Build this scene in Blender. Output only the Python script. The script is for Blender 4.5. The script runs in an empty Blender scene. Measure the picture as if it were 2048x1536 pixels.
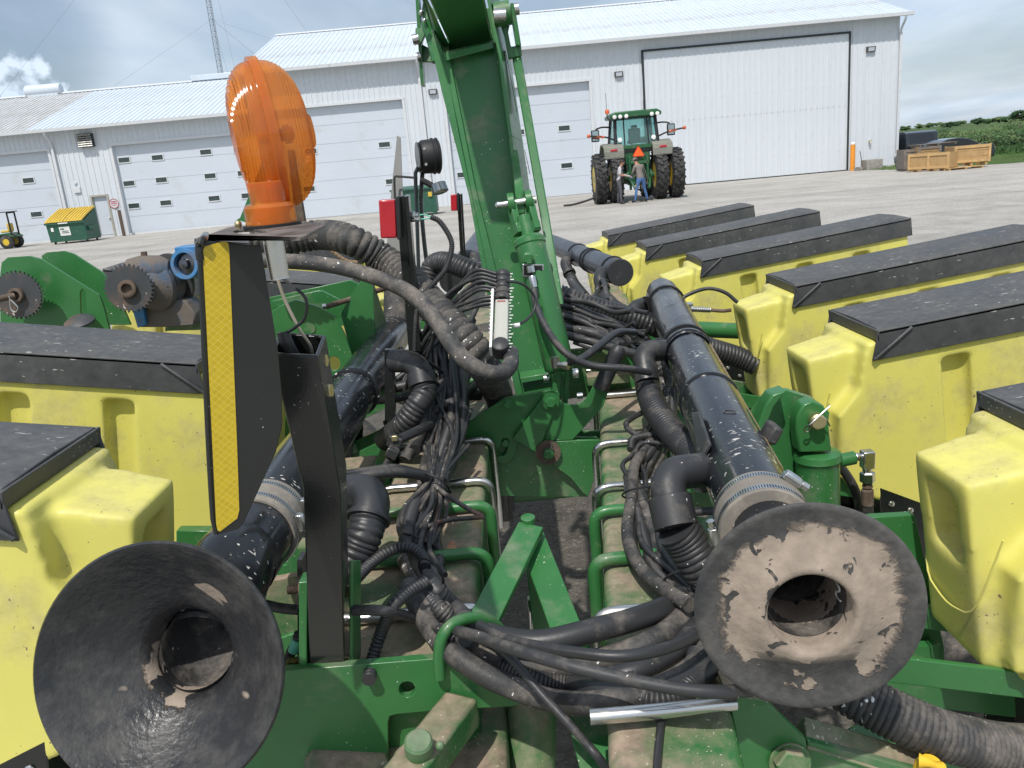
import bpy, bmesh, math, random
from mathutils import Vector, Matrix, noise
from mathutils.geometry import tessellate_polygon
R = math.radians
random.seed(7)
scn = bpy.context.scene
COL = scn.collection
# ---------------------------------------------------------------- camera
CAM_H = 2.0; FPX = 1620.0; PITCH = R(15.1); ROLL = R(5.14)
cf = Vector((0, math.cos(PITCH), -math.sin(PITCH)))
r0 = Vector((1, 0, 0)); u0 = r0.cross(cf)
cr = r0*math.cos(ROLL) - u0*math.sin(ROLL)
cu = r0*math.sin(ROLL) + u0*math.cos(ROLL)
CAM = Vector((0, 0, CAM_H))
cd = bpy.data.cameras.new('camera'); cam = bpy.data.objects.new('camera', cd); COL.objects.link(cam)
cd.sensor_width = 36.0; cd.lens = 36.0*FPX/2048.0; cd.clip_start = 0.02; cd.clip_end = 4000
M = Matrix((cr, cu, -cf)).transposed().to_4x4(); M.translation = CAM
cam.matrix_world = M
scn.camera = cam
# ---------------------------------------------------------------- sky and sun
SUN_DIR = Vector((0.17, 0.50, -0.85)).normalized()      # direction the light travels
sun_el = math.asin(-SUN_DIR.z); sun_az = math.atan2(-SUN_DIR.x, -SUN_DIR.y)
world = bpy.data.worlds.new('World'); scn.world = world; world.use_nodes = True
wt = world.node_tree; wt.nodes.clear()
def wn(t, **k):
    n = wt.nodes.new(t)
    for a, b in k.items(): setattr(n, a, b)
    return n
wo = wn('ShaderNodeOutputWorld'); wb = wn('ShaderNodeBackground')
sky = wn('ShaderNodeTexSky', sky_type='NISHITA'); sky.sun_disc = False
sky.sun_elevation = sun_el; sky.sun_rotation = sun_az; sky.air_density = 1.0; sky.dust_density = 1.6; sky.ozone_density = 1.2
tc = wn('ShaderNodeTexCoord'); sx = wn('ShaderNodeSeparateXYZ'); wt.links.new(tc.outputs['Generated'], sx.inputs[0])
# cloud layer: project the direction on a plane overhead so clouds flatten towards the horizon
mz = wn('ShaderNodeMath', operation='ADD'); mz.inputs[1].default_value = 0.16; wt.links.new(sx.outputs['Z'], mz.inputs[0])
mzc = wn('ShaderNodeMath', operation='MAXIMUM'); mzc.inputs[1].default_value = 0.05; wt.links.new(mz.outputs[0], mzc.inputs[0])
dx = wn('ShaderNodeMath', operation='DIVIDE'); dy = wn('ShaderNodeMath', operation='DIVIDE')
wt.links.new(sx.outputs['X'], dx.inputs[0]); wt.links.new(mzc.outputs[0], dx.inputs[1])
wt.links.new(sx.outputs['Y'], dy.inputs[0]); wt.links.new(mzc.outputs[0], dy.inputs[1])
cx = wn('ShaderNodeCombineXYZ'); wt.links.new(dx.outputs[0], cx.inputs[0]); wt.links.new(dy.outputs[0], cx.inputs[1])
cmap = wn('ShaderNodeMapping'); cmap.inputs['Location'].default_value = (1.3, 0.4, 0.0); cmap.inputs['Scale'].default_value = (1.0, 0.55, 1.0)
wt.links.new(cx.outputs[0], cmap.inputs[0])
n1 = wn('ShaderNodeTexNoise'); n1.inputs['Scale'].default_value = 0.75; n1.inputs['Detail'].default_value = 9; n1.inputs['Roughness'].default_value = 0.50; n1.inputs['Distortion'].default_value = 0.5
wt.links.new(cmap.outputs[0], n1.inputs['Vector'])
rp = wn('ShaderNodeValToRGB'); rp.color_ramp.elements[0].position = 0.36; rp.color_ramp.elements[1].position = 0.68
rp.color_ramp.elements[0].color = (0.28, 0.28, 0.28, 1); rp.color_ramp.elements[1].color = (0.86, 0.86, 0.86, 1)
wt.links.new(n1.outputs['Fac'], rp.inputs[0])
# small puffy cumulus low over the roofs
n2 = wn('ShaderNodeTexNoise'); n2.inputs['Scale'].default_value = 7.0; n2.inputs['Detail'].default_value = 7; n2.inputs['Roughness'].default_value = 0.55
wt.links.new(tc.outputs['Generated'], n2.inputs['Vector'])
rp2 = wn('ShaderNodeValToRGB'); rp2.color_ramp.elements[0].position = 0.56; rp2.color_ramp.elements[1].position = 0.66
wt.links.new(n2.outputs['Fac'], rp2.inputs[0])
lowz = wn('ShaderNodeMapRange'); lowz.inputs['From Min'].default_value = 0.30; lowz.inputs['From Max'].default_value = 0.12
wt.links.new(sx.outputs['Z'], lowz.inputs['Value'])
lm = wn('ShaderNodeMath', operation='MULTIPLY'); wt.links.new(rp2.outputs[0], lm.inputs[0]); wt.links.new(lowz.outputs[0], lm.inputs[1])
lm2 = wn('ShaderNodeMath', operation='MULTIPLY'); lm2.inputs[1].default_value = 0.75; wt.links.new(lm.outputs[0], lm2.inputs[0])
mx = wn('ShaderNodeMath', operation='MAXIMUM'); wt.links.new(rp.outputs[0], mx.inputs[0]); wt.links.new(lm2.outputs[0], mx.inputs[1])
# the cloud's own grey/white variation
n3 = wn('ShaderNodeTexNoise'); n3.inputs['Scale'].default_value = 3.0; n3.inputs['Detail'].default_value = 6; wt.links.new(cmap.outputs[0], n3.inputs['Vector'])
rc = wn('ShaderNodeValToRGB'); rc.color_ramp.elements[0].position = 0.28; rc.color_ramp.elements[1].position = 0.72
rc.color_ramp.elements[0].color = (7.0, 8.6, 10.6, 1); rc.color_ramp.elements[1].color = (9.9, 11.0, 12.3, 1)
wt.links.new(n3.outputs['Fac'], rc.inputs[0])
def sky_spot(px, py, tight0, tight1):       # 1 near the direction seen at a photo position, 0 away from it
    v = (cf + cr*((px-1024)/FPX) - cu*((py-768)/FPX)).normalized()
    dt = wn('ShaderNodeVectorMath', operation='DOT_PRODUCT'); dt.inputs[1].default_value = v; wt.links.new(tc.outputs['Generated'], dt.inputs[0])
    m_ = wn('ShaderNodeMapRange'); m_.interpolation_type = 'SMOOTHSTEP'; m_.inputs['From Min'].default_value = tight0; m_.inputs['From Max'].default_value = tight1
    wt.links.new(dt.outputs['Value'], m_.inputs['Value']); return m_.outputs[0]
# a gap of blue high on the left with one small white cumulus under it
gap = sky_spot(10, 90, 0.9935, 0.9995); g2 = wn('ShaderNodeMath', operation='MULTIPLY'); g2.inputs[1].default_value = 0.42; wt.links.new(gap, g2.inputs[0])
g3 = wn('ShaderNodeMath', operation='SUBTRACT'); g3.use_clamp = True; wt.links.new(mx.outputs[0], g3.inputs[0]); wt.links.new(g2.outputs[0], g3.inputs[1])
puff_ = sky_spot(62, 168, 0.9988, 0.9999); puffm = wn('ShaderNodeMath', operation='MULTIPLY'); puffm.inputs[1].default_value = 0.42; wt.links.new(puff_, puffm.inputs[0]); puff = puffm.outputs[0]; n4 = wn('ShaderNodeTexNoise'); n4.inputs['Scale'].default_value = 38; n4.inputs['Detail'].default_value = 6; wt.links.new(tc.outputs['Generated'], n4.inputs['Vector'])
p1_ = wn('ShaderNodeMath', operation='ADD'); wt.links.new(puff, p1_.inputs[0]); wt.links.new(n4.outputs['Fac'], p1_.inputs[1])
p2_ = wn('ShaderNodeMapRange'); p2_.inputs['From Min'].default_value = 0.76; p2_.inputs['From Max'].default_value = 0.90; wt.links.new(p1_.outputs[0], p2_.inputs['Value'])
g4 = wn('ShaderNodeMath', operation='MAXIMUM'); wt.links.new(g3.outputs[0], g4.inputs[0]); wt.links.new(p2_.outputs[0], g4.inputs[1]); mx = g4
mixc = wn('ShaderNodeMix', data_type='RGBA'); wt.links.new(mx.outputs[0], mixc.inputs['Factor'])
wt.links.new(sky.outputs[0], mixc.inputs['A']); wt.links.new(rc.outputs[0], mixc.inputs['B'])
wt.links.new(mixc.outputs['Result'], wb.inputs[0]); wb.inputs[1].default_value = 0.082
wt.links.new(wb.outputs[0], wo.inputs[0])
sl = bpy.data.lights.new('sun', 'SUN'); sl.energy = 3.2; sl.angle = R(0.8); sl.color = (1.0, 0.955, 0.89)
so = bpy.data.objects.new('sun', sl); COL.objects.link(so); so.rotation_euler = SUN_DIR.to_track_quat('-Z', 'Y').to_euler(); so.location = (0, -10, 30)
scn.view_settings.view_transform = 'Standard'; scn.view_settings.look = 'None'
scn.view_settings.exposure = 0.20; scn.view_settings.gamma = 1.0
scn.cycles.max_bounces = 8; scn.cycles.transmission_bounces = 8; scn.cycles.transparent_max_bounces = 12

# ---------------------------------------------------------------- measuring helpers
def ray(px, py): return cf + cr*((px-1024)/FPX) - cu*((py-768)/FPX)
def A(px, py, Y):                       # the point on the world plane y = Y
    d = ray(px, py); return CAM + d*(Y/d.y)
def S(px, py, z):                       # the point on the level plane at height z
    d = ray(px, py); return CAM + d*((z-CAM_H)/d.z)
def zt(ox, oy, s): return lambda x, y: (ox+x/s, oy+y/s)

# ---------------------------------------------------------------- materials
def nodes(m):
    m.use_nodes = True; t = m.node_tree; t.nodes.clear()
    o = t.nodes.new('ShaderNodeOutputMaterial'); b = t.nodes.new('ShaderNodeBsdfPrincipled'); t.links.new(b.outputs[0], o.inputs[0])
    return t, b
def newmat(name, base, rough=0.5, metal=0.0, var=0.12, vscale=6.0, dust=0.0, dustcol=(0.30, 0.25, 0.19), dscale=9.0, up=0.0,
           specks=0.0, speckcol=(0.75, 0.75, 0.72), spscale=60.0, bump=0.0, bscale=120.0, spec=0.5, coat=0.0, sss=0.0, stretch=None, dedge=0.10):
    """paint or plastic with uneven tone; dust settles in patches (more on level faces when up > 0); specks are small splashes or scratches"""
    m = bpy.data.materials.new(name); t, b = nodes(m); L = t.links
    def N(ty, **k):
        n = t.nodes.new(ty)
        for a, c in k.items(): setattr(n, a, c)
        return n
    tcn = N('ShaderNodeTexCoord')
    vec = tcn.outputs['Object']
    nz = N('ShaderNodeTexNoise'); nz.inputs['Scale'].default_value = vscale; nz.inputs['Detail'].default_value = 6; nz.inputs['Roughness'].default_value = 0.6
    L.new(vec, nz.inputs['Vector'])
    mr = N('ShaderNodeMapRange'); mr.inputs['From Min'].default_value = 0.3; mr.inputs['From Max'].default_value = 0.7
    mr.inputs['To Min'].default_value = 1-var; mr.inputs['To Max'].default_value = 1+var
    L.new(nz.outputs['Fac'], mr.inputs['Value'])
    mul = N('ShaderNodeVectorMath', operation='SCALE'); mul.inputs[0].default_value = base; L.new(mr.outputs[0], mul.inputs['Scale'])
    col = mul.outputs[0]
    rv = N('ShaderNodeMapRange'); rv.inputs['From Min'].default_value = 0.3; rv.inputs['From Max'].default_value = 0.7
    rv.inputs['To Min'].default_value = max(0.03, rough-0.08); rv.inputs['To Max'].default_value = min(1, rough+0.08)
    L.new(nz.outputs['Fac'], rv.inputs['Value']); ro = rv.outputs[0]
    if dust > 0:
        nd = N('ShaderNodeTexNoise'); nd.inputs['Scale'].default_value = dscale; nd.inputs['Detail'].default_value = 10; nd.inputs['Roughness'].default_value = 0.68
        L.new(vec, nd.inputs['Vector'])
        src = nd.outputs['Fac']
        if up > 0:
            g = N('ShaderNodeNewGeometry'); s = N('ShaderNodeSeparateXYZ'); L.new(g.outputs['Normal'], s.inputs[0])
            mu = N('ShaderNodeMath', operation='MULTIPLY'); mu.inputs[1].default_value = up; L.new(s.outputs['Z'], mu.inputs[0])
            ad = N('ShaderNodeMath', operation='ADD'); L.new(src, ad.inputs[0]); L.new(mu.outputs[0], ad.inputs[1]); src = ad.outputs[0]
        th = 1.0-dust
        dr = N('ShaderNodeMapRange'); dr.inputs['From Min'].default_value = th-dedge; dr.inputs['From Max'].default_value = th+dedge
        L.new(src, dr.inputs['Value'])
        mxx = N('ShaderNodeMix', data_type='RGBA'); L.new(dr.outputs[0], mxx.inputs['Factor']); L.new(col, mxx.inputs['A'])
        nf = N('ShaderNodeTexNoise'); nf.inputs['Scale'].default_value = dscale*9; nf.inputs['Detail'].default_value = 4; L.new(vec, nf.inputs['Vector'])
        fr = N('ShaderNodeMapRange'); fr.inputs['From Min'].default_value = 0.3; fr.inputs['From Max'].default_value = 0.7; fr.inputs['To Min'].default_value = 0.7; fr.inputs['To Max'].default_value = 1.2
        L.new(nf.outputs['Fac'], fr.inputs['Value'])
        sc = N('ShaderNodeVectorMath', operation='SCALE'); sc.inputs[0].default_value = dustcol; L.new(fr.outputs[0], sc.inputs['Scale']); L.new(sc.outputs[0], mxx.inputs['B'])
        col = mxx.outputs['Result']
        rm = N('ShaderNodeMix', data_type='FLOAT'); L.new(dr.outputs[0], rm.inputs['Factor']); L.new(ro, rm.inputs['A']); rm.inputs['B'].default_value = 0.92; ro = rm.outputs['Result']
    if specks > 0:
        mp = N('ShaderNodeMapping'); L.new(vec, mp.inputs[0])
        if stretch: mp.inputs['Scale'].default_value = stretch
        ns = N('ShaderNodeTexNoise'); ns.inputs['Scale'].default_value = spscale; ns.inputs['Detail'].default_value = 2; ns.inputs['Roughness'].default_value = 0.5; ns.inputs['Distortion'].default_value = 0.4
        L.new(mp.outputs[0], ns.inputs['Vector'])
        nb = N('ShaderNodeTexNoise'); nb.inputs['Scale'].default_value = 7; nb.inputs['Detail'].default_value = 3; L.new(vec, nb.inputs['Vector'])
        ad = N('ShaderNodeMath', operation='MULTIPLY_ADD'); ad.inputs[1].default_value = 0.30; L.new(nb.outputs['Fac'], ad.inputs[0]); L.new(ns.outputs['Fac'], ad.inputs[2])
        th = 0.985-0.6*specks
        sr = N('ShaderNodeMapRange'); sr.inputs['From Min'].default_value = th; sr.inputs['From Max'].default_value = th+0.02; L.new(ad.outputs[0], sr.inputs['Value'])
        mx2 = N('ShaderNodeMix', data_type='RGBA'); L.new(sr.outputs[0], mx2.inputs['Factor']); L.new(col, mx2.inputs['A']); mx2.inputs['B'].default_value = (*speckcol, 1)
        col = mx2.outputs['Result']
    L.new(col, b.inputs['Base Color']); L.new(ro, b.inputs['Roughness'])
    b.inputs['Metallic'].default_value = metal; b.inputs['Specular IOR Level'].default_value = spec
    if coat: b.inputs['Coat Weight'].default_value = coat; b.inputs['Coat Roughness'].default_value = 0.12
    if sss: b.inputs['Subsurface Weight'].default_value = sss; b.inputs['Subsurface Radius'].default_value = (0.02, 0.015, 0.004)
    if bump > 0:
        nb2 = N('ShaderNodeTexNoise'); nb2.inputs['Scale'].default_value = bscale; nb2.inputs['Detail'].default_value = 5; L.new(vec, nb2.inputs['Vector'])
        bp = N('ShaderNodeBump'); bp.inputs['Strength'].default_value = bump; bp.inputs['Distance'].default_value = 0.002; L.new(nb2.outputs['Fac'], bp.inputs['Height']); L.new(bp.outputs[0], b.inputs['Normal'])
    m['bsdf'] = 1
    return m
GR = (0.034, 0.160, 0.045)
MT = {}
MT['green'] = newmat('green_paint', GR, 0.36, dust=0.34, dustcol=(0.23, 0.24, 0.17), dscale=5, up=0.06, specks=0.145, spscale=170, bump=0.10, bscale=300, coat=0.15)
MT['green_dusty'] = newmat('green_paint_dusty', GR, 0.45, dust=0.40, dustcol=(0.31, 0.24, 0.175), dscale=6, up=0.165, specks=0.215, speckcol=(0.5, 0.47, 0.4), spscale=170, bump=0.35, bscale=260, dedge=0.12)
MT['green_far'] = newmat('green_paint_far', (0.02, 0.11, 0.04), 0.5, dust=0.35, dustcol=(0.2, 0.2, 0.15), dscale=3)
MT['yellow'] = newmat('yellow_plastic', (0.70, 0.65, 0.155), 0.42, var=0.07, vscale=3, dust=0.37, dustcol=(0.42, 0.37, 0.20), dscale=6, up=0.05, dedge=0.16, specks=0.19, speckcol=(0.20, 0.15, 0.09), spscale=120, bump=0.12, bscale=240, sss=0.12)
MT['lid'] = newmat('lid_plastic', (0.040, 0.044, 0.050), 0.40, dust=0.36, dustcol=(0.13, 0.128, 0.122), dscale=6, up=0.13, dedge=0.30, specks=0.215, speckcol=(0.42, 0.41, 0.38), spscale=130, stretch=(0.25, 1, 1), bump=0.25, bscale=350)
MT['rubber'] = newmat('black_rubber', (0.030, 0.031, 0.033), 0.46, dust=0.33, dustcol=(0.14, 0.125, 0.11), dscale=14, up=0.07, specks=0.13, spscale=90, bump=0.15)
MT['rubber_dusty'] = newmat('dusty_rubber', (0.038, 0.038, 0.038), 0.62, dust=0.42, dustcol=(0.17, 0.15, 0.13), dscale=16, up=0.06, specks=0.20, spscale=100, bump=0.5, bscale=200)
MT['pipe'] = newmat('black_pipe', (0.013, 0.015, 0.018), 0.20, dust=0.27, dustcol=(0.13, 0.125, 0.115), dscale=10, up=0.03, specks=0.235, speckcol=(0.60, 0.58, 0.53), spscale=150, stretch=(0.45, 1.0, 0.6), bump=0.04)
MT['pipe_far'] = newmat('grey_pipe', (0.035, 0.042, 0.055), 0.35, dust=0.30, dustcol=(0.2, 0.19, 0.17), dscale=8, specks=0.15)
MT['black_steel'] = newmat('black_painted_steel', (0.013, 0.015, 0.014), 0.24, dust=0.22, dustcol=(0.045, 0.045, 0.045), dscale=10, specks=0.11, spscale=200, bump=0.12, bscale=180, coat=0.2)
MT['zinc'] = newmat('zinc_plated_steel', (0.62, 0.62, 0.60), 0.28, metal=1.0, dust=0.33, dustcol=(0.25, 0.22, 0.18), dscale=14, bump=0.05)
MT['zinc_yellow'] = newmat('yellow_zinc', (0.55, 0.48, 0.27), 0.38, metal=0.9, dust=0.30, dscale=30)
MT['rust'] = newmat('rusty_steel', (0.10, 0.065, 0.045), 0.75, dust=0.45, dustcol=(0.17, 0.135, 0.105), dscale=14, bump=0.6, bscale=90)
MT['sprocket'] = newmat('sprocket_steel', (0.055, 0.058, 0.062), 0.5, dust=0.40, dustcol=(0.16, 0.10, 0.07), dscale=8, bump=0.2, specks=0.15)
MT['blue'] = newmat('blue_paint', (0.05, 0.20, 0.42), 0.45, dust=0.40, dustcol=(0.16, 0.12, 0.09), dscale=9, bump=0.3)
MT['mud'] = newmat('mud_covered_iron', (0.15, 0.125, 0.105), 0.9, dust=0.42, dustcol=(0.045, 0.12, 0.22), dscale=8, bump=0.8, bscale=70)
MT['white_plastic'] = newmat('white_plastic', (0.75, 0.75, 0.72), 0.5, dust=0.25)
MT['black_flat'] = newmat('flat_black', (0.012, 0.012, 0.013), 0.55, dust=0.2)
MT['clamp_sleeve'] = newmat('dusty_rubber_sleeve', (0.21, 0.19, 0.16), 0.8, dust=0.42, dustcol=(0.34, 0.30, 0.25), dscale=14, bump=0.4)
MT['dust_tape'] = newmat('teal_tape', (0.15, 0.5, 0.38), 0.6, dust=0.25)
MT['red'] = newmat('red_plastic', (0.42, 0.012, 0.022), 0.25, specks=0.1, coat=0.5, dust=0.15)
MT['orange_marker'] = newmat('orange_reflective', (0.62, 0.13, 0.04), 0.5)
MT['yellow_part'] = newmat('yellow_knob_plastic', (0.8, 0.5, 0.03), 0.4)
MT['skin'] = newmat('skin', (0.42, 0.22, 0.15), 0.55)
MT['wire'] = newmat('beige_wire', (0.30, 0.27, 0.21), 0.6)

# ---------------------------------------------------------------- mesh builder
class MB:
    def __init__(s): s.v = []; s.f = []
    def add(s, vs, fs):
        k = len(s.v); s.v += [Vector(p) for p in vs]; s.f += [tuple(i+k for i in f) for f in fs]; return s
    def box(s, c, size, rot=None):
        x, y, z = (q/2 for q in size); P = [(-x,-y,-z),(x,-y,-z),(x,y,-z),(-x,y,-z),(-x,-y,z),(x,-y,z),(x,y,z),(-x,y,z)]
        P = [Vector(p) for p in P]
        if rot is not None: P = [rot @ p for p in P]
        return s.add([p+Vector(c) for p in P], [(0,3,2,1),(4,5,6,7),(0,1,5,4),(1,2,6,5),(2,3,7,6),(3,0,4,7)])
    def hexa(s, P8): return s.add(P8, [(0,3,2,1),(4,5,6,7),(0,1,5,4),(1,2,6,5),(2,3,7,6),(3,0,4,7)])
    def prism(s, pts, vec, holes=()):
        """closed outline (world points) extruded along vec"""
        loops = [list(map(Vector, pts))]+[list(map(Vector, h)) for h in holes]
        n = sum(len(l) for l in loops); flat = [p for l in loops for p in l]; vec = Vector(vec)
        tris = tessellate_polygon(loops)
        fs = [tuple(t) for t in tris]+[tuple(i+n for i in reversed(t)) for t in tris]
        k = 0
        for l in loops:
            m = len(l)
            for i in range(m): a, b = k+i, k+(i+1) % m; fs.append((a, b, b+n, a+n))
            k += m
        return s.add(flat+[p+vec for p in flat], fs)
    def lathe(s, o, d, prof, seg=32, ph=0.0, closed=False, caps=True):
        """profile [(distance along d, radius)]"""
        o = Vector(o); d = Vector(d).normalized(); a = d.orthogonal().normalized(); b = d.cross(a); k = len(s.v); n = len(prof)
        for t, r in prof:
            for j in range(seg):
                q = 2*math.pi*j/seg+ph; s.v.append(o+d*t+(a*math.cos(q)+b*math.sin(q))*r)
        for i in range(n-1 + (1 if closed else 0)):
            for j in range(seg):
                i2 = (i+1) % n; j2 = (j+1) % seg
                s.f.append((k+i*seg+j, k+i*seg+j2, k+i2*seg+j2, k+i2*seg+j))
        if not closed and caps:
            if prof[0][1] > 1e-5: s.f.append(tuple(k+j for j in reversed(range(seg))))
            if prof[-1][1] > 1e-5: s.f.append(tuple(k+(n-1)*seg+j for j in range(seg)))
        return s
    def cyl(s, a, b, r, seg=20, r2=None):
        a = Vector(a); b = Vector(b); return s.lathe(a, b-a, [(0, r), ((b-a).length, r if r2 is None else r2)], seg)
    def pipe(s, a, b, r, ri, seg=32):
        a = Vector(a); b = Vector(b); h = (b-a).length
        return s.lathe(a, b-a, [(0, ri), (0, r), (h, r), (h, ri)], seg, closed=True)
    def tube(s, pts, r, seg=10, step=0.02, corr=None, caps=True, rf=None):
        """round tube along a smooth path; corr = (pitch, depth) cuts rings like a corrugated hose"""
        P = smooth(pts, (corr[0]/4 if corr else step)); n = len(P)
        if n < 2: return s
        T = [(P[min(i+1, n-1)]-P[max(i-1, 0)]).normalized() for i in range(n)]
        a = T[0].orthogonal().normalized(); k = len(s.v); dist = 0
        for i in range(n):
            a = (a-T[i]*a.dot(T[i])).normalized(); b = T[i].cross(a)
            rr = r*(rf(i/(n-1)) if rf else 1)
            if corr: rr -= corr[1]*(0, 0.12, 1.0, 0.12)[i % 4]
            for j in range(seg):
                q = 2*math.pi*j/seg; s.v.append(P[i]+(a*math.cos(q)+b*math.sin(q))*rr)
        for i in range(n-1):
            for j in range(seg):
                j2 = (j+1) % seg; s.f.append((k+i*seg+j, k+i*seg+j2, k+(i+1)*seg+j2, k+(i+1)*seg+j))
        if caps: s.f.append(tuple(k+j for j in reversed(range(seg)))); s.f.append(tuple(k+(n-1)*seg+j for j in range(seg)))
        return s
    def hexbolt(s, c, d, r=0.011, h=0.009, washer=0.0):
        c = Vector(c); d = Vector(d).normalized()
        if washer: s.lathe(c, d, [(0, washer), (0.003, washer)], 20); c = c+d*0.003
        return s.lathe(c, d, [(0, r), (h*0.85, r), (h, r*0.86)], 6)
    def sphere(s, c, r, seg=16, ring=10, sc=(1, 1, 1)):
        c = Vector(c); k = len(s.v)
        prof = [(-math.cos(math.pi*i/ring), math.sin(math.pi*i/ring)) for i in range(ring+1)]
        for z, q in prof:
            for j in range(seg):
                t = 2*math.pi*j/seg; s.v.append(c+Vector((math.cos(t)*q*r*sc[0], math.sin(t)*q*r*sc[1], z*r*sc[2])))
        for i in range(ring):
            for j in range(seg): j2 = (j+1) % seg; s.f.append((k+i*seg+j, k+i*seg+j2, k+(i+1)*seg+j2, k+(i+1)*seg+j))
        return s
def smooth(pts, step):
    P = [Vector(p) for p in pts]
    if len(P) < 3: Q = P
    else:
        E = [P[0]*2-P[1]]+P+[P[-1]*2-P[-2]]; Q = []
        for i in range(1, len(E)-2):
            p0, p1, p2, p3 = E[i-1:i+3]
            for k in range(24):
                t = k/24; Q.append(0.5*((2*p1)+(p2-p0)*t+(2*p0-5*p1+4*p2-p3)*t*t+(3*p1-p0-3*p2+p3)*t**3))
        Q.append(P[-1])
    L = [0]
    for i in range(1, len(Q)): L.append(L[-1]+(Q[i]-Q[i-1]).length)
    n = max(2, int(L[-1]/step)+1); out = []; j = 0
    for i in range(n):
        d = L[-1]*i/(n-1)
        while j < len(L)-2 and L[j+1] < d: j += 1
        t = (d-L[j])/max(1e-9, L[j+1]-L[j]); out.append(Q[j].lerp(Q[j+1], min(1, t)))
    return out
def arc(c, r, a0, a1, n=12, ex=Vector((1, 0, 0)), ez=Vector((0, 0, 1))):
    return [Vector(c)+ex*(r*math.cos(a0+(a1-a0)*i/n))+ez*(r*math.sin(a0+(a1-a0)*i/n)) for i in range(n+1)]
ORG = {}
def tag(o, label=None, cat=None, group=None, kind=None):
    for k, v in (('label', label), ('category', cat), ('group', group), ('kind', kind)):
        if v: o[k] = v
    return o
def thing(name, label, cat, loc=(0, 0, 0), group=None):
    o = bpy.data.objects.new(name, None); COL.objects.link(o); o.location = loc; o.empty_display_size = 0.1
    ORG[o] = Vector(loc); return tag(o, label, cat, group)
def obj(name, mb, m, parent=None, bevel=0.0, sharp=35, loc=None, mats=None, seg=2):
    org = ORG.get(parent, Vector((0, 0, 0))) if parent else Vector(loc or (0, 0, 0))
    me = bpy.data.meshes.new(name); me.from_pydata([tuple(p-org) for p in mb.v], [], mb.f); me.update()
    bm = bmesh.new(); bm.from_mesh(me); bmesh.ops.recalc_face_normals(bm, faces=bm.faces); bm.to_mesh(me); bm.free()
    for p in me.polygons: p.use_smooth = True
    me.set_sharp_from_angle(angle=R(sharp))
    me.materials.append(MT[m] if isinstance(m, str) else m)
    o = bpy.data.objects.new(name, me); COL.objects.link(o)
    if parent: o.parent = parent
    else: o.location = org
    ORG[o] = org
    if bevel:
        b = o.modifiers.new('bevel', 'BEVEL'); b.width = bevel; b.segments = seg; b.limit_method = 'ANGLE'; b.angle_limit = R(40); b.harden_normals = False
    return o
def part(name, src, parent, loc):        # another copy of a piece that shares its mesh
    o = src.copy(); COL.objects.link(o); o.name = name; o.parent = parent; o.location = loc; return o
def copy_tree(o, parent=None, loc=None):
    c = o.copy(); COL.objects.link(c); c.parent = parent
    if loc is not None: c.location = loc
    ORG[c] = ORG.get(o, Vector())
    for ch in o.children: copy_tree(ch, c)
    return c
def plate(pix, Y, t, holes=(), dz=None):
    """steel plate cut to an outline and standing across the view at distance Y, thickness t going away"""
    f = (lambda p: A(p[0], p[1], Y)) if dz is None else dz
    return MB().prism([f(p) for p in pix], (0, t, 0), [[f(p) for p in h] for h in holes])
def circ(x, y, r, n=20, sy=1.0): return [(x+r*math.cos(2*math.pi*i/n), y+r*sy*math.sin(2*math.pi*i/n)) for i in range(n)]
# ================================================================ SETTING
def ground_material(name, c1, c2, scale, fine, bump, stain=0.0, cracks=False):
    m = bpy.data.materials.new(name); t, b = nodes(m); L = t.links
    N = t.nodes.new; tcn = N('ShaderNodeTexCoord'); vec = tcn.outputs['Object']
    a = N('ShaderNodeTexNoise'); a.inputs['Scale'].default_value = scale; a.inputs['Detail'].default_value = 8; a.inputs['Roughness'].default_value = 0.65; L.new(vec, a.inputs['Vector'])
    r = N('ShaderNodeValToRGB'); r.color_ramp.elements[0].position = 0.35; r.color_ramp.elements[1].position = 0.65
    r.color_ramp.elements[0].color = (*c1, 1); r.color_ramp.elements[1].color = (*c2, 1); L.new(a.outputs['Fac'], r.inputs[0])
    v = N('ShaderNodeTexVoronoi'); v.inputs['Scale'].default_value = fine; L.new(vec, v.inputs['Vector'])
    sp = N('ShaderNodeSeparateColor'); L.new(v.outputs['Color'], sp.inputs[0])
    mr = N('ShaderNodeMapRange'); mr.inputs['To Min'].default_value = 0.78; mr.inputs['To Max'].default_value = 1.2; L.new(sp.outputs[0], mr.inputs['Value'])
    sc = N('ShaderNodeVectorMath'); sc.operation = 'SCALE'; L.new(r.outputs[0], sc.inputs[0]); L.new(mr.outputs[0], sc.inputs['Scale']); col = sc.outputs[0]
    if stain:
        mp = N('ShaderNodeMapping'); mp.inputs['Scale'].default_value = (0.25, 1.1, 1); L.new(vec, mp.inputs[0])
        s2 = N('ShaderNodeTexNoise'); s2.inputs['Scale'].default_value = 0.35; s2.inputs['Detail'].default_value = 6; L.new(mp.outputs[0], s2.inputs['Vector'])
        q = N('ShaderNodeMapRange'); q.inputs['From Min'].default_value = 0.42; q.inputs['From Max'].default_value = 0.70; q.inputs['To Min'].default_value = 1.0; q.inputs['To Max'].default_value = 1-stain; L.new(s2.outputs['Fac'], q.inputs['Value'])
        s3 = N('ShaderNodeVectorMath'); s3.operation = 'SCALE'; L.new(col, s3.inputs[0]); L.new(q.outputs[0], s3.inputs['Scale']); col = s3.outputs[0]
    L.new(col, b.inputs['Base Color']); b.inputs['Roughness'].default_value = 0.92; b.inputs['Specular IOR Level'].default_value = 0.25
    bp = N('ShaderNodeBump'); bp.inputs['Strength'].default_value = bump; bp.inputs['Distance'].default_value = 0.02; L.new(v.outputs['Distance'], bp.inputs['Height']); L.new(bp.outputs[0], b.inputs['Normal'])
    return m
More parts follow.
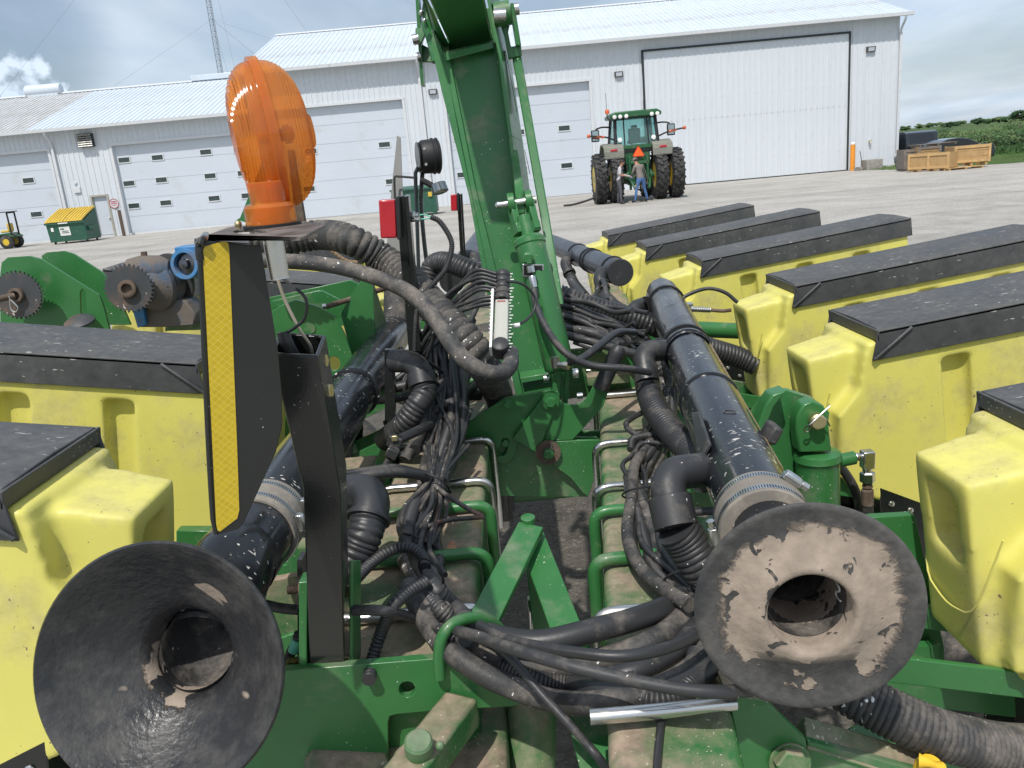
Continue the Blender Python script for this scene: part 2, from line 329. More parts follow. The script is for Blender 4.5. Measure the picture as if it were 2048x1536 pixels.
M_lot = ground_material('worn_concrete', (0.365, 0.345, 0.31), (0.45, 0.43, 0.395), 0.5, 30, 0.15, 0.22)
M_gravel = ground_material('gravel', (0.31, 0.295, 0.265), (0.43, 0.41, 0.375), 1.2, 55, 0.35, 0.12)
M_grass_far = ground_material('meadow', (0.035, 0.075, 0.020), (0.095, 0.135, 0.045), 0.12, 2.0, 0.8)
M_mowed = ground_material('mown_grass', (0.04, 0.10, 0.018), (0.07, 0.14, 0.03), 0.8, 12, 0.8)
def sheet(name, poly, z, m, kind='structure'):
    mb = MB(); mb.add([(x, y, z) for x, y in poly], [tuple(range(len(poly)))]); o = obj(name, mb, m); o['kind'] = kind; return o
sheet('ground', [(-900, -300), (900, -300), (900, 1500), (-900, 1500)], -0.012, M_grass_far)
sheet('lot_base', [(-60.5, 13), (45, 13), (45, 52), (-60.5, 52)], -0.008, M_lot)
# concrete lot with recessed joints between the slabs
lot = MB(); xs = [-60+7.5*i for i in range(14)]; ys = [13.5+5.6*i for i in range(0, 7)]
for i in range(len(xs)-1):
    for j in range(len(ys)-1):
        a, b2, c, d2 = xs[i]+0.02, xs[i+1]-0.02, ys[j]+0.02, min(ys[j+1]-0.02, 52)
        lot.add([(a, c, 0.0), (b2, c, 0.0), (b2, d2, 0.0), (a, d2, 0.0), (a, c, -0.01), (b2, c, -0.01), (b2, d2, -0.01), (a, d2, -0.01)], [(0, 1, 2, 3), (0, 4, 5, 1), (1, 5, 6, 2), (2, 6, 7, 3), (3, 7, 4, 0)])
o = obj('concrete_lot', lot, M_lot); o['kind'] = 'structure'
sheet('gravel_yard', [(-60, -30), (70, -30), (70, 38), (46, 38), (24, 26.7), (10.0, 19.6), (-2, 13.4), (-60, 13.4)], 0.004, M_gravel)
sheet('gravel_drive', [(46, 30), (160, 40), (160, 46), (46, 40.0)], 0.008, M_gravel)
M_gdark = ground_material('gravel_painted_shade', (0.07, 0.064, 0.056), (0.13, 0.118, 0.10), 4, 60, 0.5)  # shade under the planter put into the colour; same gravel as the yard
sheet('gravel_shade_strip', [(-1.6, 1.0), (1.6, 1.0), (1.6, 7.5), (-1.6, 7.5)], 0.008, M_gdark)
# loose stones where the ground shows between the toolbars
gs = MB(); ico = [(0, 0, 1), (0.89, 0, 0.45), (0.28, 0.85, 0.45), (-0.72, 0.53, 0.45), (-0.72, -0.53, 0.45), (0.28, -0.85, 0.45), (0, 0, -0.4)]
icf = [(0, 1, 2), (0, 2, 3), (0, 3, 4), (0, 4, 5), (0, 5, 1), (6, 2, 1), (6, 3, 2), (6, 4, 3), (6, 5, 4), (6, 1, 5)]
rg = random.Random(3)
for i in range(7000):
    y = rg.uniform(1.6, 6.5); x = rg.uniform(-0.9, 0.9); r = rg.uniform(0.006, 0.019); q = rg.uniform(0, 6.3); sx_, sy_, sz_ = (rg.uniform(0.6, 1.3) for _ in range(3))
    gs.add([(x+r*(p[0]*math.cos(q)*sx_-p[1]*math.sin(q)), y+r*(p[0]*math.sin(q)*sx_+p[1]*math.cos(q))*sy_, r*0.2+r*p[2]*sz_*0.7) for p in ico], icf)
M_stone = newmat('crushed_stone', (0.12, 0.11, 0.095), 0.95, var=0.55, vscale=45, dust=0.4, dustcol=(0.13, 0.11, 0.09), dscale=3)  # stone colour darkened to carry the shade between the toolbars
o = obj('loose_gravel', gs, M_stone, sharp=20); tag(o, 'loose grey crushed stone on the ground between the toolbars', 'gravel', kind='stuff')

# ---------------------------------------------------------------- machine sheds
BY = 48.0
M_sheet = newmat('white_sheet_steel', (0.62, 0.66, 0.70), 0.42, var=0.03, vscale=0.5, dust=0.26, dustcol=(0.42, 0.40, 0.36), dscale=0.6, dedge=0.2)
M_door = newmat('pale_door_steel', (0.55, 0.60, 0.66), 0.5, var=0.02, vscale=0.5, dust=0.24, dustcol=(0.42, 0.40, 0.36), dscale=0.7, dedge=0.2)
M_roof = newmat('white_roof_steel', (0.60, 0.66, 0.72), 0.36, var=0.04, vscale=0.4, dust=0.27, dustcol=(0.40, 0.38, 0.34), dscale=0.5, dedge=0.2)
M_oldroof = newmat('old_roof_steel', (0.52, 0.54, 0.55), 0.5, var=0.10, vscale=0.8, dust=0.40, dustcol=(0.40, 0.38, 0.35), dscale=1.0, dedge=0.2)
M_trim = newmat('white_trim', (0.62, 0.64, 0.66), 0.45, var=0.04, dust=0.3, dustcol=(0.35, 0.32, 0.28), dscale=2)
M_dark = newmat('dark_gasket', (0.02, 0.03, 0.03), 0.6)
M_glass = newmat('dark_pane', (0.045, 0.065, 0.065), 0.15, dust=0.3, dustcol=(0.2, 0.2, 0.2), dscale=2)
def ribbed(w, h, pitch=0.305):
    """sheet-steel wall panel of width w: flats with trapezoid ribs standing 30 mm proud; faces -Y, origin bottom-left"""
    n = max(1, round(w/pitch)); p = w/n; pr = [(0, 0)]
    for i in range(n):
        a = i*p; pr += [(a+p*0.40, 0), (a+p*0.46, -0.032), (a+p*0.62, -0.032), (a+p*0.68, 0)]
    pr.append((w, 0)); mb = MB()
    k = len(pr); mb.v = [Vector((x, y, 0)) for x, y in pr]+[Vector((x, y, h)) for x, y in pr]
    mb.f = [(i, i+1, i+1+k, i+k) for i in range(k-1)]
    return mb
PC = {}
def mesh_cached(key, mk, name, m, parent, loc):
    if key not in PC:
        o = obj(name, mk(), m, None, sharp=10); o.parent = parent; o.location = Vector(loc)-ORG[parent]; PC[key] = o
    else: part(name, PC[key], parent, Vector(loc)-ORG[parent])
def wall_panels(parent, x0, x1, z0, z1, y=BY):
    n = max(1, round((x1-x0)/1.1)); w = (x1-x0)/n
    for i in range(n):
        mesh_cached(('w', round(w, 3), round(z1-z0, 3)), lambda: ribbed(w-0.006, z1-z0), 'wall_panel', M_sheet, parent, (x0+i*w, y, z0))
X = lambda px, py: A(px, py, BY).x
Z = lambda px, py: A(px, py, BY).z
def boxpart(name, x0, x1, y0, y1, z0, z1, m, parent, bev=0.0):
    return obj(name, MB().box(((x0+x1)/2, (y0+y1)/2, (z0+z1)/2), (x1-x0, y1-y0, z1-z0)), m, parent, bevel=bev)
XL0, XT0, XT1 = -42.0, -13.2, 23.2
EL, ET = 6.1, 8.12
doors_low = [(-38.0, X(100, 400)-0.0, 4.72), (X(219, 290), X(219, 290)+10.4, 4.75)]
# ---- low shed
low = thing('machine_shed', 'low white ribbed steel shed on the left with windowed overhead doors', 'shed', (-30, BY, 0))
tall = thing('machine_shed', 'tall white ribbed steel shed behind the tractor with a huge hinged door', 'shed', (5, BY, 0))
def door_opening(parent, x0, x1, h, wins, rows=5, y=BY+0.22, winw=0.62, winh=0.26):
    """overhead door: horizontal panels with grooves, small framed panes, jambs and header set back in the wall"""
    hh = h/rows
    base = thing_child('overhead_door', parent)
    for i in range(rows):
        mb = MB().box(((x0+x1)/2, y+0.03, hh*(i+0.5)), (x1-x0, 0.05, hh-0.006))
        mb.box(((x0+x1)/2, y+0.002, hh*(i+0.5)), (x1-x0-0.05, 0.006, hh-0.05)); obj('door_section', mb, M_door, base)
    obj('backing', MB().box(((x0+x1)/2, y+0.08, h/2), (x1-x0, 0.03, h)), M_trim, base)
    for wx, wz in wins:
        f = MB()
        for a, b2, c, d2 in ((-winw/2-.05, -winw/2, -winh/2-.05, winh/2+.05), (winw/2, winw/2+.05, -winh/2-.05, winh/2+.05), (-winw/2, winw/2, -winh/2-.05, -winh/2), (-winw/2, winw/2, winh/2, winh/2+.05)):
            f.box((wx+(a+b2)/2, y-0.022, wz+(c+d2)/2), (b2-a, 0.03, d2-c))
        obj('window_frame', f, M_trim, base)
        obj('pane', MB().box((wx, y-0.010, wz), (winw, 0.01, winh)), M_glass, base)
    for s, xx in ((-1, x0), (1, x1)):
        boxpart('door_jamb', xx-0.07, xx+0.07, BY-0.05, y+0.05, 0, h, M_trim, parent)
    boxpart('door_header', x0-0.07, x1+0.07, BY-0.06, y+0.05, h, h+0.14, M_trim, parent)
def thing_child(name, parent):
    o = bpy.data.objects.new(name, None); COL.objects.link(o); o.parent = parent; ORG[o] = ORG[parent]; return o
D0 = (-38.5, X(104, 330)); D1 = (X(222, 300), X(222, 300)+8.2)
H0 = Z(60, 305); H1 = Z(300, 285)
wp = lambda px, py: (X(px, py), Z(px, py))
door_opening(low, *D0, H0, [wp(53, 361), wp(69, 429)]+[(wp(53, 361)[0]-3.4, wp(53, 361)[1]), (wp(69, 429)[0]-3.4, wp(69, 429)[1])])
w1 = [wp(245, 320), wp(312, 315), wp(409, 304), wp(255, 367), wp(320, 360), wp(418, 352), wp(265, 412), wp(329, 406), wp(426, 397)]
w1 += [(w1[2][0]+1.9, w1[0][1]), (w1[5][0]+1.9, w1[3][1]), (w1[8][0]+1.9, w1[6][1])]
door_opening(low, *D1, H1, w1)
mdx0, mdx1, mdh = X(184, 395), X(213, 392), Z(198, 393)
wall_panels(low, XL0, D0[0], 0, EL); wall_panels(low, D0[0], D0[1], H0+0.14, EL)
wall_panels(low, D0[1], mdx0-0.1, 0, EL); wall_panels(low, mdx0-0.1, mdx1+0.1, mdh+0.1, EL); wall_panels(low, mdx1+0.1, D1[0], 0, EL)
wall_panels(low, D1[0], D1[1], H1+0.14, EL); wall_panels(low, D1[1], XT0, 0, EL)
md = thing_child('entry_door', low)
boxpart('door_leaf', mdx0, mdx1, BY+0.10, BY+0.15, 0.12, mdh, M_door, md)
for a, b2, c, d2 in ((mdx0-0.1, mdx0, 0.0, mdh+0.1), (mdx1, mdx1+0.1, 0.0, mdh+0.1), (mdx0, mdx1, mdh, mdh+0.1)):
    boxpart('door_frame', a, b2, BY-0.06, BY+0.16, c, d2, newmat('tan_trim', (0.40, 0.38, 0.32), 0.5) if a == mdx0-0.1 else bpy.data.materials['tan_trim'], md)
obj('door_knob', MB().sphere((mdx1-0.12, BY+0.05, 1.05), 0.05), 'zinc', md)
# louvre
lx, lz = wp(174, 281)
lv = thing_child('vent_louver', low)
boxpart('vent_case', lx-0.42, lx+0.42, BY-0.28, BY-0.03, lz-0.36, lz+0.36, M_dark, lv)
for i in range(6):
    obj('vent_slat', MB().box((lx, BY-0.31, lz-0.29+i*0.115), (0.80, 0.015, 0.10), Matrix.Rotation(R(-35), 3, 'X')), MT['zinc'], lv)
bx_, bz_ = wp(155, 380); boxpart('meter_box', bx_-0.2, bx_+0.2, BY-0.1, BY-0.035, bz_-0.16, bz_+0.16, M_trim, low, 0.01)
bx_, bz_ = wp(151, 366); obj('round_fitting', MB().lathe((bx_, BY-0.03, bz_), (0, -1, 0), [(0, 0.09), (0.05, 0.07)], 16), M_trim, low)
# roofs: standing ribs run from ridge to eave
def roof(parent, x0, x1, ez, ridge_y, ridge_z, m, over=0.55, name='roof_panel', hip_left=0.0):
    e = Vector((0, BY-over, ez)); rdg = Vector((0, ridge_y, ridge_z)); n = max(1, round((x1-x0)/1.2)); w = (x1-x0)/n
    for i in range(n):
        key = ('r', m.name, round(w, 3), round(ridge_y, 2), round(ridge_z, 2))
        def mk():
            pr = []; p = w/4
            pr = [(0, 0)]
            for q in range(4): a = q*p; pr += [(a+p*.42, 0), (a+p*.46, .035), (a+p*.54, .035), (a+p*.58, 0)]
            pr.append((w-0.004, 0)); k = len(pr); mb = MB(); nrm = Vector((0, -(rdg.z-e.z), rdg.y-e.y)).normalized()
            mb.v = [e+Vector((x, 0, 0))+nrm*h for x, h in pr]+[rdg+Vector((x, 0, 0))+nrm*h for x, h in pr]
            mb.f = [(j, j+1, j+1+k, j+k) for j in range(k-1)]; return mb
        mesh_cached(key, mk, name, m, parent, (x0+i*w, 0, 0))
    # far slope, one sheet
    obj('far_roof_slope', MB().add([(x0, ridge_y, ridge_z), (x1, ridge_y, ridge_z), (x1, 2*ridge_y-BY+over, ez), (x0, 2*ridge_y-BY+over, ez)], [(0, 1, 2, 3)]), m, parent)
    obj('ridge_cap', MB().prism([(x0, ridge_y-0.25, ridge_z-0.03), (x0, ridge_y, ridge_z+0.09), (x0, ridge_y+0.25, ridge_z-0.03)], (x1-x0, 0, 0)), M_trim, parent)
LRY, LRZ = 57.0, 9.05
xs_ = A(120, 215, 52).x
roof(low, XL0-1, xs_, EL, LRY, LRZ, M_oldroof)
roof(low, xs_, XT0, EL, LRY, LRZ, M_roof)
TRY, TRZ = 58.5, 11.62
roof(tall, XT0-0.4, XT1+0.45, ET, TRY, TRZ, M_roof, over=0.6)
for par, x0, x1, ez in ((low, XL0-1, XT0, EL), (tall, XT0-0.4, XT1+0.45, ET)):
    g = MB()
    yf = BY-0.72
    g.prism([(x0, yf, ez+0.02), (x0, yf+0.015, ez-0.15), (x0, yf+0.13, ez-0.15), (x0, yf+0.15, ez+0.02), (x0, yf+0.13, ez+0.02), (x0, yf+0.115, ez-0.13), (x0, yf+0.03, ez-0.13), (x0, yf+0.015, ez+0.02)], (x1-x0, 0, 0))
    obj('gutter', g, M_trim, par)
    boxpart('soffit', x0, x1, BY-0.57, BY+0.02, ez-0.06, ez-0.01, M_trim, par)
    boxpart('fascia', x0, x1, BY-0.60, BY-0.572, ez-0.16, ez+0.0, M_trim, par)
def downspout(par, px, py, ez, xx=None):
    x = X(px, py) if xx is None else xx
    t = MB().tube([(x, BY-0.64, ez-0.12), (x, BY-0.55, ez-0.35), (x, BY-0.14, ez-0.75), (x, BY-0.12, ez-1.0)], 0.06, 8, 0.1)
    t.box((x, BY-0.12, (ez-1.0+0.2)/2+0.05), (0.13, 0.10, ez-1.15)); t.tube([(x, BY-0.12, 0.25), (x, BY-0.16, 0.12), (x, BY-0.5, 0.07)], 0.06, 8, 0.06)
    obj('downspout', t, M_trim, par)
downspout(low, 100, 270, EL); downspout(tall, 839, 160, ET); downspout(tall, 0, 0, ET, XT1+0.02)
# tall shed wall
H2, H3 = Z(700, 208), Z(1100, 169); D2 = (X(808, 215)-9.3, X(808, 215)); D3 = (X(888, 195), X(1181, 175))
SD = (X(1286, 110), X(1696, 100)); HS = Z(1490, 86)
wall_panels(tall, XT0, D2[0], 0, ET); wall_panels(tall, *D2, H2+0.14, ET); wall_panels(tall, D2[1], D3[0], 0, ET); wall_panels(tall, *D3, H3+0.14, ET)
wall_panels(tall, D3[1], SD[0]-0.10, 0, ET); wall_panels(tall, SD[0]-0.10, SD[1]+0.1, HS+0.1, ET); wall_panels(tall, SD[1]+0.1, XT1, 0, ET)
w2 = [wp(768, 289), wp(782, 363), (wp(768, 289)[0]-4.2, wp(768, 289)[1]), wp(617, 378), (wp(768, 289)[0]-7.6, wp(768, 289)[1])]
door_opening(tall, *D2, H2, w2, rows=6)
w3 = [wp(1129, 256), wp(1134, 331)]; w3 += [(w3[0][0]-2.6, w3[0][1]), (w3[1][0]-2.6, w3[1][1]), (w3[0][0]-6.0, w3[0][1]), (w3[1][0]-6.0, w3[1][1])]
door_opening(tall, *D3, H3, w3, rows=6)
hd = thing_child('hinged_door', tall)
n = 12; w = (SD[1]-SD[0])/n; hz = Z(1500, 229)
for i in range(n):
    mesh_cached(('sd', 0), lambda: ribbed(w-0.004, hz-0.08, 0.30), 'door_panel', M_sheet, hd, (SD[0]+i*w, BY-0.10, 0.05))
    mesh_cached(('sd', 1), lambda: ribbed(w-0.004, HS-hz-0.02, 0.30), 'door_panel', M_sheet, hd, (SD[0]+i*w, BY-0.10, hz+0.02))
boxpart('hinge_rail', SD[0], SD[1], BY-0.105, BY-0.05, hz-0.03, hz+0.02, M_trim, hd)
boxpart('door_seal', SD[0]-0.09, SD[0], BY-0.16, BY+0.02, 0.0, HS+0.1, M_dark, hd)
boxpart('door_seal', SD[1], SD[1]+0.09, BY-0.16, BY+0.02, 0.0, HS+0.1, M_dark, hd)
boxpart('door_seal', SD[0], SD[1], BY-0.20, BY+0.02, HS, HS+0.1, M_dark, hd)
boxpart('door_seal', SD[0], SD[1], BY-0.12, BY-0.02, 0.0, 0.05, M_dark, hd)
for i, (px, py) in enumerate(((866, 184), (1237, 149), (1740, 99))):
    x, z = wp(px, py); f = thing_child('wall_light', tall)
    obj('light_housing', MB().prism([(x-0.24, BY-0.03, z-0.14), (x-0.24, BY-0.03, z+0.16), (x-0.24, BY-0.22, z+0.13), (x-0.24, BY-0.16, z-0.14)], (0.48, 0, 0)), newmat('bronze_fixture', (0.08, 0.075, 0.065), 0.5) if i == 0 else bpy.data.materials['bronze_fixture'], f, bevel=0.01)
    obj('light_lens', MB().add([(x-0.17, BY-0.172, z-0.10), (x+0.17, BY-0.172, z-0.10), (x+0.17, BY-0.222, z+0.09), (x-0.17, BY-0.222, z+0.09)], [(0, 1, 2, 3)]), M_door, f)
x, z = wp(1738, 283); obj('hydrant', MB().tube([(x, BY-0.02, z), (x, BY-0.16, z), (x, BY-0.20, z-0.08)], 0.04, 8, 0.03).lathe((x, BY-0.16, z+0.03), (0, 0, 1), [(0, 0.08), (0.03, 0.08)], 10), 'zinc_yellow', tall)
# gable end and the back walls so the sheds are closed from the side
for par, x, ez, ry, rz, s in ((tall, XT1, ET, TRY, TRZ-0.05, 1), (tall, XT0, ET, TRY, TRZ-0.05, -1), (low, XL0, EL, LRY, LRZ-0.05, -1)):
    obj('gable_wall', MB().prism([(x, BY+0.02, 0), (x, 2*ry-BY, 0), (x, 2*ry-BY, ez), (x, ry, rz), (x, BY+0.02, ez)], (-0.1*s, 0, 0)), M_sheet, par)
boxpart('back_wall', XL0, XT1, 2*TRY-BY-0.2, 2*TRY-BY, 0, EL, M_sheet, low)
boxpart('foundation', XL0, XT0, BY+0.001, BY+0.05, 0, 0.10, M_trim, low); 
# ridge vent and ridge cap box
vx = A(84, 186, LRY).x
obj('ridge_vent', MB().lathe((vx-1.0, LRY, LRZ+0.28), (1, 0, 0), [(0, 0.32), (0.1, 0.38), (2.2, 0.38), (2.3, 0.32)], 18).box((vx+0.15, LRY, LRZ+0.02), (2.0, 0.6, 0.3)), M_roof, low)
vx = A(385, 160, LRY).x
boxpart('ridge_vent', vx, vx+3.6, LRY-0.3, LRY+0.3, LRZ, LRZ+0.34, M_roof, low, 0.03)
# round notice by the entry door
sx_, sz_ = wp(229, 407)
sg = thing('round_notice', 'round white and red notice on the wall right of the entry door', 'sign', (sx_, BY, sz_))
obj('disc', MB().lathe((sx_, BY-0.04, sz_), (0, -1, 0), [(0, 0.27), (0.012, 0.27)], 32), M_trim, sg)
obj('red_ring', MB().lathe((sx_, BY-0.055, sz_), (0, -1, 0), [(0, 0.235), (0, 0.275), (0.006, 0.275), (0.006, 0.235)], 32, closed=True), newmat('sign_red', (0.45, 0.10, 0.12), 0.5), sg)
for zz, hh, ww in ((0.10, 0.07, 0.30), (0.0, 0.045, 0.38), (-0.09, 0.035, 0.26)):
    obj('print_line', MB().box((sx_, BY-0.056, sz_+zz), (ww, 0.004, hh)), bpy.data.materials['sign_red'], sg)
# brown guard post by the door
def post(name, label, px, py, h, r, m, Y=BY-0.7, capm=None):
    p = A(px, py, Y); x = p.x
    t = thing(name, label, 'post', (x, Y, 0)); obj('post_tube', MB().cyl((x, Y, 0), (x, Y, h), r, 20), m, t)
    if capm: obj('cap', MB().lathe((x, Y, h), (0, 0, 1), [(0, r*1.04), (0.08, r*1.02), (0.13, r*0.6), (0.14, 0)], 20), capm, t)
    return t
post('guard_post', 'brown rusty guard post between the entry door and the wide overhead door', 247, 465, 1.45, 0.09, 'rust')
post('guard_post', 'short brown post behind the green dumpster', 122, 420, 1.75, 0.09, 'rust', Y=BY-0.4)
M_or = newmat('orange_paint', (0.80, 0.30, 0.03), 0.5, dust=0.25)
post('bollard', 'orange bollard with a white cap at the corner of the hinged door', 1705, 330, 1.42, 0.13, M_or, Y=47.0, capm=MT['white_plastic'])
# ---------------------------------------------------------------- guyed mast far behind the low shed
tw = thing('radio_mast', 'thin guyed lattice mast rising behind the low shed roof', 'mast', (-24.1, 80, 0))
mb = MB(); c3 = [Vector((-24.1+0.26*math.cos(a), 80+0.26*math.sin(a), 0)) for a in (R(90), R(210), R(330))]
for p in c3: mb.box(p+Vector((0, 0, 16)), (0.05, 0.05, 32))
for i in range(0, 62):
    z = i*0.5
    for k in range(3):
        a, b2 = c3[k], c3[(k+1) % 3]; mb.cyl(a+Vector((0, 0, z)), b2+Vector((0, 0, z+0.5)), 0.016, 4)
        mb.cyl(a+Vector((0, 0, z)), b2+Vector((0, 0, z)), 0.013, 4)
obj('lattice', mb, newmat('mast_grey', (0.26, 0.29, 0.33), 0.6), tw)
for k, (ax, ay) in enumerate(((-62, 85), (18, 85), (-35, 128), (-12, 128))):
    for hh in (17, 30):
        obj('guy_wire', MB().cyl((-24.1, 80, hh), (ax, ay, 0), 0.009, 4), bpy.data.materials['mast_grey'], tw)
# ---------------------------------------------------------------- hills, bushes and trees on the right
hb = MB(); nx, ny = 40, 24
def hill_z(x, y):
    t = max(0, min(1, (y-52)/60)); return (0.5+0.4*math.sin(x*0.02+1)+0.5*noise.noise(Vector((x*0.03, y*0.03, 0)))+1.2*max(0, min(1, (y-120)/250)))*t - 0.02
for j in range(ny+1):
    for i in range(nx+1):
        y = 49+(j/ny)**1.9*560; x = 24+(i/nx)*(150+j*24); hb.v.append(Vector((x, y, hill_z(x, y))))
for j in range(ny):
    for i in range(nx): a = j*(nx+1)+i; hb.f.append((a, a+1, a+nx+2, a+nx+1))
o = obj('hillside', hb, M_grass_far, sharp=80); o['kind'] = 'structure'
sheet('grass_verge', [(23.4, 40.6), (24.6, 39.4), (46, 40.4), (160, 46.2), (160, 60), (23.4, 56)], 0.012, M_mowed)
def leaf_mat(name, c, v=0.35):
    m = bpy.data.materials.new(name); t, b = nodes(m); L = t.links; N = t.nodes.new
    oi = N('ShaderNodeTexCoord'); nz = N('ShaderNodeTexNoise'); nz.inputs['Scale'].default_value = 0.9; nz.inputs['Detail'].default_value = 4; L.new(oi.outputs['Object'], nz.inputs['Vector'])
    mr = N('ShaderNodeMapRange'); mr.inputs['From Min'].default_value = 0.3; mr.inputs['From Max'].default_value = 0.7; mr.inputs['To Min'].default_value = 1-v; mr.inputs['To Max'].default_value = 1+v; L.new(nz.outputs['Fac'], mr.inputs['Value'])
    sc = N('ShaderNodeVectorMath'); sc.operation = 'SCALE'; sc.inputs[0].default_value = c; L.new(mr.outputs[0], sc.inputs['Scale']); L.new(sc.outputs[0], b.inputs['Base Color'])
    b.inputs['Roughness'].default_value = 0.7; b.inputs['Specular IOR Level'].default_value = 0.2; return m
L1 = leaf_mat('leaves_dark', (0.042, 0.090, 0.036)); L2 = leaf_mat('leaves_mid', (0.068, 0.13, 0.045)); L3 = leaf_mat('leaves_pale', (0.12, 0.18, 0.07)); LB = newmat('bark', (0.10, 0.08, 0.06), 0.9)
def leaves(rg, c, rad, n, size):
    """leaf-sized faces in clumps through a crown's volume"""
    mb = MB(); cl = []
    for i in range(max(5, n//90)):
        while True:
            p = Vector((rg.uniform(-1, 1), rg.uniform(-1, 1), rg.uniform(-1, 1)))
            if 0.25 < p.length < 1: break
        cl.append((Vector(c)+Vector((p.x*rad[0], p.y*rad[1], p.z*rad[2])), rg.uniform(0.22, 0.42)))
    for i in range(n):
        cc, s = rg.choice(cl); d = Vector((rg.gauss(0, 1), rg.gauss(0, 1), rg.gauss(0, 1)))*0.5
        p = cc+Vector((d.x*rad[0]*s, d.y*rad[1]*s, d.z*rad[2]*s)); a = Vector((rg.gauss(0, 1), rg.gauss(0, 1), rg.gauss(0, 1))).normalized()*size; b2 = a.orthogonal().normalized()*size*0.7
        mb.add([p-a, p-b2, p+a, p+b2], [(0, 1, 2, 3)])
    return mb
def tree(label, x, y, h, r, m, seed, n=900, size=0.16, name='tree'):
    rg = random.Random(seed); z0 = hill_z(x, y); t = thing(name, label, 'tree', (x, y, z0), 'trees and bushes on the hillside')
    tr = MB().tube([(x, y, z0), (x+0.1*r, y, z0+h*0.35), (x-0.05*r, y, z0+h*0.7)], 0.10*r, 8, 0.4, rf=lambda q: 1.2-0.8*q)
    for k in range(5):
        a = rg.uniform(0, 6.28); tr.tube([(x, y, z0+h*(0.3+0.07*k)), (x+math.cos(a)*r*0.6, y+math.sin(a)*r*0.6, z0+h*(0.55+0.07*k))], 0.03*r, 6, 0.3)
    obj('trunk', tr, LB, t); obj('crown', leaves(rg, (x, y, z0+h*0.60), (r, r, h*0.40), n, size), m, t); return t
def bush(label, x, y, h, r, m, seed, n=900, size=0.09):
    rg = random.Random(seed); z0 = hill_z(x, y); t = thing('bush', label, 'bush', (x, y, z0), 'trees and bushes on the hillside')
    st = MB()
    for k in range(5): a = rg.uniform(0, 6.28); st.tube([(x, y, z0-0.05), (x+math.cos(a)*r*0.5, y+math.sin(a)*r*0.5, z0+h*0.7)], 0.03, 5, 0.2)
    obj('stem', st, LB, t); obj('crown', leaves(rg, (x, y, z0+h*0.5), (r, r, h*0.5), n, size), m, t); return t
# far tree line
k = 0
treelist = [(1812, 150, 4.0, 4.5, L2, 'small far tree just right of the tall shed corner'), (1838, 170, 3.4, 4.5, L3, 'pale far tree on the ridge above the dark van'),
    (1858, 160, 3.6, 4.0, L2, 'mid green far tree on the ridge left of the dark clump'), (1880, 175, 4.8, 4.5, L3, 'pale rounded far tree on the ridge behind the dark clump'),
    (1900, 110, 5.4, 3.6, L1, 'dark tree standing out on the ridge above the car roof'), (1920, 150, 5.2, 5.5, L3, 'broad pale tree right of the dark tree on the ridge'),
    (1955, 120, 4.6, 2.6, L1, 'small dark pointed tree alone on the ridge line'), (1975, 140, 5.2, 5.5, L2, 'mid green tree right of the pointed tree'),
    (1998, 120, 6.0, 5.5, L3, 'pale green tree rising towards the right edge'), (2020, 95, 6.6, 4.6, L1, 'large dark tree near the right edge'), (2044, 85, 7.2, 4.6, L1, 'tallest dark tree cut by the right edge'),
    (2062, 90, 7.6, 4.6, L2, 'mid green tree at the right edge of the view')]
TOPS = {1812: 263, 1838: 262, 1858: 260, 1880: 258, 1900: 248, 1920: 252, 1955: 249, 1975: 256, 1998: 244, 2020: 234, 2044: 222, 2062: 222}
for px, Y, h, r, m, lab in treelist:
    k += 1; Y = min(420, Y*2.6); top = A(px, TOPS[px], Y); h = max(2.2, top.z-hill_z(top.x, Y)); tree(lab, top.x, Y, h, max(2.4, h*0.62), m, k, n=2600, size=0.02*h+0.16)
bl = [(1868, 66, 1.5, 1.8, L2), (1890, 62, 1.7, 1.6, L1), (1915, 64, 1.9, 1.8, L2), (1938, 60, 1.6, 1.8, L2), (1958, 58, 1.9, 1.6, L1), (1980, 58, 2.2, 1.9, L2), (2004, 56, 2.3, 1.7, L3), (2030, 57, 2.5, 1.9, L2), (2052, 55, 2.4, 1.8, L1),
      (1905, 78, 2.0, 2.0, L3), (1935, 74, 2.1, 2.0, L3), (1970, 72, 2.5, 2.2, L3), (2010, 70, 3.0, 2.2, L2), (2040, 72, 3.3, 2.4, L3), (1880, 80, 2.2, 2.2, L1)]
for i, (px, Y, h, r, m) in enumerate(bl):
    lab = {L1.name: 'dark', L2.name: 'mid green', L3.name: 'pale'}[m.name]+(' bush' if Y > 68 else ' low bush')+(' on the hillside' if Y > 68 else ' at the field edge')+', '+['first', 'second', 'third', 'fourth', 'fifth', 'sixth', 'seventh', 'eighth', 'ninth', 'tenth', 'eleventh', 'twelfth', 'thirteenth', 'fourteenth', 'fifteenth'][i]+' of the clump beyond the crates'
    bush(lab, A(px, 300, Y).x, Y, h*0.55, r, m, 50+i, n=2200, size=0.07)
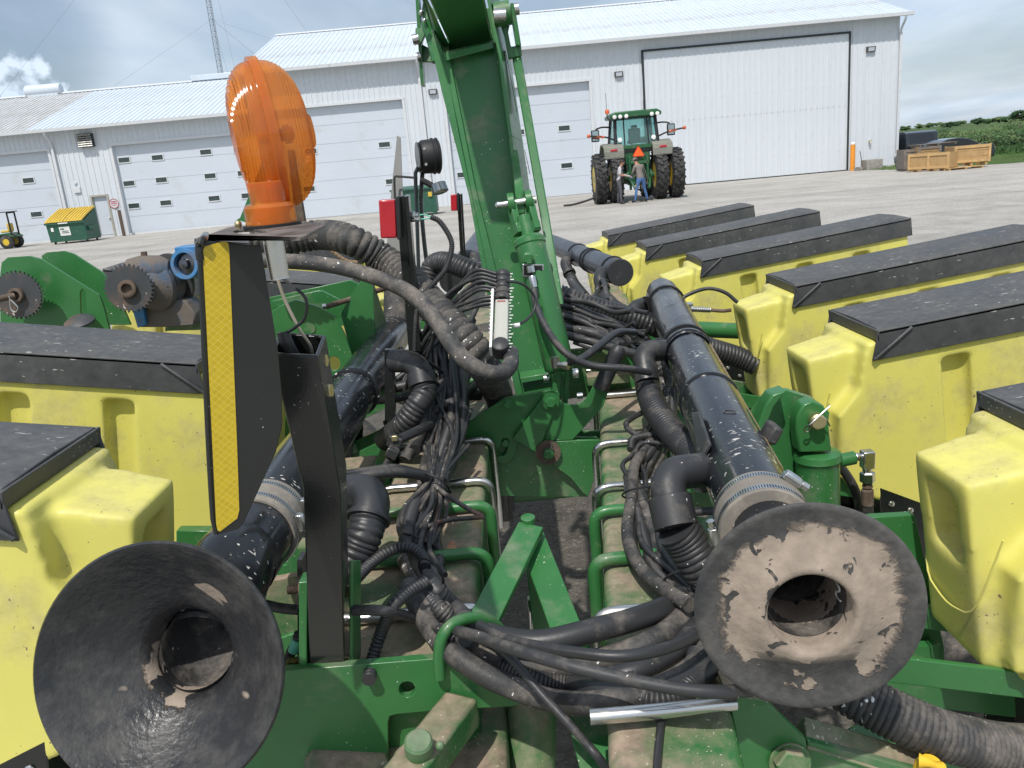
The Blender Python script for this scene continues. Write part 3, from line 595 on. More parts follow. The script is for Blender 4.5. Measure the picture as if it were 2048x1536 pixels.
# ground cover in front of the bushes
rg = random.Random(11); wd = MB()
for i in range(26000):
    y = rg.uniform(49, 66); x = rg.uniform(24, 24+(y*0.75)); z = hill_z(x, y); h = rg.uniform(0.2, 0.7)*(0.5+0.5*noise.noise(Vector((x*0.4, y*0.4, 5)))+0.3); a = rg.uniform(0, 3.14); s = rg.uniform(0.05, 0.14)
    wd.add([(x-math.cos(a)*s, y-math.sin(a)*s, z+h*0.6), (x+math.cos(a)*s, y+math.sin(a)*s, z+h*0.6), (x+rg.uniform(-.1, .1), y, z+h)], [(0, 1, 2)])
o = obj('tall_weeds', wd, L2, sharp=180); tag(o, 'tall green weeds covering the slope behind the grass verge', 'weeds', kind='stuff')
gr = MB()
for i in range(9000):
    x = rg.uniform(20.8, 42); y = rg.uniform(40.2, 47.5) if x > 24 else rg.uniform(41.5, 47.7)
    h = rg.uniform(0.05, 0.18); gr.add([(x-0.02, y, 0), (x+0.02, y, 0), (x+rg.uniform(-.03, .03), y, h)], [(0, 1, 2)])
o = obj('verge_grass', gr, L3, sharp=180); tag(o, 'ragged grass tufts along the shed corner and verge', 'grass', kind='stuff')
# ================================================================ THINGS IN THE YARD
M_tyre = newmat('tyre_rubber', (0.026, 0.027, 0.029), 0.8, dust=0.42, dustcol=(0.12, 0.11, 0.095), dscale=5)
M_rim = newmat('yellow_rim', (0.60, 0.42, 0.03), 0.45, dust=0.35)
M_grn = newmat('tractor_green', (0.020, 0.105, 0.040), 0.4, dust=0.36, dustcol=(0.16, 0.15, 0.12), dscale=3)
M_dustg = newmat('dusty_fender', (0.22, 0.22, 0.185), 0.7, dust=0.4, dustcol=(0.10, 0.14, 0.09), dscale=3)
M_cabg = bpy.data.materials.new('cab_glass'); t_, b_ = nodes(M_cabg); b_.inputs['Base Color'].default_value = (0.55, 0.80, 0.78, 1); b_.inputs['Roughness'].default_value = 0.03; b_.inputs['Transmission Weight'].default_value = 0.9; b_.inputs['IOR'].default_value = 1.1
def wheel(parent, c, r, w, name='wheel', lugs=22, rimr=0.56, rim=True, dualface=-1):
    """tyre with angled lugs, dished rim; axle along x"""
    c = Vector(c); t = MB()
    pr = [(-w/2, r*rimr), (-w/2, r*0.80), (-w*0.42, r*0.93), (-w*0.2, r*0.955), (w*0.2, r*0.955), (w*0.42, r*0.93), (w/2, r*0.80), (w/2, r*rimr)]
    t.lathe(c, (1, 0, 0), pr, 40, closed=True)
    for i in range(lugs*2):
        a = 2*math.pi*i/(lugs*2); s = 1 if i % 2 else -1
        for q in range(2):
            a2 = a+q*0.085*1.0; x0, x1 = (0.0, w*0.28) if q == 0 else (w*0.26, w*0.5)
            ctr = Vector((s*(x0+x1)/2, 0, 0)); m = Matrix.Rotation(-(a2+0.04), 3, 'X')
            rr = r*(0.975 if q == 0 else 0.935)
            ctr = c+Vector((ctr.x, math.sin(a2)*rr, math.cos(a2)*rr)); t.box(ctr, (x1-x0, r*0.075, r*0.07), Matrix.Rotation(-a2, 3, 'X') @ Matrix.Rotation(s*0.5, 3, 'Z'))
    g = thing_child(name, parent) if False else None
    ty = obj(name, t, M_tyre, parent, sharp=25)
    if rim:
        d = MB()
        d.lathe(c, (1, 0, 0), [(-w*0.46, r*rimr), (-w*0.46, r*rimr*0.94), (-w*0.22, r*rimr*0.86), (-w*0.16, r*0.25), (-w*0.22, r*0.22), (-w*0.22, 0)], 36)
        d.lathe(c, (1, 0, 0), [(w*0.46, r*rimr), (w*0.46, r*rimr*0.94), (w*0.22, r*rimr*0.86), (w*0.1, r*0.25), (w*0.1, 0)], 36)
        obj('rim', d, M_rim, ty)
        hb_ = MB()
        for i in range(8): a = i*math.pi/4; hb_.cyl(c+Vector((-w*0.26, math.cos(a)*r*0.16, math.sin(a)*r*0.16)), c+Vector((-w*0.16, math.cos(a)*r*0.16, math.sin(a)*r*0.16)), 0.02, 6)
        obj('wheel_bolt', hb_, 'zinc', ty)
    return ty
# ---- big tractor seen from behind
TX, TY = 6.25, 36.3
tr = thing('tractor', 'green tractor with dual rear wheels parked facing the tall shed', 'tractor', (TX, TY, 0))
def L(x, y, z): return Vector((TX+x, TY+y, z))
for x in (-1.66, -0.96, 0.96, 1.66): wheel(tr, L(x, 0, 1.06), 1.06, 0.50)
for x in (-0.92, 0.92): wheel(tr, L(x, 3.0, 0.78), 0.78, 0.45)
obj('axle', MB().cyl(L(-1.9, 0, 1.06), L(1.9, 0, 1.06), 0.12, 16).cyl(L(-0.6, 0, 1.06), L(0.6, 0, 1.06), 0.26, 16).cyl(L(-0.9, 3.0, 0.78), L(0.9, 3.0, 0.78), 0.12, 12), M_grn, tr)
obj('rear_housing', MB().box(L(0, 0.1, 1.15), (0.75, 0.9, 0.95)).box(L(0, 0.0, 1.9), (1.1, 0.5, 0.75)), M_grn, tr, bevel=0.05)
obj('chassis', MB().box(L(0, 1.6, 1.0), (0.7, 3.0, 0.6)), M_grn, tr, bevel=0.03)
obj('hood', MB().prism([L(-0.5, 1.5, 1.3), L(0.5, 1.5, 1.3), L(0.5, 1.5, 2.05), L(0.35, 1.5, 2.25), L(-0.35, 1.5, 2.25), L(-0.5, 1.5, 2.05)], (0, 2.7, -0.15)), M_grn, tr, bevel=0.04)
for s in (-1, 1):
    pts = [L(s*0.62, -0.62, 2.05), L(s*0.62, -0.55, 2.35), L(s*0.62, -0.1, 2.50), L(s*0.62, 0.6, 2.5), L(s*0.62, 1.1, 2.1), L(s*0.62, 1.1, 2.02), L(s*0.62, 0.55, 2.4), L(s*0.62, -0.1, 2.4), L(s*0.62, -0.48, 2.25), L(s*0.62, -0.56, 2.0)]
    fd = obj('fender', MB().prism(pts, (s*0.85, 0, 0)), M_dustg, tr, bevel=0.04)
    obj('tail_lamp', MB().box(L(s*1.05, -0.60, 2.20), (0.30, 0.08, 0.09)), 'red', fd, bevel=0.01)
    obj('fender_panel', MB().box(L(s*1.03, -0.59, 2.02), (0.84, 0.06, 0.34)), M_dustg, fd, bevel=0.03)
    bx = thing_child('warning_arm', tr)
    p0 = L(s*0.75, -0.1, 2.55); p1 = L(s*1.35, -0.3, 2.78); p2 = L(s*2.05, -0.3, 2.88)
    obj('arm', MB().tube([p0, p1, p2], 0.035, 8, 0.08), 'black_flat', bx)
    obj('reflector', MB().tube([p1+(p2-p1)*0.05, p1+(p2-p1)*0.5], 0.05, 8, 0.08), 'orange_marker', bx)
    obj('end_lamp', MB().sphere(p2, 0.08, 12, 8), 'orange_marker', bx)
    mr_ = thing_child('mirror', tr)
    q0 = L(s*0.95, 0.9, 3.2); q1 = L(s*1.35, 0.7, 3.22); q2 = L(s*1.62, 0.6, 3.15)
    obj('mirror_arm', MB().tube([q0, q1, q2], 0.035, 8, 0.08), 'black_flat', mr_)
    obj('mirror_housing', MB().box(L(s*1.66, 0.58, 2.88), (0.36, 0.10, 0.50)), 'black_flat', mr_, bevel=0.05)
    obj('mirror_glass', MB().box(L(s*1.66, 0.52, 2.88), (0.26, 0.02, 0.40)), newmat('mirror_glass', (0.45, 0.55, 0.58), 0.08, metal=1) if s < 0 else bpy.data.materials['mirror_glass'], mr_)
    obj('work_lamp', MB().lathe(L(s*0.72, -0.22, 2.60), (0, -1, 0.1), [(0, 0.08), (0.08, 0.10), (0.09, 0.08)], 14), 'white_plastic', tr)
cab = thing_child('cab', tr)
# posts
CP = [(-0.92, -0.25, 2.30), (0.92, -0.25, 2.30), (0.98, 1.35, 2.25), (-0.98, 1.35, 2.25)]
CT = [(-0.86, 0.0, 3.50), (0.86, 0.0, 3.50), (0.86, 1.25, 3.50), (-0.86, 1.25, 3.50)]
for k, (a, b2) in enumerate(zip(CP, CT)):
    obj('cab_post', MB().tube([L(*a), L(*b2)], 0.075, 8, 0.2), 'black_flat', cab)
for s in (-1, 1): obj('inner_post', MB().tube([L(s*0.52, -0.27, 2.30), L(s*0.50, -0.03, 3.50)], 0.03, 8, 0.2), 'black_flat', cab)
obj('cab_sill', MB().box(L(0, -0.25, 2.28), (1.9, 0.14, 0.16)).box(L(0, 1.3, 2.3), (1.9, 0.1, 0.2)).box(L(0.93, 0.5, 2.28), (0.1, 1.6, 0.16)).box(L(-0.93, 0.5, 2.28), (0.1, 1.6, 0.16)), M_grn, cab, bevel=0.02)
obj('cab_floor', MB().box(L(0, 0.5, 2.15), (1.8, 1.6, 0.1)), 'black_flat', cab)
def quad(mb, P, t=0.012):
    P = [Vector(p) for p in P]; n = (P[1]-P[0]).cross(P[3]-P[0]).normalized()*t; return mb.prism(P, n)
obj('rear_glass', quad(MB(), [L(-0.86, -0.24, 2.36), L(0.86, -0.24, 2.36), L(0.80, -0.01, 3.48), L(-0.80, -0.01, 3.48)]), M_cabg, cab)
obj('windscreen', quad(MB(), [L(-0.92, 1.36, 2.36), L(0.92, 1.36, 2.36), L(0.80, 1.27, 3.48), L(-0.80, 1.27, 3.48)]), M_cabg, cab)
for s in (-1, 1): obj('side_glass', quad(MB(), [L(s*0.95, -0.2, 2.36), L(s*0.99, 1.3, 2.36), L(s*0.87, 1.2, 3.48), L(s*0.87, 0.05, 3.48)]), M_cabg, cab)
obj('roof', MB().prism([L(-1.08, -0.35, 3.50), L(1.08, -0.35, 3.50), L(1.10, -0.35, 3.64), L(0.90, -0.35, 3.76), L(-0.90, -0.35, 3.76), L(-1.10, -0.35, 3.64)], (0, 1.9, 0)), M_grn, cab, bevel=0.05, seg=3)
obj('roof_lining', MB().box(L(0, 0.55, 3.49), (1.85, 1.5, 0.06)), 'black_flat', cab)
for x in (-0.92, -0.68, -0.42, 0.66, 0.90): obj('roof_lamp', MB().lathe(L(x, -0.36, 3.55), (0, -1, 0), [(0, 0.075), (0.05, 0.085), (0.06, 0.07)], 14), 'white_plastic', cab)
obj('seat', MB().box(L(0.0, 0.30, 2.75), (0.52, 0.14, 0.60)).box(L(0, 0.5, 2.5), (0.52, 0.5, 0.15)).box(L(0.0, 0.28, 3.1), (0.28, 0.1, 0.16)), 'black_flat', cab, bevel=0.05)
obj('console', MB().box(L(0.45, 0.7, 2.55), (0.2, 0.7, 0.25)).cyl(L(0, 1.0, 2.3), L(0, 0.9, 2.85), 0.05, 10).lathe(L(0, 0.88, 2.85), (0, -0.5, 1), [(0, 0.17), (0.03, 0.19)], 20), 'black_flat', cab)
bc = thing_child('beacon', tr)
obj('beacon_stem', MB().tube([L(-1.0, -0.1, 3.35), L(-1.18, -0.1, 3.55), L(-1.18, -0.1, 3.72)], 0.02, 6, 0.05), 'black_flat', bc)
obj('beacon_lens', MB().lathe(L(-1.18, -0.1, 3.72), (0, 0, 1), [(0, 0.09), (0.10, 0.10), (0.17, 0.07), (0.19, 0)], 14), 'orange_marker', bc)
obj('antenna', MB().cyl(L(-1.15, 0.3, 3.6), L(-1.15, 0.3, 4.6), 0.008, 5), 'black_flat', tr)
# slow moving triangle
tc_ = L(0.02, -0.42, 2.02)
tri = lambda r, y: [tc_+Vector((math.sin(a)*r, y, math.cos(a)*r)) for a in (R(-7), R(7), R(113), R(127), R(233), R(247))]
sm = obj('triangle_sign', MB().prism(tri(0.27, 0), (0, -0.01, 0)), newmat('dark_red_edge', (0.5, 0.02, 0.01), 0.5), tr)
obj('orange_face', MB().prism(tri(0.23, -0.012), (0, -0.006, 0)), newmat('bright_orange', (0.95, 0.13, 0.02), 0.5), sm)
obj('hitch_frame', MB().box(L(-0.38, -0.45, 1.2), (0.10, 0.12, 1.4)).box(L(0.38, -0.45, 1.2), (0.10, 0.12, 1.4)).box(L(0, -0.45, 1.62), (0.8, 0.12, 0.12)).box(L(0, -0.4, 0.75), (0.7, 0.3, 0.12)), M_grn, tr, bevel=0.02)
obj('lift_arm', MB().tube([L(-0.42, -0.3, 1.0), L(-0.40, -0.8, 0.85), L(-0.30, -1.1, 0.55)], 0.05, 8, 0.08), M_grn, tr); obj('lift_arm', MB().tube([L(0.42, -0.3, 1.0), L(0.40, -0.8, 0.85), L(0.30, -1.1, 0.55)], 0.05, 8, 0.08), M_grn, tr)
obj('drawbar', MB().box(L(0, -0.6, 0.48), (0.12, 1.0, 0.06)), 'black_flat', tr)
obj('valve_block', MB().box(L(0.0, -0.42, 1.42), (0.42, 0.14, 0.26)), M_dustg, tr, bevel=0.02)
hm = MB()
for i in range(7): x = -0.2+i*0.07; hm.tube([L(x, -0.5, 1.4), L(x*1.3, -0.75, 1.15-0.03*i), L(x*0.8+0.1, -0.9, 0.7)], 0.02, 6, 0.06)
obj('hydraulic_hose', hm, 'black_flat', tr)
obj('exhaust', MB().cyl(L(0.85, 1.7, 2.1), L(0.85, 1.7, 3.4), 0.07, 14), 'black_flat', tr)
th = thing('hose_on_ground', 'black hose lying on the concrete left of the tractor wheels', 'hose', (4.0, 36.6, 0))
obj('hose', MB().tube([(4.4, 36.4, 0.30), (3.9, 36.5, 0.16), (3.4, 36.7, 0.06), (3.0, 36.8, 0.045)], 0.045, 8, 0.08), 'black_flat', th)

# ---- people
def person(label, loc, yaw, shirt, pants, pose, capm, vest=None, h=1.80):
    """one skinned body with five-fingered hands, coloured by region; hair and cap are children"""
    t = thing('person', label, 'person', loc)
    k = h/1.80; J = {}; E = []; Rr = {}
    def j(n, x, y, z, r, p=None):
        J[n] = (x*k, y*k, z*k); Rr[n] = r*k
        if p: E.append((p, n))
    # body faces -Y in its own frame
    bend = pose.get('bend', 0.05)
    j('pelvis', 0, 0, 0.97, 0.135); j('belly', 0, -0.01-bend*0.3, 1.12, 0.130, 'pelvis'); j('chest', 0, -bend*0.9, 1.32, 0.150, 'belly'); j('upper', 0, -bend*1.25, 1.45, 0.105, 'chest')
    j('neck', 0, -bend*1.6-0.01, 1.53, 0.055, 'upper'); j('head', 0, -bend*2.0-0.03, 1.62, 0.083, 'neck'); j('crown', 0, -bend*2.2-0.025, 1.72, 0.085, 'head'); 
    for s, n in ((-1, 'l'), (1, 'r')):
        fw, sp = pose.get('leg'+n, (0, 0.10))
        j('hip'+n, s*0.09, 0, 0.93, 0.105, 'pelvis'); j('thigh'+n, s*(0.10+sp*0.2), -fw*0.4, 0.72, 0.085, 'hip'+n); j('knee'+n, s*(0.10+sp*0.4), -fw*0.6-0.01, 0.50, 0.062, 'thigh'+n); j('calf'+n, s*(0.10+sp*0.6), -fw*0.8+0.02, 0.33, 0.058, 'knee'+n)
        j('ankle'+n, s*(0.10+sp*0.8), -fw+0.03, 0.09, 0.042, 'calf'+n); j('toe'+n, s*(0.11+sp*0.9), -fw-0.14, 0.045, 0.040, 'ankle'+n)
        j('sh'+n, s*0.17, -bend*1.1, 1.44, 0.072, 'upper')
        e, w_ = pose['arm'+n]
        j('el'+n, *e, 0.046, 'sh'+n); j('wr'+n, *w_, 0.030, 'el'+n)
        d = (Vector(w_)-Vector(e)).normalized(); side = d.cross(Vector((0, 0, 1))).normalized()
        pm = Vector(w_)+d*0.07; j('palm'+n, *pm, 0.034, 'wr'+n)
        for f, (o, ln) in enumerate(((-0.03, 0.075), (-0.01, 0.085), (0.012, 0.08), (0.032, 0.062))):
            b2 = pm+side*o+d*0.035; j(f'f{f}{n}', *b2, 0.010, 'palm'+n); j(f'g{f}{n}', *(b2+d*ln*0.6+Vector((0, 0, -0.02))), 0.009, f'f{f}{n}'); j(f'h{f}{n}', *(b2+d*ln+Vector((0, 0, -0.045))), 0.008, f'g{f}{n}')
        b2 = Vector(w_)+d*0.03+side*(-s*0.035); j('tb'+n, *b2, 0.013, 'palm'+n); j('tc'+n, *(b2+d*0.04+side*(-s*0.02)), 0.010, 'tb'+n)
    names = list(J); me = bpy.data.meshes.new('body'); rot = Matrix.Rotation(yaw, 3, 'Z')
    me.from_pydata([tuple(rot @ Vector(J[n])) for n in names], [(names.index(a), names.index(b2)) for a, b2 in E], []); me.update()
    o = bpy.data.objects.new('body', me); COL.objects.link(o); o.parent = t; ORG[o] = ORG[t]
    sk = o.modifiers.new('skin', 'SKIN'); ls = me.skin_vertices[0].data if me.skin_vertices else None
    if ls is None:
        bm = bmesh.new(); bm.from_mesh(me); bm.verts.layers.skin.verify(); bm.to_mesh(me); bm.free(); ls = me.skin_vertices[0].data
    for i, n in enumerate(names): ls[i].radius = (Rr[n], Rr[n]); ls[i].use_root = (n == 'pelvis')
    for n in ('pelvis', 'belly', 'chest'): ls[names.index(n)].radius = (Rr[n]*1.12, Rr[n]*0.82)
    sb = o.modifiers.new('sub', 'SUBSURF'); sb.levels = 1; sb.render_levels = 1
    dg = bpy.context.evaluated_depsgraph_get(); m2 = bpy.data.meshes.new_from_object(o.evaluated_get(dg)); o.modifiers.clear(); o.data = m2
    m2.materials.clear()
    for m in (MT['skin'], shirt, pants, MT['black_flat'], vest or shirt): m2.materials.append(m)
    inv = rot.inverted()
    for p in m2.polygons:
        c = inv @ p.center/k; p.use_smooth = True; arm = abs(c.x) > 0.20
        if arm and c.z > 0.6: idx = 1 if c.z > pose.get('sleeve', 1.25) else 0
        elif c.z > 1.515: idx = 0
        elif c.z > 0.98: idx = 4 if (vest and abs(c.x) < 0.13) else 1
        elif c.z > 0.10: idx = 2
        else: idx = 3
        p.material_index = idx
    hd_ = rot @ Vector(J['crown']); hc = rot @ Vector(J['head'])
    org = Vector(loc)
    fw = rot @ Vector((0, -1, 0)); sd = rot @ Vector((1, 0, 0))
    f_ = MB()
    obj('nose', MB().lathe(org+hc+fw*0.085*k+Vector((0, 0, 0.035)), fw+Vector((0, 0, -0.5)), [(0, 0.018), (0.025, 0.008)], 8), 'skin', t)
    for s in (-1, 1):
        obj('ear', MB().sphere(org+hc+sd*s*0.088*k+Vector((0, 0, 0.04)), 0.022, 8, 6, (0.6, 1, 1.3)), 'skin', t)
        obj('eye', MB().sphere(org+hc+fw*0.078*k+sd*s*0.03+Vector((0, 0, 0.06)), 0.010, 8, 6), 'black_flat', t)
    obj('mouth', MB().box(org+hc+fw*0.084*k+Vector((0, 0, -0.01)), (0.035, 0.01, 0.006)), 'red', t)
    obj('hair', MB().sphere(org+(hd_+hc)/2-fw*0.022+Vector((0, 0, 0.03)), 0.092, 14, 10, (1, 1, 1.0)), newmat('dark_hair', (0.05, 0.035, 0.025), 0.9) if 'dark_hair' not in bpy.data.materials else bpy.data.materials['dark_hair'], t)
    if capm:
        cp = obj('cap', MB().lathe(org+hd_+Vector((0, 0, -0.01)), (0, 0, 1), [(0, 0.102), (0.04, 0.10), (0.075, 0.075), (0.095, 0.0)], 18), capm, t)
        obj('cap_brim', MB().prism([org+hd_+sd*0.08+Vector((0, 0, -0.005)), org+hd_+sd*0.06+fw*0.17, org+hd_-sd*0.06+fw*0.17, org+hd_-sd*0.08+Vector((0, 0, -0.005))], (0, 0, 0.008)), capm, cp)
    return t
cl = lambda n, c: newmat(n, c, 0.9, dust=0.3, dustcol=(0.3, 0.28, 0.25), dscale=6)
person('person in white and grey shirt and dark trousers reaching right behind the tractor', (5.20, 34.75, 0), R(75), cl('white_shirt', (0.52, 0.50, 0.52)), cl('dark_trousers', (0.085, 0.085, 0.095)),
       dict(bend=0.07, arml=((-0.24, -0.10, 1.18), (-0.16, -0.40, 1.12)), armr=((0.26, -0.12, 1.20), (0.14, -0.38, 1.10)), legl=(0.12, 0.1), legr=(-0.06, 0.1), sleeve=1.22), None, vest=cl('grey_vest', (0.13, 0.13, 0.15)), h=1.82)
person('person in brown-grey sweatshirt, cap and blue jeans bending towards the hitch', (6.10, 34.65, 0), R(-150), cl('brown_sweatshirt', (0.20, 0.175, 0.155)), cl('blue_jeans', (0.07, 0.15, 0.33)),
       dict(bend=0.12, arml=((-0.24, -0.22, 1.22), (-0.14, -0.46, 1.08)), armr=((0.25, -0.20, 1.20), (0.12, -0.45, 1.05)), legl=(0.02, 0.25), legr=(0.12, 0.2), sleeve=0.6), cl('grey_cap', (0.20, 0.21, 0.20)), h=1.84)

# ---- dumpster
dx0, dx1, dyf = -23.75, -21.75, 44.1
db = thing('dumpster', 'green dumpster with a ribbed yellow lid and white notice by the entry door', 'dumpster', (-22.7, 44.9, 0))
M_dg = newmat('dumpster_green', (0.022, 0.10, 0.065), 0.5, dust=0.32)
M_yl = newmat('yellow_lid', (0.60, 0.42, 0.06), 0.5, dust=0.3)
def side(x): return [(x, dyf, 0.12), (x, dyf-0.12, 1.12), (x, dyf+1.5, 1.72), (x, dyf+1.5, 0.12)]
obj('bin_body', MB().prism(side(dx0), (dx1-dx0, 0, 0)), M_dg, db, bevel=0.02)
obj('top_rail', MB().box(((dx0+dx1)/2, dyf-0.15, 1.08), (dx1-dx0+0.1, 0.08, 0.10)), M_dg, db, bevel=0.01)
for s, x in ((-1, dx0-0.07), (1, dx1+0.07)): obj('fork_pocket', MB().box((x, dyf+0.6, 0.72), (0.14, 0.8, 0.22)), M_dg, db, bevel=0.01)
for i, xx in enumerate((dx0, (dx0+dx1)/2+0.01)):
    w = (dx1-dx0)/2-0.02; ld = obj('lid', MB().prism([(xx, dyf-0.22, 1.14), (xx, dyf-0.22, 1.19), (xx, dyf+0.5, 1.47), (xx, dyf+1.52, 1.80), (xx, dyf+1.52, 1.75), (xx, dyf+0.5, 1.42)], (w, 0, 0)), M_yl, db, bevel=0.01)
    rb = MB()
    for q in range(6): x = xx+0.09+q*(w-0.18)/5; rb.prism([(x, dyf-0.2, 1.19), (x, dyf-0.2, 1.225), (x, dyf+0.5, 1.505), (x, dyf+1.5, 1.83), (x, dyf+1.5, 1.79), (x, dyf+0.5, 1.46)], (0.06, 0, 0))
    obj('lid_rib', rb, M_yl, ld)
obj('notice', MB().box(((dx0+dx1)/2-0.08, dyf-0.075, 0.66), (0.55, 0.012, 0.46), Matrix.Rotation(R(6), 3, 'X')), 'white_plastic', db)
nt = obj('notice_print', MB().box(((dx0+dx1)/2-0.2, dyf-0.10, 0.78), (0.2, 0.005, 0.06)).box(((dx0+dx1)/2-0.06, dyf-0.09, 0.66), (0.34, 0.005, 0.03)).box(((dx0+dx1)/2-0.06, dyf-0.085, 0.58), (0.38, 0.005, 0.03)), M_dg, db)
obj('sticker', MB().box((dx0+0.28, dyf-0.09, 0.78), (0.13, 0.012, 0.2)), 'white_plastic', db); obj('sticker', MB().box((dx0+0.95, dyf-0.205, 1.08), (0.5, 0.01, 0.06)), 'white_plastic', db)
for x in (dx0+0.15, dx1-0.15):
    for y in (dyf+0.2, dyf+1.3): obj('caster', MB().cyl((x-0.03, y, 0.075), (x+0.03, y, 0.075), 0.075, 14), 'black_flat', db)
# ---- second green bin beyond the planter
gb = thing('green_bin', 'dark green bin with yellow corner stickers standing by the shed wall behind the raised arm', 'bin', (-4.0, 40.2, 0))
gx0, gx1 = -4.95, -2.85
obj('bin_body', MB().prism([(gx0, 40, 0.12), (gx0, 39.9, 1.30), (gx0, 41.4, 1.42), (gx0, 41.4, 0.12)], (gx1-gx0, 0, 0)), M_dg, gb, bevel=0.02)
obj('bin_rim', MB().box(((gx0+gx1)/2, 39.87, 1.28), (gx1-gx0+0.1, 0.08, 0.09)), M_dg, gb, bevel=0.01)
for x in (gx0+0.2, gx1-0.25): obj('yellow_sticker', MB().box((x, 39.88, 0.98), (0.18, 0.01, 0.22)), M_yl, gb)
obj('skid', MB().box((gx0+0.15, 40.7, 0.06), (0.1, 1.4, 0.12)).box((gx1-0.15, 40.7, 0.06), (0.1, 1.4, 0.12)), M_dg, gb)
# ---- lawn tractor cut by the left edge
lx0 = A(16, 483, 44.3).x
lt = thing('lawn_tractor', 'small green lawn tractor with a black canopy cut by the left edge', 'lawn tractor', (lx0-0.8, 44.6, 0))
def LL(x, y, z): return Vector((lx0+x, 44.6+y, z))
for (x, y, r, w) in ((0, -0.38, 0.36, 0.24), (0, 0.5, 0.36, 0.24), (-1.5, -0.36, 0.26, 0.16), (-1.5, 0.46, 0.26, 0.16)):
    c = LL(x, y, r); ty = obj('wheel', MB().lathe(c-Vector((0, w/2, 0)), (0, 1, 0), [(0, r*0.5), (0, r*0.85), (w*0.15, r), (w*0.85, r), (w, r*0.85), (w, r*0.5)], 28, closed=True), M_tyre, lt)
    obj('rim', MB().lathe(c-Vector((0, w*0.45, 0)), (0, 1, 0), [(0, r*0.5), (0.05, r*0.42), (0.06, r*0.15), (0.02, 0.0)], 20), M_rim, ty)
obj('fender', MB().prism([LL(-0.55, -0.45, 0.45), LL(-0.5, -0.45, 0.78), LL(0.1, -0.45, 0.82), LL(0.42, -0.45, 0.62), LL(0.40, -0.45, 0.55), LL(0.05, -0.45, 0.74), LL(-0.35, -0.45, 0.70)], (0, 1.0, 0)), M_grn, lt, bevel=0.03)
obj('hood', MB().prism([LL(-1.9, -0.25, 0.35), LL(-1.9, -0.25, 0.75), LL(-0.9, -0.25, 0.95), LL(-0.75, -0.25, 0.55), LL(-0.75, -0.25, 0.35)], (0, 0.6, 0)), M_grn, lt, bevel=0.05)
obj('deck', MB().box(LL(-0.7, 0.05, 0.38), (0.9, 0.9, 0.1)), M_grn, lt, bevel=0.02)
obj('seat', MB().box(LL(-0.12, 0.05, 0.90), (0.45, 0.45, 0.12)).box(LL(0.10, 0.05, 1.10), (0.12, 0.45, 0.42)), M_yl, lt, bevel=0.04)
rp_ = obj('roll_bar', MB().box(LL(0.28, -0.3, 1.2), (0.07, 0.07, 1.3)).box(LL(0.28, 0.4, 1.2), (0.07, 0.07, 1.3)).box(LL(0.28, 0.05, 1.85), (0.07, 0.75, 0.07)), 'black_flat', lt, bevel=0.01)
obj('canopy', MB().box(LL(-0.35, 0.05, 1.90), (1.5, 1.0, 0.05)), 'black_flat', lt, bevel=0.02)
obj('bagger_arm', MB().tube([LL(0.3, -0.3, 0.75), LL(0.5, -0.3, 0.62), LL(0.55, -0.3, 0.40)], 0.04, 8, 0.06), 'black_flat', lt)
# ---- crates, pallets and the concrete trough at the right
M_wood = newmat('fresh_pine', (0.52, 0.34, 0.15), 0.7, var=0.2, vscale=5); M_ply = newmat('plywood', (0.42, 0.27, 0.12), 0.7, var=0.15, vscale=3); M_old = newmat('weathered_wood', (0.19, 0.165, 0.14), 0.9, var=0.3, vscale=4)
def crate(label, loc, yaw, w, d, h, m, mp, group, lift=0.12, ends=True, slats=0):
    t = thing('crate', label, 'crate', loc, group); Rm = Matrix.Rotation(yaw, 3, 'Z'); o = Vector(loc)
    def bp(name, c, s, mm, par=t): return obj(name, MB().box(o+Rm @ Vector(c), s, Rm), mm, par, bevel=0.004)
    for y, n in ((-d/2, -1), (d/2, 1)):
        if slats:
            for q in range(slats): bp('slat', (0, y, lift+(q+0.5)*(h-lift)/slats), (w, 0.02, (h-lift)/slats-0.02), mp)
        else: bp('side_board', (0, y, lift+(h-lift)/2), (w, 0.018, h-lift), mp)
        for zz in (lift+0.06, h-0.06): bp('rail', (0, y+n*0.028, zz), (w, 0.035, 0.11), m)
        k = max(2, int(w/0.9)+1)
        for i in range(k): bp('batten', (-w/2+0.06+i*(w-0.12)/(k-1), y+n*0.030, lift+(h-lift)/2), (0.11, 0.04, h-lift+0.04), m)
    for x in (-w/2, w/2):
        bp('end_board', (x, 0, lift+(h-lift)/2), (0.018, d-0.04, h-lift), mp)
    for x in (-w*0.4, 0, w*0.4): bp('skid', (x, 0, lift/2), (0.1, d, lift-0.01), m)
    return t
g = 'crates by the shed corner'
yA, yB = 38.3, 38.7
xa = A(1882, 320, yA).x; xb = A(1935, 315, yB).x
crate('fresh pine crate with three upright battens, left of the framed pine crate', (xa, 39.0, 0), R(-52), 1.9, 0.9, 0.82, M_wood, M_ply, g, slats=0)
crate('fresh pine crate with a picture-frame front raised on a skid, rightmost of the pile', (xb+0.1, 38.9, 0.10), R(-4), 1.65, 0.9, 0.92, M_wood, M_ply, g, lift=0.16, slats=3)
crate('weathered grey crate beside the shed corner', (A(1822, 320, 41.2).x, 41.2, 0), R(-8), 1.05, 1.0, 1.02, M_old, M_old, g, slats=6)
crate('brown faded crate behind the pine crate with three battens', (A(1856, 315, 40.6).x, 40.8, 0), R(-10), 1.05, 1.0, 1.10, M_old, M_ply, g, slats=4)
pl = thing('pallet', 'old pallet lying on top of the faded crates', 'pallet', (A(1858, 300, 41).x, 40.9, 1.11))
for i in range(7): obj('pallet_board', MB().box(ORG[pl]+Vector((0.1, -0.5+i*0.16, 0.10)), (1.9, 0.1, 0.02)), M_old, pl)
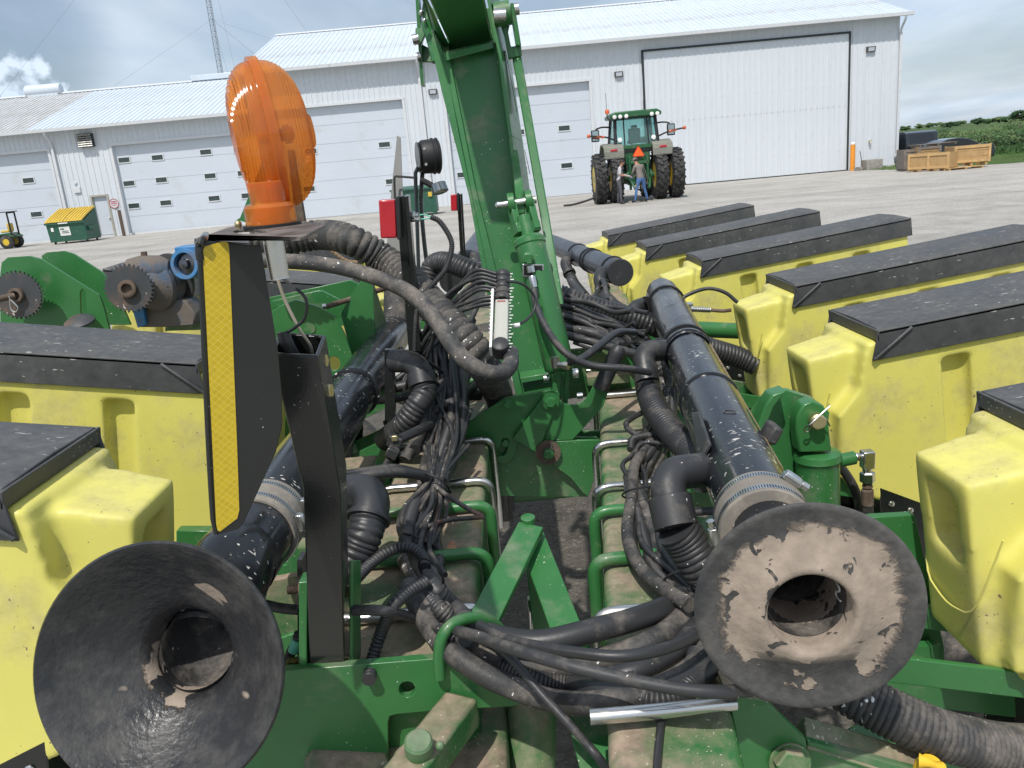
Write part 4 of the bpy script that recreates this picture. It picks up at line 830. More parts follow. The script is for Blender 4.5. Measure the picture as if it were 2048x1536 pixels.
for i in range(3): obj('stringer', MB().box(ORG[pl]+Vector((-0.75+i*0.85, 0, 0.045)), (0.05, 1.1, 0.088)), M_old, pl)
pl = thing('pallet', 'pine pallet lying on the ground under the framed pine crate', 'pallet', (xb-0.5, 38.4, 0))
for i in range(6): obj('pallet_board', MB().box(ORG[pl]+Vector((0.0, -0.45+i*0.13, 0.09)), (1.7, 0.1, 0.02)), M_wood, pl)
for i in range(3): obj('stringer', MB().box(ORG[pl]+Vector((-0.75+i*0.75, -0.1, 0.04)), (0.05, 0.9, 0.078)), M_wood, pl)
M_conc = newmat('old_concrete', (0.30, 0.29, 0.26), 0.95, var=0.2, vscale=4, dust=0.4, dustcol=(0.16, 0.14, 0.11), dscale=3)
cx0, cx1 = A(1733, 335, 46).x, A(1765, 335, 46).x
tb = thing('concrete_trough', 'stained concrete trough by the tall shed wall right of the bollard', 'trough', ((cx0+cx1)/2, 46.2, 0))
obj('trough_wall', MB().box(((cx0+cx1)/2, 46, 0.27), (cx1-cx0, 0.1, 0.54)).box(((cx0+cx1)/2, 46.7, 0.27), (cx1-cx0, 0.1, 0.54)).box((cx0+0.05, 46.35, 0.27), (0.1, 0.598, 0.54)).box((cx1-0.05, 46.35, 0.27), (0.1, 0.598, 0.54)).box(((cx0+cx1)/2, 46.35, 0.12), (cx1-cx0-0.2, 0.59, 0.1)), M_conc, tb, bevel=0.015)
obj('broken_block', MB().box((cx0-0.28, 46.3, 0.1), (0.4, 0.4, 0.2), Matrix.Rotation(0.3, 3, 'Z')), M_conc, tb, bevel=0.02)
obj('rod', MB().cyl((cx0-0.12, 46.1, 0), (cx0-0.3, 46.2, 1.05), 0.02, 6), 'rust', tb)
# ---- two vehicles behind the crates
M_car = newmat('dark_car_paint', (0.012, 0.016, 0.022), 0.18, coat=0.8, dust=0.2); M_cw = newmat('car_window', (0.02, 0.025, 0.03), 0.06, var=0.02)
def vehicle(name, label, loc, Lc, hr, hw, prof, glass, m):
    t = thing(name, label, 'car' if name == 'parked_car' else 'pickup', loc); o = Vector(loc)
    obj('body', MB().prism([o+Vector((x, -hw, z)) for x, z in prof], (0, 2*hw, 0)), m, t, bevel=0.05, seg=3)
    for gl in glass:
        for y in (-hw-0.004, hw-0.004): obj('side_window', MB().prism([o+Vector((x, y, z)) for x, z in gl], (0, 0.008, 0)), M_cw, t)
    for x in (-Lc*0.31, Lc*0.31):
        for y in (-hw+0.08, hw-0.28):
            ty = obj('wheel', MB().lathe(o+Vector((x, y, 0.34)), (0, 1, 0), [(0, 0.2), (-0.01, 0.30), (0.03, 0.34), (0.17, 0.34), (0.2, 0.3), (0.2, 0.2)], 26, closed=True), M_tyre, t)
            obj('rim', MB().lathe(o+Vector((x, y+0.02, 0.34)), (0, 1, 0), [(0, 0.2), (0.03, 0.17), (0.02, 0.0)], 20), 'zinc', ty)
    for sx2, mm in ((-Lc/2+0.05, 'white_plastic'), (Lc/2-0.05, 'red')): 
        for y in (-hw+0.2, hw-0.2): obj('headlight' if mm == 'white_plastic' else 'tail_lamp', MB().box(o+Vector((sx2, y, 0.75)), (0.14, 0.3, 0.12)), mm, t, bevel=0.02)
    return t
sedan = [(-2.3, 0.3), (-2.35, 0.65), (-2.1, 0.82), (-1.2, 0.92), (-0.75, 1.22), (-0.3, 1.40), (0.3, 1.44), (0.85, 1.36), (1.5, 1.05), (2.2, 0.98), (2.35, 0.7), (2.3, 0.3)]
vehicle('parked_car', 'dark sedan parked beyond the crates, only its roof showing', (A(1882, 300, 44.5).x+0.75, 45.6, -0.12), 4.6, 1.45, 0.88, sedan, [[(-1.05, 0.96), (-0.68, 1.2), (-0.25, 1.34), (-0.2, 0.98)], [(-0.1, 0.98), (-0.12, 1.36), (0.3, 1.38), (0.8, 1.30), (1.2, 1.04)]], M_car)
pick = [(-2.35, 0.35), (-2.4, 0.9), (-2.3, 1.12), (-1.2, 1.25), (-0.85, 1.70), (-0.5, 1.82), (1.9, 1.84), (2.25, 1.75), (2.4, 1.05), (2.38, 0.4)]
sv = vehicle('parked_suv', 'large black suv parked along the side of the tall shed, seen from behind', (24.55, 50.0, 0.0), 4.8, 1.9, 0.92, pick, [[(-1.0, 1.3), (-0.75, 1.66), (0.1, 1.72), (0.1, 1.3)], [(0.2, 1.3), (0.2, 1.72), (1.2, 1.74), (1.2, 1.3)], [(1.3, 1.3), (1.3, 1.74), (2.0, 1.68), (2.2, 1.3)]], M_car)
o_ = ORG[sv]; obj('rear_window', MB().prism([o_+Vector((2.36, -0.7, 1.22)), o_+Vector((2.36, 0.7, 1.22)), o_+Vector((2.27, 0.65, 1.68)), o_+Vector((2.27, -0.65, 1.68))], (0.012, 0, 0.002)), M_cw, sv)
sv.rotation_euler.z = R(-90)
# ================================================================ THE PLANTER
def D(px, py, d): return CAM + ray(px, py)*d            # the point d metres ahead of the lens, measured along its axis
# ---------------------------------------------------------------- seed hoppers
def remeshed(parts, cuts, voxel, smooth_n=6, name='tmp', dec=0.0):
    """weld simple solids into one blow-moulded skin"""
    def tmp(mb):
        me = bpy.data.meshes.new('t'); me.from_pydata([tuple(v) for v in mb.v], [], mb.f); me.update()
        bm = bmesh.new(); bm.from_mesh(me); bmesh.ops.recalc_face_normals(bm, faces=bm.faces); bm.to_mesh(me); bm.free()
        o = bpy.data.objects.new('t', me); COL.objects.link(o); return o
    base = tmp(parts[0]); extra = []
    for q in parts[1:]:
        t = tmp(q); extra.append(t); m = base.modifiers.new('u', 'BOOLEAN'); m.operation = 'UNION'; m.object = t; m.solver = 'EXACT'
    for q in cuts:
        t = tmp(q); extra.append(t); m = base.modifiers.new('c', 'BOOLEAN'); m.operation = 'DIFFERENCE'; m.object = t; m.solver = 'EXACT'
    rm = base.modifiers.new('r', 'REMESH'); rm.mode = 'VOXEL'; rm.voxel_size = voxel; rm.use_smooth_shade = True
    sm = base.modifiers.new('s', 'SMOOTH'); sm.iterations = smooth_n; sm.factor = 0.6
    if dec: dm = base.modifiers.new('d', 'DECIMATE'); dm.ratio = dec
    dg = bpy.context.evaluated_depsgraph_get(); me = bpy.data.meshes.new_from_object(base.evaluated_get(dg)); me.name = name
    for p in me.polygons: p.use_smooth = True
    for t in extra+[base]: bpy.data.objects.remove(t, do_unlink=True)
    return me
HL, HW = 0.95, 0.27
def xz(pts, y0, y1): return MB().prism([(x, y0, z) for x, z in pts], (0, y1-y0, 0))
body_main = xz([(-0.03, -0.035), (HL-0.01, -0.035), (HL-0.01, -0.50), (0.70, -0.66), (0.35, -0.68), (0.02, -0.52), (-0.10, -0.44), (-0.12, -0.22), (-0.06, -0.16)], -HW-0.012, 0.012)
nose = MB().hexa([(-0.155, -HW+0.045, -0.42), (0.03, -HW-0.01, -0.46), (0.03, 0.01, -0.46), (-0.155, -0.045, -0.42),
                  (-0.165, -HW+0.05, -0.068), (0.03, -HW+0.035, -0.045), (0.03, -0.03, -0.045), (-0.165, -0.045, -0.068)])
shoulder = MB().hexa([(-0.13, -HW-0.008, -0.40), (0.12, -HW-0.012, -0.50), (0.12, 0.012, -0.50), (-0.13, 0.008, -0.40),
                      (-0.12, -HW+0.0, -0.24), (0.12, -HW-0.011, -0.10), (0.12, 0.011, -0.10), (-0.12, 0.0, -0.24)])
cuts = [MB().hexa([(-0.20, -HW+0.085, -0.235), (-0.115, -HW+0.095, -0.225), (-0.115, -0.10, -0.225), (-0.20, -0.08, -0.235),
                   (-0.20, -HW+0.085, -0.098), (-0.125, -HW+0.095, -0.115), (-0.125, -0.10, -0.115), (-0.20, -0.08, -0.098)])]
for x in (0.20, 0.46, 0.72):
    for y, s in ((-HW-0.012, -1), (0.012, 1)):
        cuts.append(MB().box((x, y, -0.115-0.14), (0.075, 0.066, 0.28)))
for y in (-HW+0.02, -0.02): cuts.append(MB().box((-0.035, y, -0.052), (0.028, 0.09, 0.016)))
HOP = remeshed([body_main, nose, shoulder], cuts, 0.0085, 5, 'hopper_body')
HOP.materials.append(MT['yellow'])
seam = MB()
for y in (-HW-0.012, 0.012):
    pass
lidm = MB().hexa([(-0.004, -HW-0.018, -0.022), (HL+0.004, -HW-0.018, -0.022), (HL+0.004, 0.018, -0.022), (-0.004, 0.018, -0.022),
                  (0.0, -HW-0.012, 0.0), (HL, -HW-0.012, 0.0), (HL, 0.012, 0.0), (0.0, 0.012, 0.0)])
lidm = MB()
for y0, y1 in ((-HW-0.022, -HW-0.016), (0.016, 0.022)): lidm.add(xz([(0.0, -0.004), (HL, -0.004), (HL+0.004, -0.082), (-0.022, -0.082)], y0, y1).v, xz([(0.0, -0.004), (HL, -0.004), (HL+0.004, -0.082), (-0.022, -0.082)], y0, y1).f)
top = MB().prism([(0, -HW-0.022, -0.006), (0, -HW-0.012, 0.0), (0, -HW*0.5, 0.004), (0, 0.012, 0.0), (0, 0.022, -0.006), (0, 0.022, -0.014), (0, -HW-0.022, -0.014)], (HL, 0, 0)); lidm.add(top.v, top.f)
lidm.box((-0.002, -HW/2, -0.017), (0.006, HW+0.044, 0.030)); lidm.box((HL+0.001, -HW/2, -0.042), (0.006, HW+0.044, 0.080))
for y in (-HW-0.025, 0.025): lidm.cyl((-0.018, y, -0.078), (0.085, y, -0.010), 0.0045, 8)
def hopper(label, p, tilt, mirror, seed):
    t = thing('seed_hopper', label, 'hopper', p, 'yellow seed hoppers along the planter')
    b = bpy.data.objects.new('hopper_body', HOP); COL.objects.link(b); b.parent = t; ORG[b] = ORG[t]
    if not hopper.lid:
        l = obj('lid', lidm, 'lid', None, bevel=0.004, sharp=40); hopper.lid.append(l)
        seam = MB()
        for y in (-HW-0.0125, 0.0125): seam.tube([(0.06, y, -0.12), (0.04, y, -0.19), (-0.03, y, -0.25)], 0.0025, 6)
        s_ = obj('mould_seam', MB().tube([(-0.1245, -HW+0.02, -0.16), (-0.158, -HW+0.055, -0.30), (-0.165, -HW*0.6, -0.33), (-0.165, -HW*0.4, -0.33), (-0.158, -0.055, -0.30), (-0.1245, -0.02, -0.16)], 0.002, 6), 'yellow', None); hopper.seam.append(s_)
        su = MB().box((0.06, -HW/2, -0.60), (0.10, HW*0.8, 0.24)).box((0.42, -HW/2, -0.78), (0.5, 0.10, 0.22))
        su.prism([(-0.03, -HW-0.012, -0.44), (0.16, -HW-0.012, -0.56), (0.16, -HW-0.012, -0.80), (-0.03, -HW-0.012, -0.80)], (0, 0.006, 0)); su.prism([(-0.03, 0.006, -0.44), (0.16, 0.006, -0.56), (0.16, 0.006, -0.80), (-0.03, 0.006, -0.80)], (0, 0.006, 0))
        q = obj('support_bracket', su, 'black_steel', None, bevel=0.003); hopper.sup.append(q)
        rv = MB()
        for (x, z) in ((0.0, -0.50), (0.05, -0.53), (0.10, -0.58), (0.0, -0.62)):
            rv.sphere((x, -HW-0.014, z), 0.009, 10, 6, (1, 0.5, 1)); rv.sphere((x, 0.014, z), 0.009, 10, 6, (1, 0.5, 1))
        q = obj('rivet', rv, 'zinc', None); hopper.riv.append(q)
        for q in (hopper.lid[0], hopper.seam[0], hopper.sup[0], hopper.riv[0]): q.parent = t
        hopper.riv[0].parent = hopper.sup[0]
    else:
        for src in (hopper.lid[0], hopper.seam[0]): part(src.name.split('.')[0], src, t, (0, 0, 0))
        sp_ = part('support_bracket', hopper.sup[0], t, (0, 0, 0)); part('rivet', hopper.riv[0], sp_, (0, 0, 0))
    t.rotation_euler = (0, -tilt if not mirror else tilt, 0); t.scale = (-1 if mirror else 1, 1, 1)
    return t
hopper.lid = []; hopper.seam = []; hopper.sup = []; hopper.riv = []
RH = [(0.886, 1.448, 'nearest hopper on the right side, its yellow nose cut by the right edge'), (0.953, 2.321, 'second hopper from the front on the right, behind the upright hydraulic cylinder'),
      (1.02, 3.094, 'third hopper on the right, left end beside the top of the long black pipe'), (0.912, 3.97, 'fourth hopper on the right, whole black lid in view behind a thin hose loop'),
      (0.80, 4.741, 'fifth hopper on the right, just beyond the capped end of the grey pipe'), (0.71, 5.60, 'farthest hopper on the right with the smallest black lid')]
for i, (x, y, lab) in enumerate(RH): hopper('yellow '+lab, (x, y, 1.51), R(6.4), False, i)
LH = [(-0.774, 1.431, 1.60, 'nearest hopper on the left, scuffed lid corner, above the left black bell'), (-0.77, 2.25, 1.60, 'second hopper on the left behind the amber lamp bracket, with two tall side recesses'),
      (-0.611, 3.50, 1.60, 'third hopper on the left, lid seen beyond the green brackets under the thick hoses'), (-0.811, 5.07, 1.60, 'farthest hopper on the left, grey lid beneath the arching ribbed hose')]
for i, (x, y, z, lab) in enumerate(LH): hopper('yellow '+lab, (x, y, z), R(9), True, 10+i)

# ---------------------------------------------------------------- frame
pf = thing('planter_frame', 'green steel planter frame with two long muddy toolbars, latch plates and raised folding arm', 'planter', (0.05, 2.0, 1.0))
TZ = 1.25
def bar_pt(side, y, x_in, z):            # x_in measured from the inner edge of the toolbar, outwards
    if side > 0: return Vector((0.227+0.12*(y-2.107)+x_in, y, z))
    return Vector((-0.083+0.02*(y-2.1)-x_in, y, z))
for s, w in ((1, 0.175), (-1, 0.25)):
    ys = 0.55 if s > 0 else 1.13
    P8 = [bar_pt(s, ys, 0, TZ-0.2), bar_pt(s, ys, w, TZ-0.2), bar_pt(s, 6.3, w, TZ-0.2), bar_pt(s, 6.3, 0, TZ-0.2), bar_pt(s, ys, 0, TZ), bar_pt(s, ys, w, TZ), bar_pt(s, 6.3, w, TZ), bar_pt(s, 6.3, 0, TZ)]
    o = obj('toolbar', MB().hexa(P8), 'green_dusty', pf, bevel=0.022, seg=4)
    o['label'] = 'mud-covered right toolbar tube' if s > 0 else 'mud-covered left toolbar tube'
def u_bolt(side, y, m, r, w, nut=True, over=0.006):
    g = r+0.004; z = TZ+g; rr = 0.028
    a = bar_pt(side, y, -g, 0); b = bar_pt(side, y, w+g, 0); ex = (b-a).normalized()
    pts = [a+Vector((0, 0, TZ-0.26)), a+Vector((0, 0, z-0.10)), a+Vector((0, 0, z-rr)), a+ex*(rr*0.3)+Vector((0, 0, z-rr*0.3)), a+ex*rr+Vector((0, 0, z)), a+ex*0.08+Vector((0, 0, z)), b-ex*0.08+Vector((0, 0, z)), b-ex*rr+Vector((0, 0, z)), b-ex*(rr*0.3)+Vector((0, 0, z-rr*0.3)), b+Vector((0, 0, z-rr)), b+Vector((0, 0, z-0.10)), b+Vector((0, 0, TZ-0.26))]
    return obj('u_bolt', MB().tube(pts, r, 12, 0.008), m, pf)
for y, m, r in ((2.165, 'zinc', 0.0085), (1.852, 'zinc', 0.0095), (1.695, 'green', 0.0125), (1.463, 'green', 0.0125), (1.26, 'zinc', 0.0105), (2.62, 'zinc', 0.0085), (2.82, 'green', 0.011)): u_bolt(-1, y, m, r, 0.25)
for y, m, r in ((2.488, 'zinc', 0.0085), (2.036, 'zinc', 0.0095), (1.743, 'zinc', 0.0095), (1.606, 'green', 0.0125), (1.388, 'green', 0.0130), (1.206, 'zinc', 0.0105), (3.0, 'zinc', 0.0085)): u_bolt(1, y, m, r, 0.175)
# latch assembly between the bars
Z4 = zt(840, 720, 4.518); LY = 2.20
zz = lambda pts: [Z4(*p) for p in pts]
obj('cross_plate', plate(zz([(560, 740), (640, 700), (1100, 690), (1600, 700), (1600, 1000), (1520, 1237), (640, 1228), (635, 900)]), LY+0.012, 0.012), 'green', pf, bevel=0.0015)
hol = zz([(735, 770), (735, 735), (755, 708), (785, 708), (805, 730), (800, 770), (775, 845), (755, 870), (715, 868), (700, 840), (702, 815)])
obj('latch_plate', plate(zz([(310, 562), (455, 545), (770, 345), (880, 322), (1150, 276), (1200, 278), (1238, 305), (1262, 350), (1262, 400), (1130, 740), (1080, 760), (880, 760), (865, 850), (820, 915), (760, 942), (700, 925), (655, 870), (640, 800), (648, 750), (620, 710), (560, 700), (310, 705)]), LY-0.006, 0.012, [hol]), 'green', pf, bevel=0.0015)
obj('lever_plate', plate(zz([(1250, 330), (1275, 375), (1320, 400), (1390, 408), (1450, 392), (1500, 350), (1540, 290), (1605, 150), (1735, 192), (1655, 420), (1600, 480), (1380, 722), (1112, 735), (1240, 350)]), LY-0.016, 0.010), 'green', pf, bevel=0.0015)
obj('link_plate', plate(zz([(1130, 322), (1170, 305), (1225, 330), (1240, 380), (1110, 735), (1080, 852), (836, 712)]), LY-0.026, 0.010), 'green', pf, bevel=0.0015)
obj('catch_plate', plate(zz([(1110, 760), (1150, 738), (1810, 715), (1820, 742), (1600, 790), (1600, 1000), (1520, 1237), (1470, 1200), (1360, 1065), (1080, 860)]), LY-0.018, 0.012), 'green', pf, bevel=0.0015)
obj('catch_plate', plate(zz([(1380, 640), (1800, 645), (1815, 700), (1600, 705), (1360, 715)]), LY+0.06, 0.012), 'green', pf, bevel=0.0015)
for (x, y, r, h, hw_) in ((790, 400, 0.012, 0.010, 0.016), (1180, 375, 0.016, 0.012, 0.026), (772, 748, 0.012, 0.012, 0.0), (1158, 830, 0.0, 0, 0)):
    px, py = Z4(x, y); c = A(px, py, LY-0.03 if x != 772 else LY)
    if r: obj('bolt', MB().hexbolt(c, (0, -1, 0), r, h, hw_), 'green', pf)
c = A(*Z4(1158, 832), LY-0.028); obj('pin', MB().lathe(c, (0, -1, 0), [(0, 0.036), (0.005, 0.036)], 24), 'rust', pf); obj('pin_head', MB().lathe(c+Vector((0, -0.005, 0)), (0, -1, 0), [(0, 0.015), (0.018, 0.015), (0.02, 0.012)], 16), 'green', pf)
obj('cotter_pin', MB().tube([c+Vector((0.012, -0.018, 0.028)), c+Vector((0, -0.022, 0.0)), c+Vector((-0.012, -0.02, -0.028)), c+Vector((-0.018, -0.02, -0.020))], 0.002, 6), 'zinc', pf)
g0, g1 = A(*Z4(1655, 200), LY-0.012), A(1240, 692, LY-0.012)
gd = (g1-g0).normalized(); gp = gd.cross(Vector((0, 1, 0))).normalized()
hg = thing('lever_grip', 'black rubber grip on the upright green latch lever', 'grip', tuple(g0))
obj('grip', MB().tube([g0-gd*0.02, g0+gd*0.05, g1-gd*0.02, g1-gd*0.004, g1], 0.0225, 18, 0.01, rf=lambda q: 1.0 if q < 0.90 else max(0.55, 1-(q-0.90)*4.0)), 'rubber', hg)
obj('lever_core', MB().box((g0+g1)/2-gd*0.04, (0.03, 0.012, (g1-g0).length*0.7), gd.to_track_quat('Z', 'Y').to_matrix()), 'green', hg)
# the black cylinder below the latch and gravel gap pieces
p = A(1008, 1000, 2.24); obj('stop_cylinder', MB().lathe(p+Vector((0, 0.02, 0.06)), (0, 0, -1), [(0, 0.03), (0.10, 0.03), (0.105, 0.022), (0.13, 0.022)], 20), 'black_steel', pf)
# ---------------------------------------------------------------- raised folding arm
ar = thing('folding_arm', 'tall green box-section folding arm raised over the middle of the planter', 'arm', tuple(A(1085, 800, 2.4)))
y0, y1 = 2.42, 2.62
def FB(px, py): return A(px, py, y0+(y1-y0)*(790-py)/690)       # a point on the arm's sloping face
def slab(pix, t, off=0.0): return MB().prism([FB(*p)+Vector((0, off, off*0.4)) for p in pix], (0, t, t*0.4))
obj('face_plate', slab([(893, 108), (1000, 88), (1040, 395), (1062, 470), (1100, 560), (1142, 805), (1038, 800), (985, 560), (940, 385)], 0.012, 0.02), 'green', ar, bevel=0.001)
obj('back_plate', slab([(890, 60), (1000, 40), (1045, 395), (1142, 805), (1030, 800), (940, 385)], 0.012, 0.16), 'green', ar)
obj('side_flange', MB().prism([FB(868, 62), FB(888, 108), FB(917, 262), FB(946, 400), FB(976, 545), FB(1028, 812), FB(1018, 812), FB(962, 525), FB(938, 393), FB(884, 185), FB(862, 90)], (0, 0.16, 0.06)), 'green', ar, bevel=0.0015)
obj('side_flange', slab([(886, 104), (897, 104), (950, 370), (998, 565), (1050, 808), (1036, 808), (976, 545), (946, 400)], 0.15, 0.0), 'green', ar, bevel=0.0015)
# tall side plate on the right, with two slots
def SP(px, py, k=0.0): return FB(px, py)
e0 = [(973, -40), (1001, 100), (1022, 260), (1035, 382), (1046, 452)]
e1 = [(994, -40), (1020, 100), (1050, 300), (1064, 395), (1070, 452)]
sp = MB()
F1 = [FB(*p)+Vector((0, -0.06, -0.02)) for p in e0]; F2 = [FB(*p)+Vector((0.0, 0.12, 0.03)) for p in e1]
for i in range(4):
    t_ = Vector((-0.010, 0, 0)); sp.hexa([F1[i]+t_, F1[i], F2[i], F2[i]+t_, F1[i+1]+t_, F1[i+1], F2[i+1], F2[i+1]+t_])
obj('side_plate', sp, 'green', ar, bevel=0.001)
for a, b2 in (((1002, 100), (1026, 225)), ((1041, 300), (1052, 350))):
    q0 = FB(*a)+Vector((0.013, 0.02, 0)); q1 = FB(*b2)+Vector((0.013, 0.02, 0))
    obj('slot_shadow_plate', MB().prism([q0+Vector((0, -0.008, 0)), q0+Vector((0, 0.008, 0)), q1+Vector((0, 0.012, 0)), q1+Vector((0, -0.012, 0))], (0.001, 0, 0)), 'black_flat', ar)
obj('top_weld_plate', slab([(888, 104), (986, 80), (988, 92), (890, 118)], 0.02, -0.02), 'green', ar, bevel=0.002)
obj('base_lug', slab([(1040, 752), (1140, 736), (1140, 744), (1042, 762)], 0.03, -0.01), 'green', ar, bevel=0.001)
def DT(px, py, d): return D(px, py, d*0.865)
def AT(px, py, Y): return A(px, py, Y*0.865 if Y > 2.8 else Y*0.93)
# upper beam folding back over the camera side
TL, TR = DT(904, 100, 2.96), DT(984, 80, 2.96); UL, UR = DT(832, -60, 2.35), DT(957, -60, 2.35)
dv = (UL-TL)*1.2; bm_ = MB(); nn = (TR-TL).cross(dv).normalized()
if nn.z < 0: nn = -nn
bm_.hexa([TL, TR, TR+nn*0.16, TL+nn*0.16, TL+dv, TR+(UR-TR)*1.2, TR+(UR-TR)*1.2+nn*0.16, TL+dv+nn*0.16])
obj('upper_beam', bm_, 'green', ar, bevel=0.004)
obj('beam_cheek', MB().prism([DT(838, -20, 2.6), DT(846, -20, 2.6), DT(905, 104, 2.9), DT(884, 100, 2.9), DT(868, 70, 2.9)], (0, 0.01, 0)), 'green', ar)
obj('beam_cheek', MB().prism([DT(947, -20, 2.7), DT(966, -20, 2.7), DT(981, 58, 2.95), DT(974, 56, 2.95)], (0, 0.01, 0)), 'green', ar)
obj('hinge_tube', MB().prism([DT(847, 0, 2.98), DT(872, 22, 2.98), DT(868, 52, 2.98), DT(842, 30, 2.98)], (0, 0.1, 0)), 'green', ar)
ZT = zt(820, 0, 6.98)
# left hinge link
lk = thing_child('hinge_link', ar)
obj('link_post', MB().box((DT(838, 20, 3.0)+DT(843, 125, 3.0))/2, (0.010, 0.08, 0.30), Matrix.Rotation(R(3), 3, 'Y')), 'green', lk)
obj('link_lug', MB().prism([DT(*ZT(75, 395), 2.95), DT(*ZT(230, 310), 2.95), DT(*ZT(250, 400), 2.95), DT(*ZT(160, 600), 2.95), DT(*ZT(110, 610), 2.95), DT(*ZT(75, 480), 2.95)], (0, 0.03, 0)), 'green', lk, bevel=0.003)
obj('link_lug', MB().prism([DT(*ZT(130, 600), 3.0), DT(*ZT(330, 700), 3.0), DT(*ZT(380, 890), 3.0), DT(*ZT(300, 870), 3.0), DT(*ZT(150, 860), 3.0)], (0, 0.02, 0)), 'green', lk, bevel=0.003)
obj('pin', MB().cyl(DT(*ZT(35, 560), 2.93), DT(*ZT(120, 540), 2.93), 0.016, 14), 'zinc', lk); obj('pin', MB().cyl(DT(*ZT(95, 800), 2.97), DT(*ZT(150, 780), 2.97), 0.014, 14), 'zinc', lk)
obj('slotted_bar', MB().tube([DT(*ZT(215, 300), 2.93), DT(*ZT(300, 560), 2.93), DT(*ZT(370, 860), 2.93)], 0.016, 8), 'green', lk); obj('bolt', MB().sphere(DT(*ZT(370, 550), 2.9), 0.008, 8, 6).sphere(DT(*ZT(345, 430), 2.9), 0.010, 8, 6).sphere(DT(*ZT(160, 175), 2.85), 0.009, 8, 6).sphere(DT(*ZT(205, 290), 2.9), 0.007, 8, 6), 'zinc', lk)
# right hinge and its long rod
rk = thing_child('lift_rod', ar)
obj('rod', MB().prism([AT(1025, 118, 3.02), AT(1043, 114, 3.02), AT(1098, 427, 2.72), AT(1114, 525, 2.6), AT(1128, 610, 2.5), AT(1112, 610, 2.5), AT(1080, 430, 2.72)], (0, 0.03, 0.01)), 'green', rk, bevel=0.004)
obj('rod_clevis', MB().prism([AT(*ZT(1235, 45), 3.02), AT(*ZT(1330, 25), 3.02), AT(*ZT(1400, 90), 3.02), AT(*ZT(1410, 250), 3.02), AT(*ZT(1370, 450), 3.02), AT(*ZT(1410, 650), 3.02), AT(*ZT(1550, 625), 3.02), AT(*ZT(1565, 780), 3.02), AT(*ZT(1380, 825), 3.02), AT(*ZT(1320, 500), 3.02), AT(*ZT(1270, 350), 3.02)], (0, 0.03, 0)), 'green', rk, bevel=0.003)
obj('rod_clevis', MB().prism([AT(*ZT(1400, 45), 2.99), AT(*ZT(1435, 28), 2.99), AT(*ZT(1470, 120), 2.99), AT(*ZT(1555, 640), 2.99), AT(*ZT(1480, 640), 2.99), AT(*ZT(1415, 250), 2.99)], (0, 0.03, 0)), 'green', rk, bevel=0.003)
for q in ((1170, 1340, 225, 0.020), (1460, 1520, 130, 0.017)):
    obj('pin', MB().cyl(AT(*ZT(q[0], q[2]), 2.96), AT(*ZT(q[1], q[2]-10), 2.96), q[3], 16), 'zinc', rk)
obj('hinge_boss', MB().cyl(AT(*ZT(1180, 210), 3.0), AT(*ZT(1400, 170), 3.0), 0.035, 18), 'green', rk)
# lower hydraulic cylinder on the arm
hc = thing_child('lift_cylinder', ar)
c0, c1 = A(1058, 478, 2.36), A(1119, 735, 2.22)
ax = (c1-c0).normalized()
obj('barrel', MB().lathe(c0, ax, [(-0.004, 0.025), (-0.004, 0.040), (0.004, 0.046), (0.018, 0.046), (0.022, 0.043), ((c1-c0).length, 0.043), ((c1-c0).length+0.01, 0.036)], 36), 'green', hc)
obj('rod', MB().cyl(c0, c0-ax*0.07, 0.019, 20), 'green', hc)
pn = A(1040, 404, 2.42); rt = Vector((1, 0, 0.06)).normalized()
yk = MB()
for s in (-1, 1): yk.lathe(pn+rt*(s*0.026-0.010), rt, [(0, 0.030), (0.020, 0.030)], 24); yk.box(pn+rt*s*0.026+ax*0.045, (0.020, 0.035, 0.09), ax.to_track_quat('Z', 'Y').to_matrix())
yk.box(pn+ax*0.082, (0.075, 0.045, 0.03), ax.to_track_quat('Z', 'Y').to_matrix())
obj('yoke', yk, 'green', hc, bevel=0.002)
obj('pin', MB().cyl(pn-rt*0.062, pn+rt*0.048, 0.011, 16).sphere(pn-rt*0.062, 0.012, 10, 8), 'zinc', hc)
obj('eye_plate', MB().prism([FB(1022, 300)+Vector((0, -0.05, 0)), FB(1034, 300)+Vector((0, -0.05, 0)), pn+Vector((0.014, 0, 0.03)), pn+Vector((0.012, 0, -0.035)), pn+Vector((-0.012, 0, -0.035)), pn+Vector((-0.012, 0, 0.0))], (0, 0.03, 0)), 'green', hc, bevel=0.003)
obj('port_block', MB().box(A(1056, 516, 2.27), (0.028, 0.03, 0.03), Matrix.Rotation(R(12), 3, 'Y')), 'green', hc, bevel=0.005)
dp = A(1066, 541, 2.285); obj('data_plate', MB().box(dp, (0.060, 0.003, 0.036), Matrix.Rotation(R(6), 3, 'Y')), 'zinc', hc, bevel=0.004); obj('data_plate_face', MB().box(dp+Vector((0, -0.002, 0)), (0.052, 0.003, 0.028), Matrix.Rotation(R(6), 3, 'Y')), 'black_flat', hc)
f0 = A(1060, 532, 2.25); f1 = A(1068, 575, 2.24)
obj('hose_fitting', MB().lathe(f0, (f1-f0), [(0, 0.011), (0.018, 0.011)], 6).lathe(f0+(f1-f0)*0.45, (f1-f0), [(0, 0.008), (0.004, 0.010), (0.032, 0.010)], 16), 'zinc', hc)
obj('foot_lug', MB().box(A(1112, 765, 2.24), (0.022, 0.05, 0.12), Matrix.Rotation(R(8), 3, 'Y')).box(A(1132, 760, 2.27), (0.014, 0.06, 0.14), Matrix.Rotation(R(8), 3, 'Y')), 'green', hc, bevel=0.002)
for px, py, r in ((1092, 757, 0.012), (1150, 747, 0.014), (1159, 792, 0.009)): obj('pin', MB().cyl(A(px-5, py, 2.24), A(px+6, py-1, 2.24), r, 14), 'zinc', hc)
ff = A(1110, 722, 2.17); fb = A(1135, 725, 2.15)
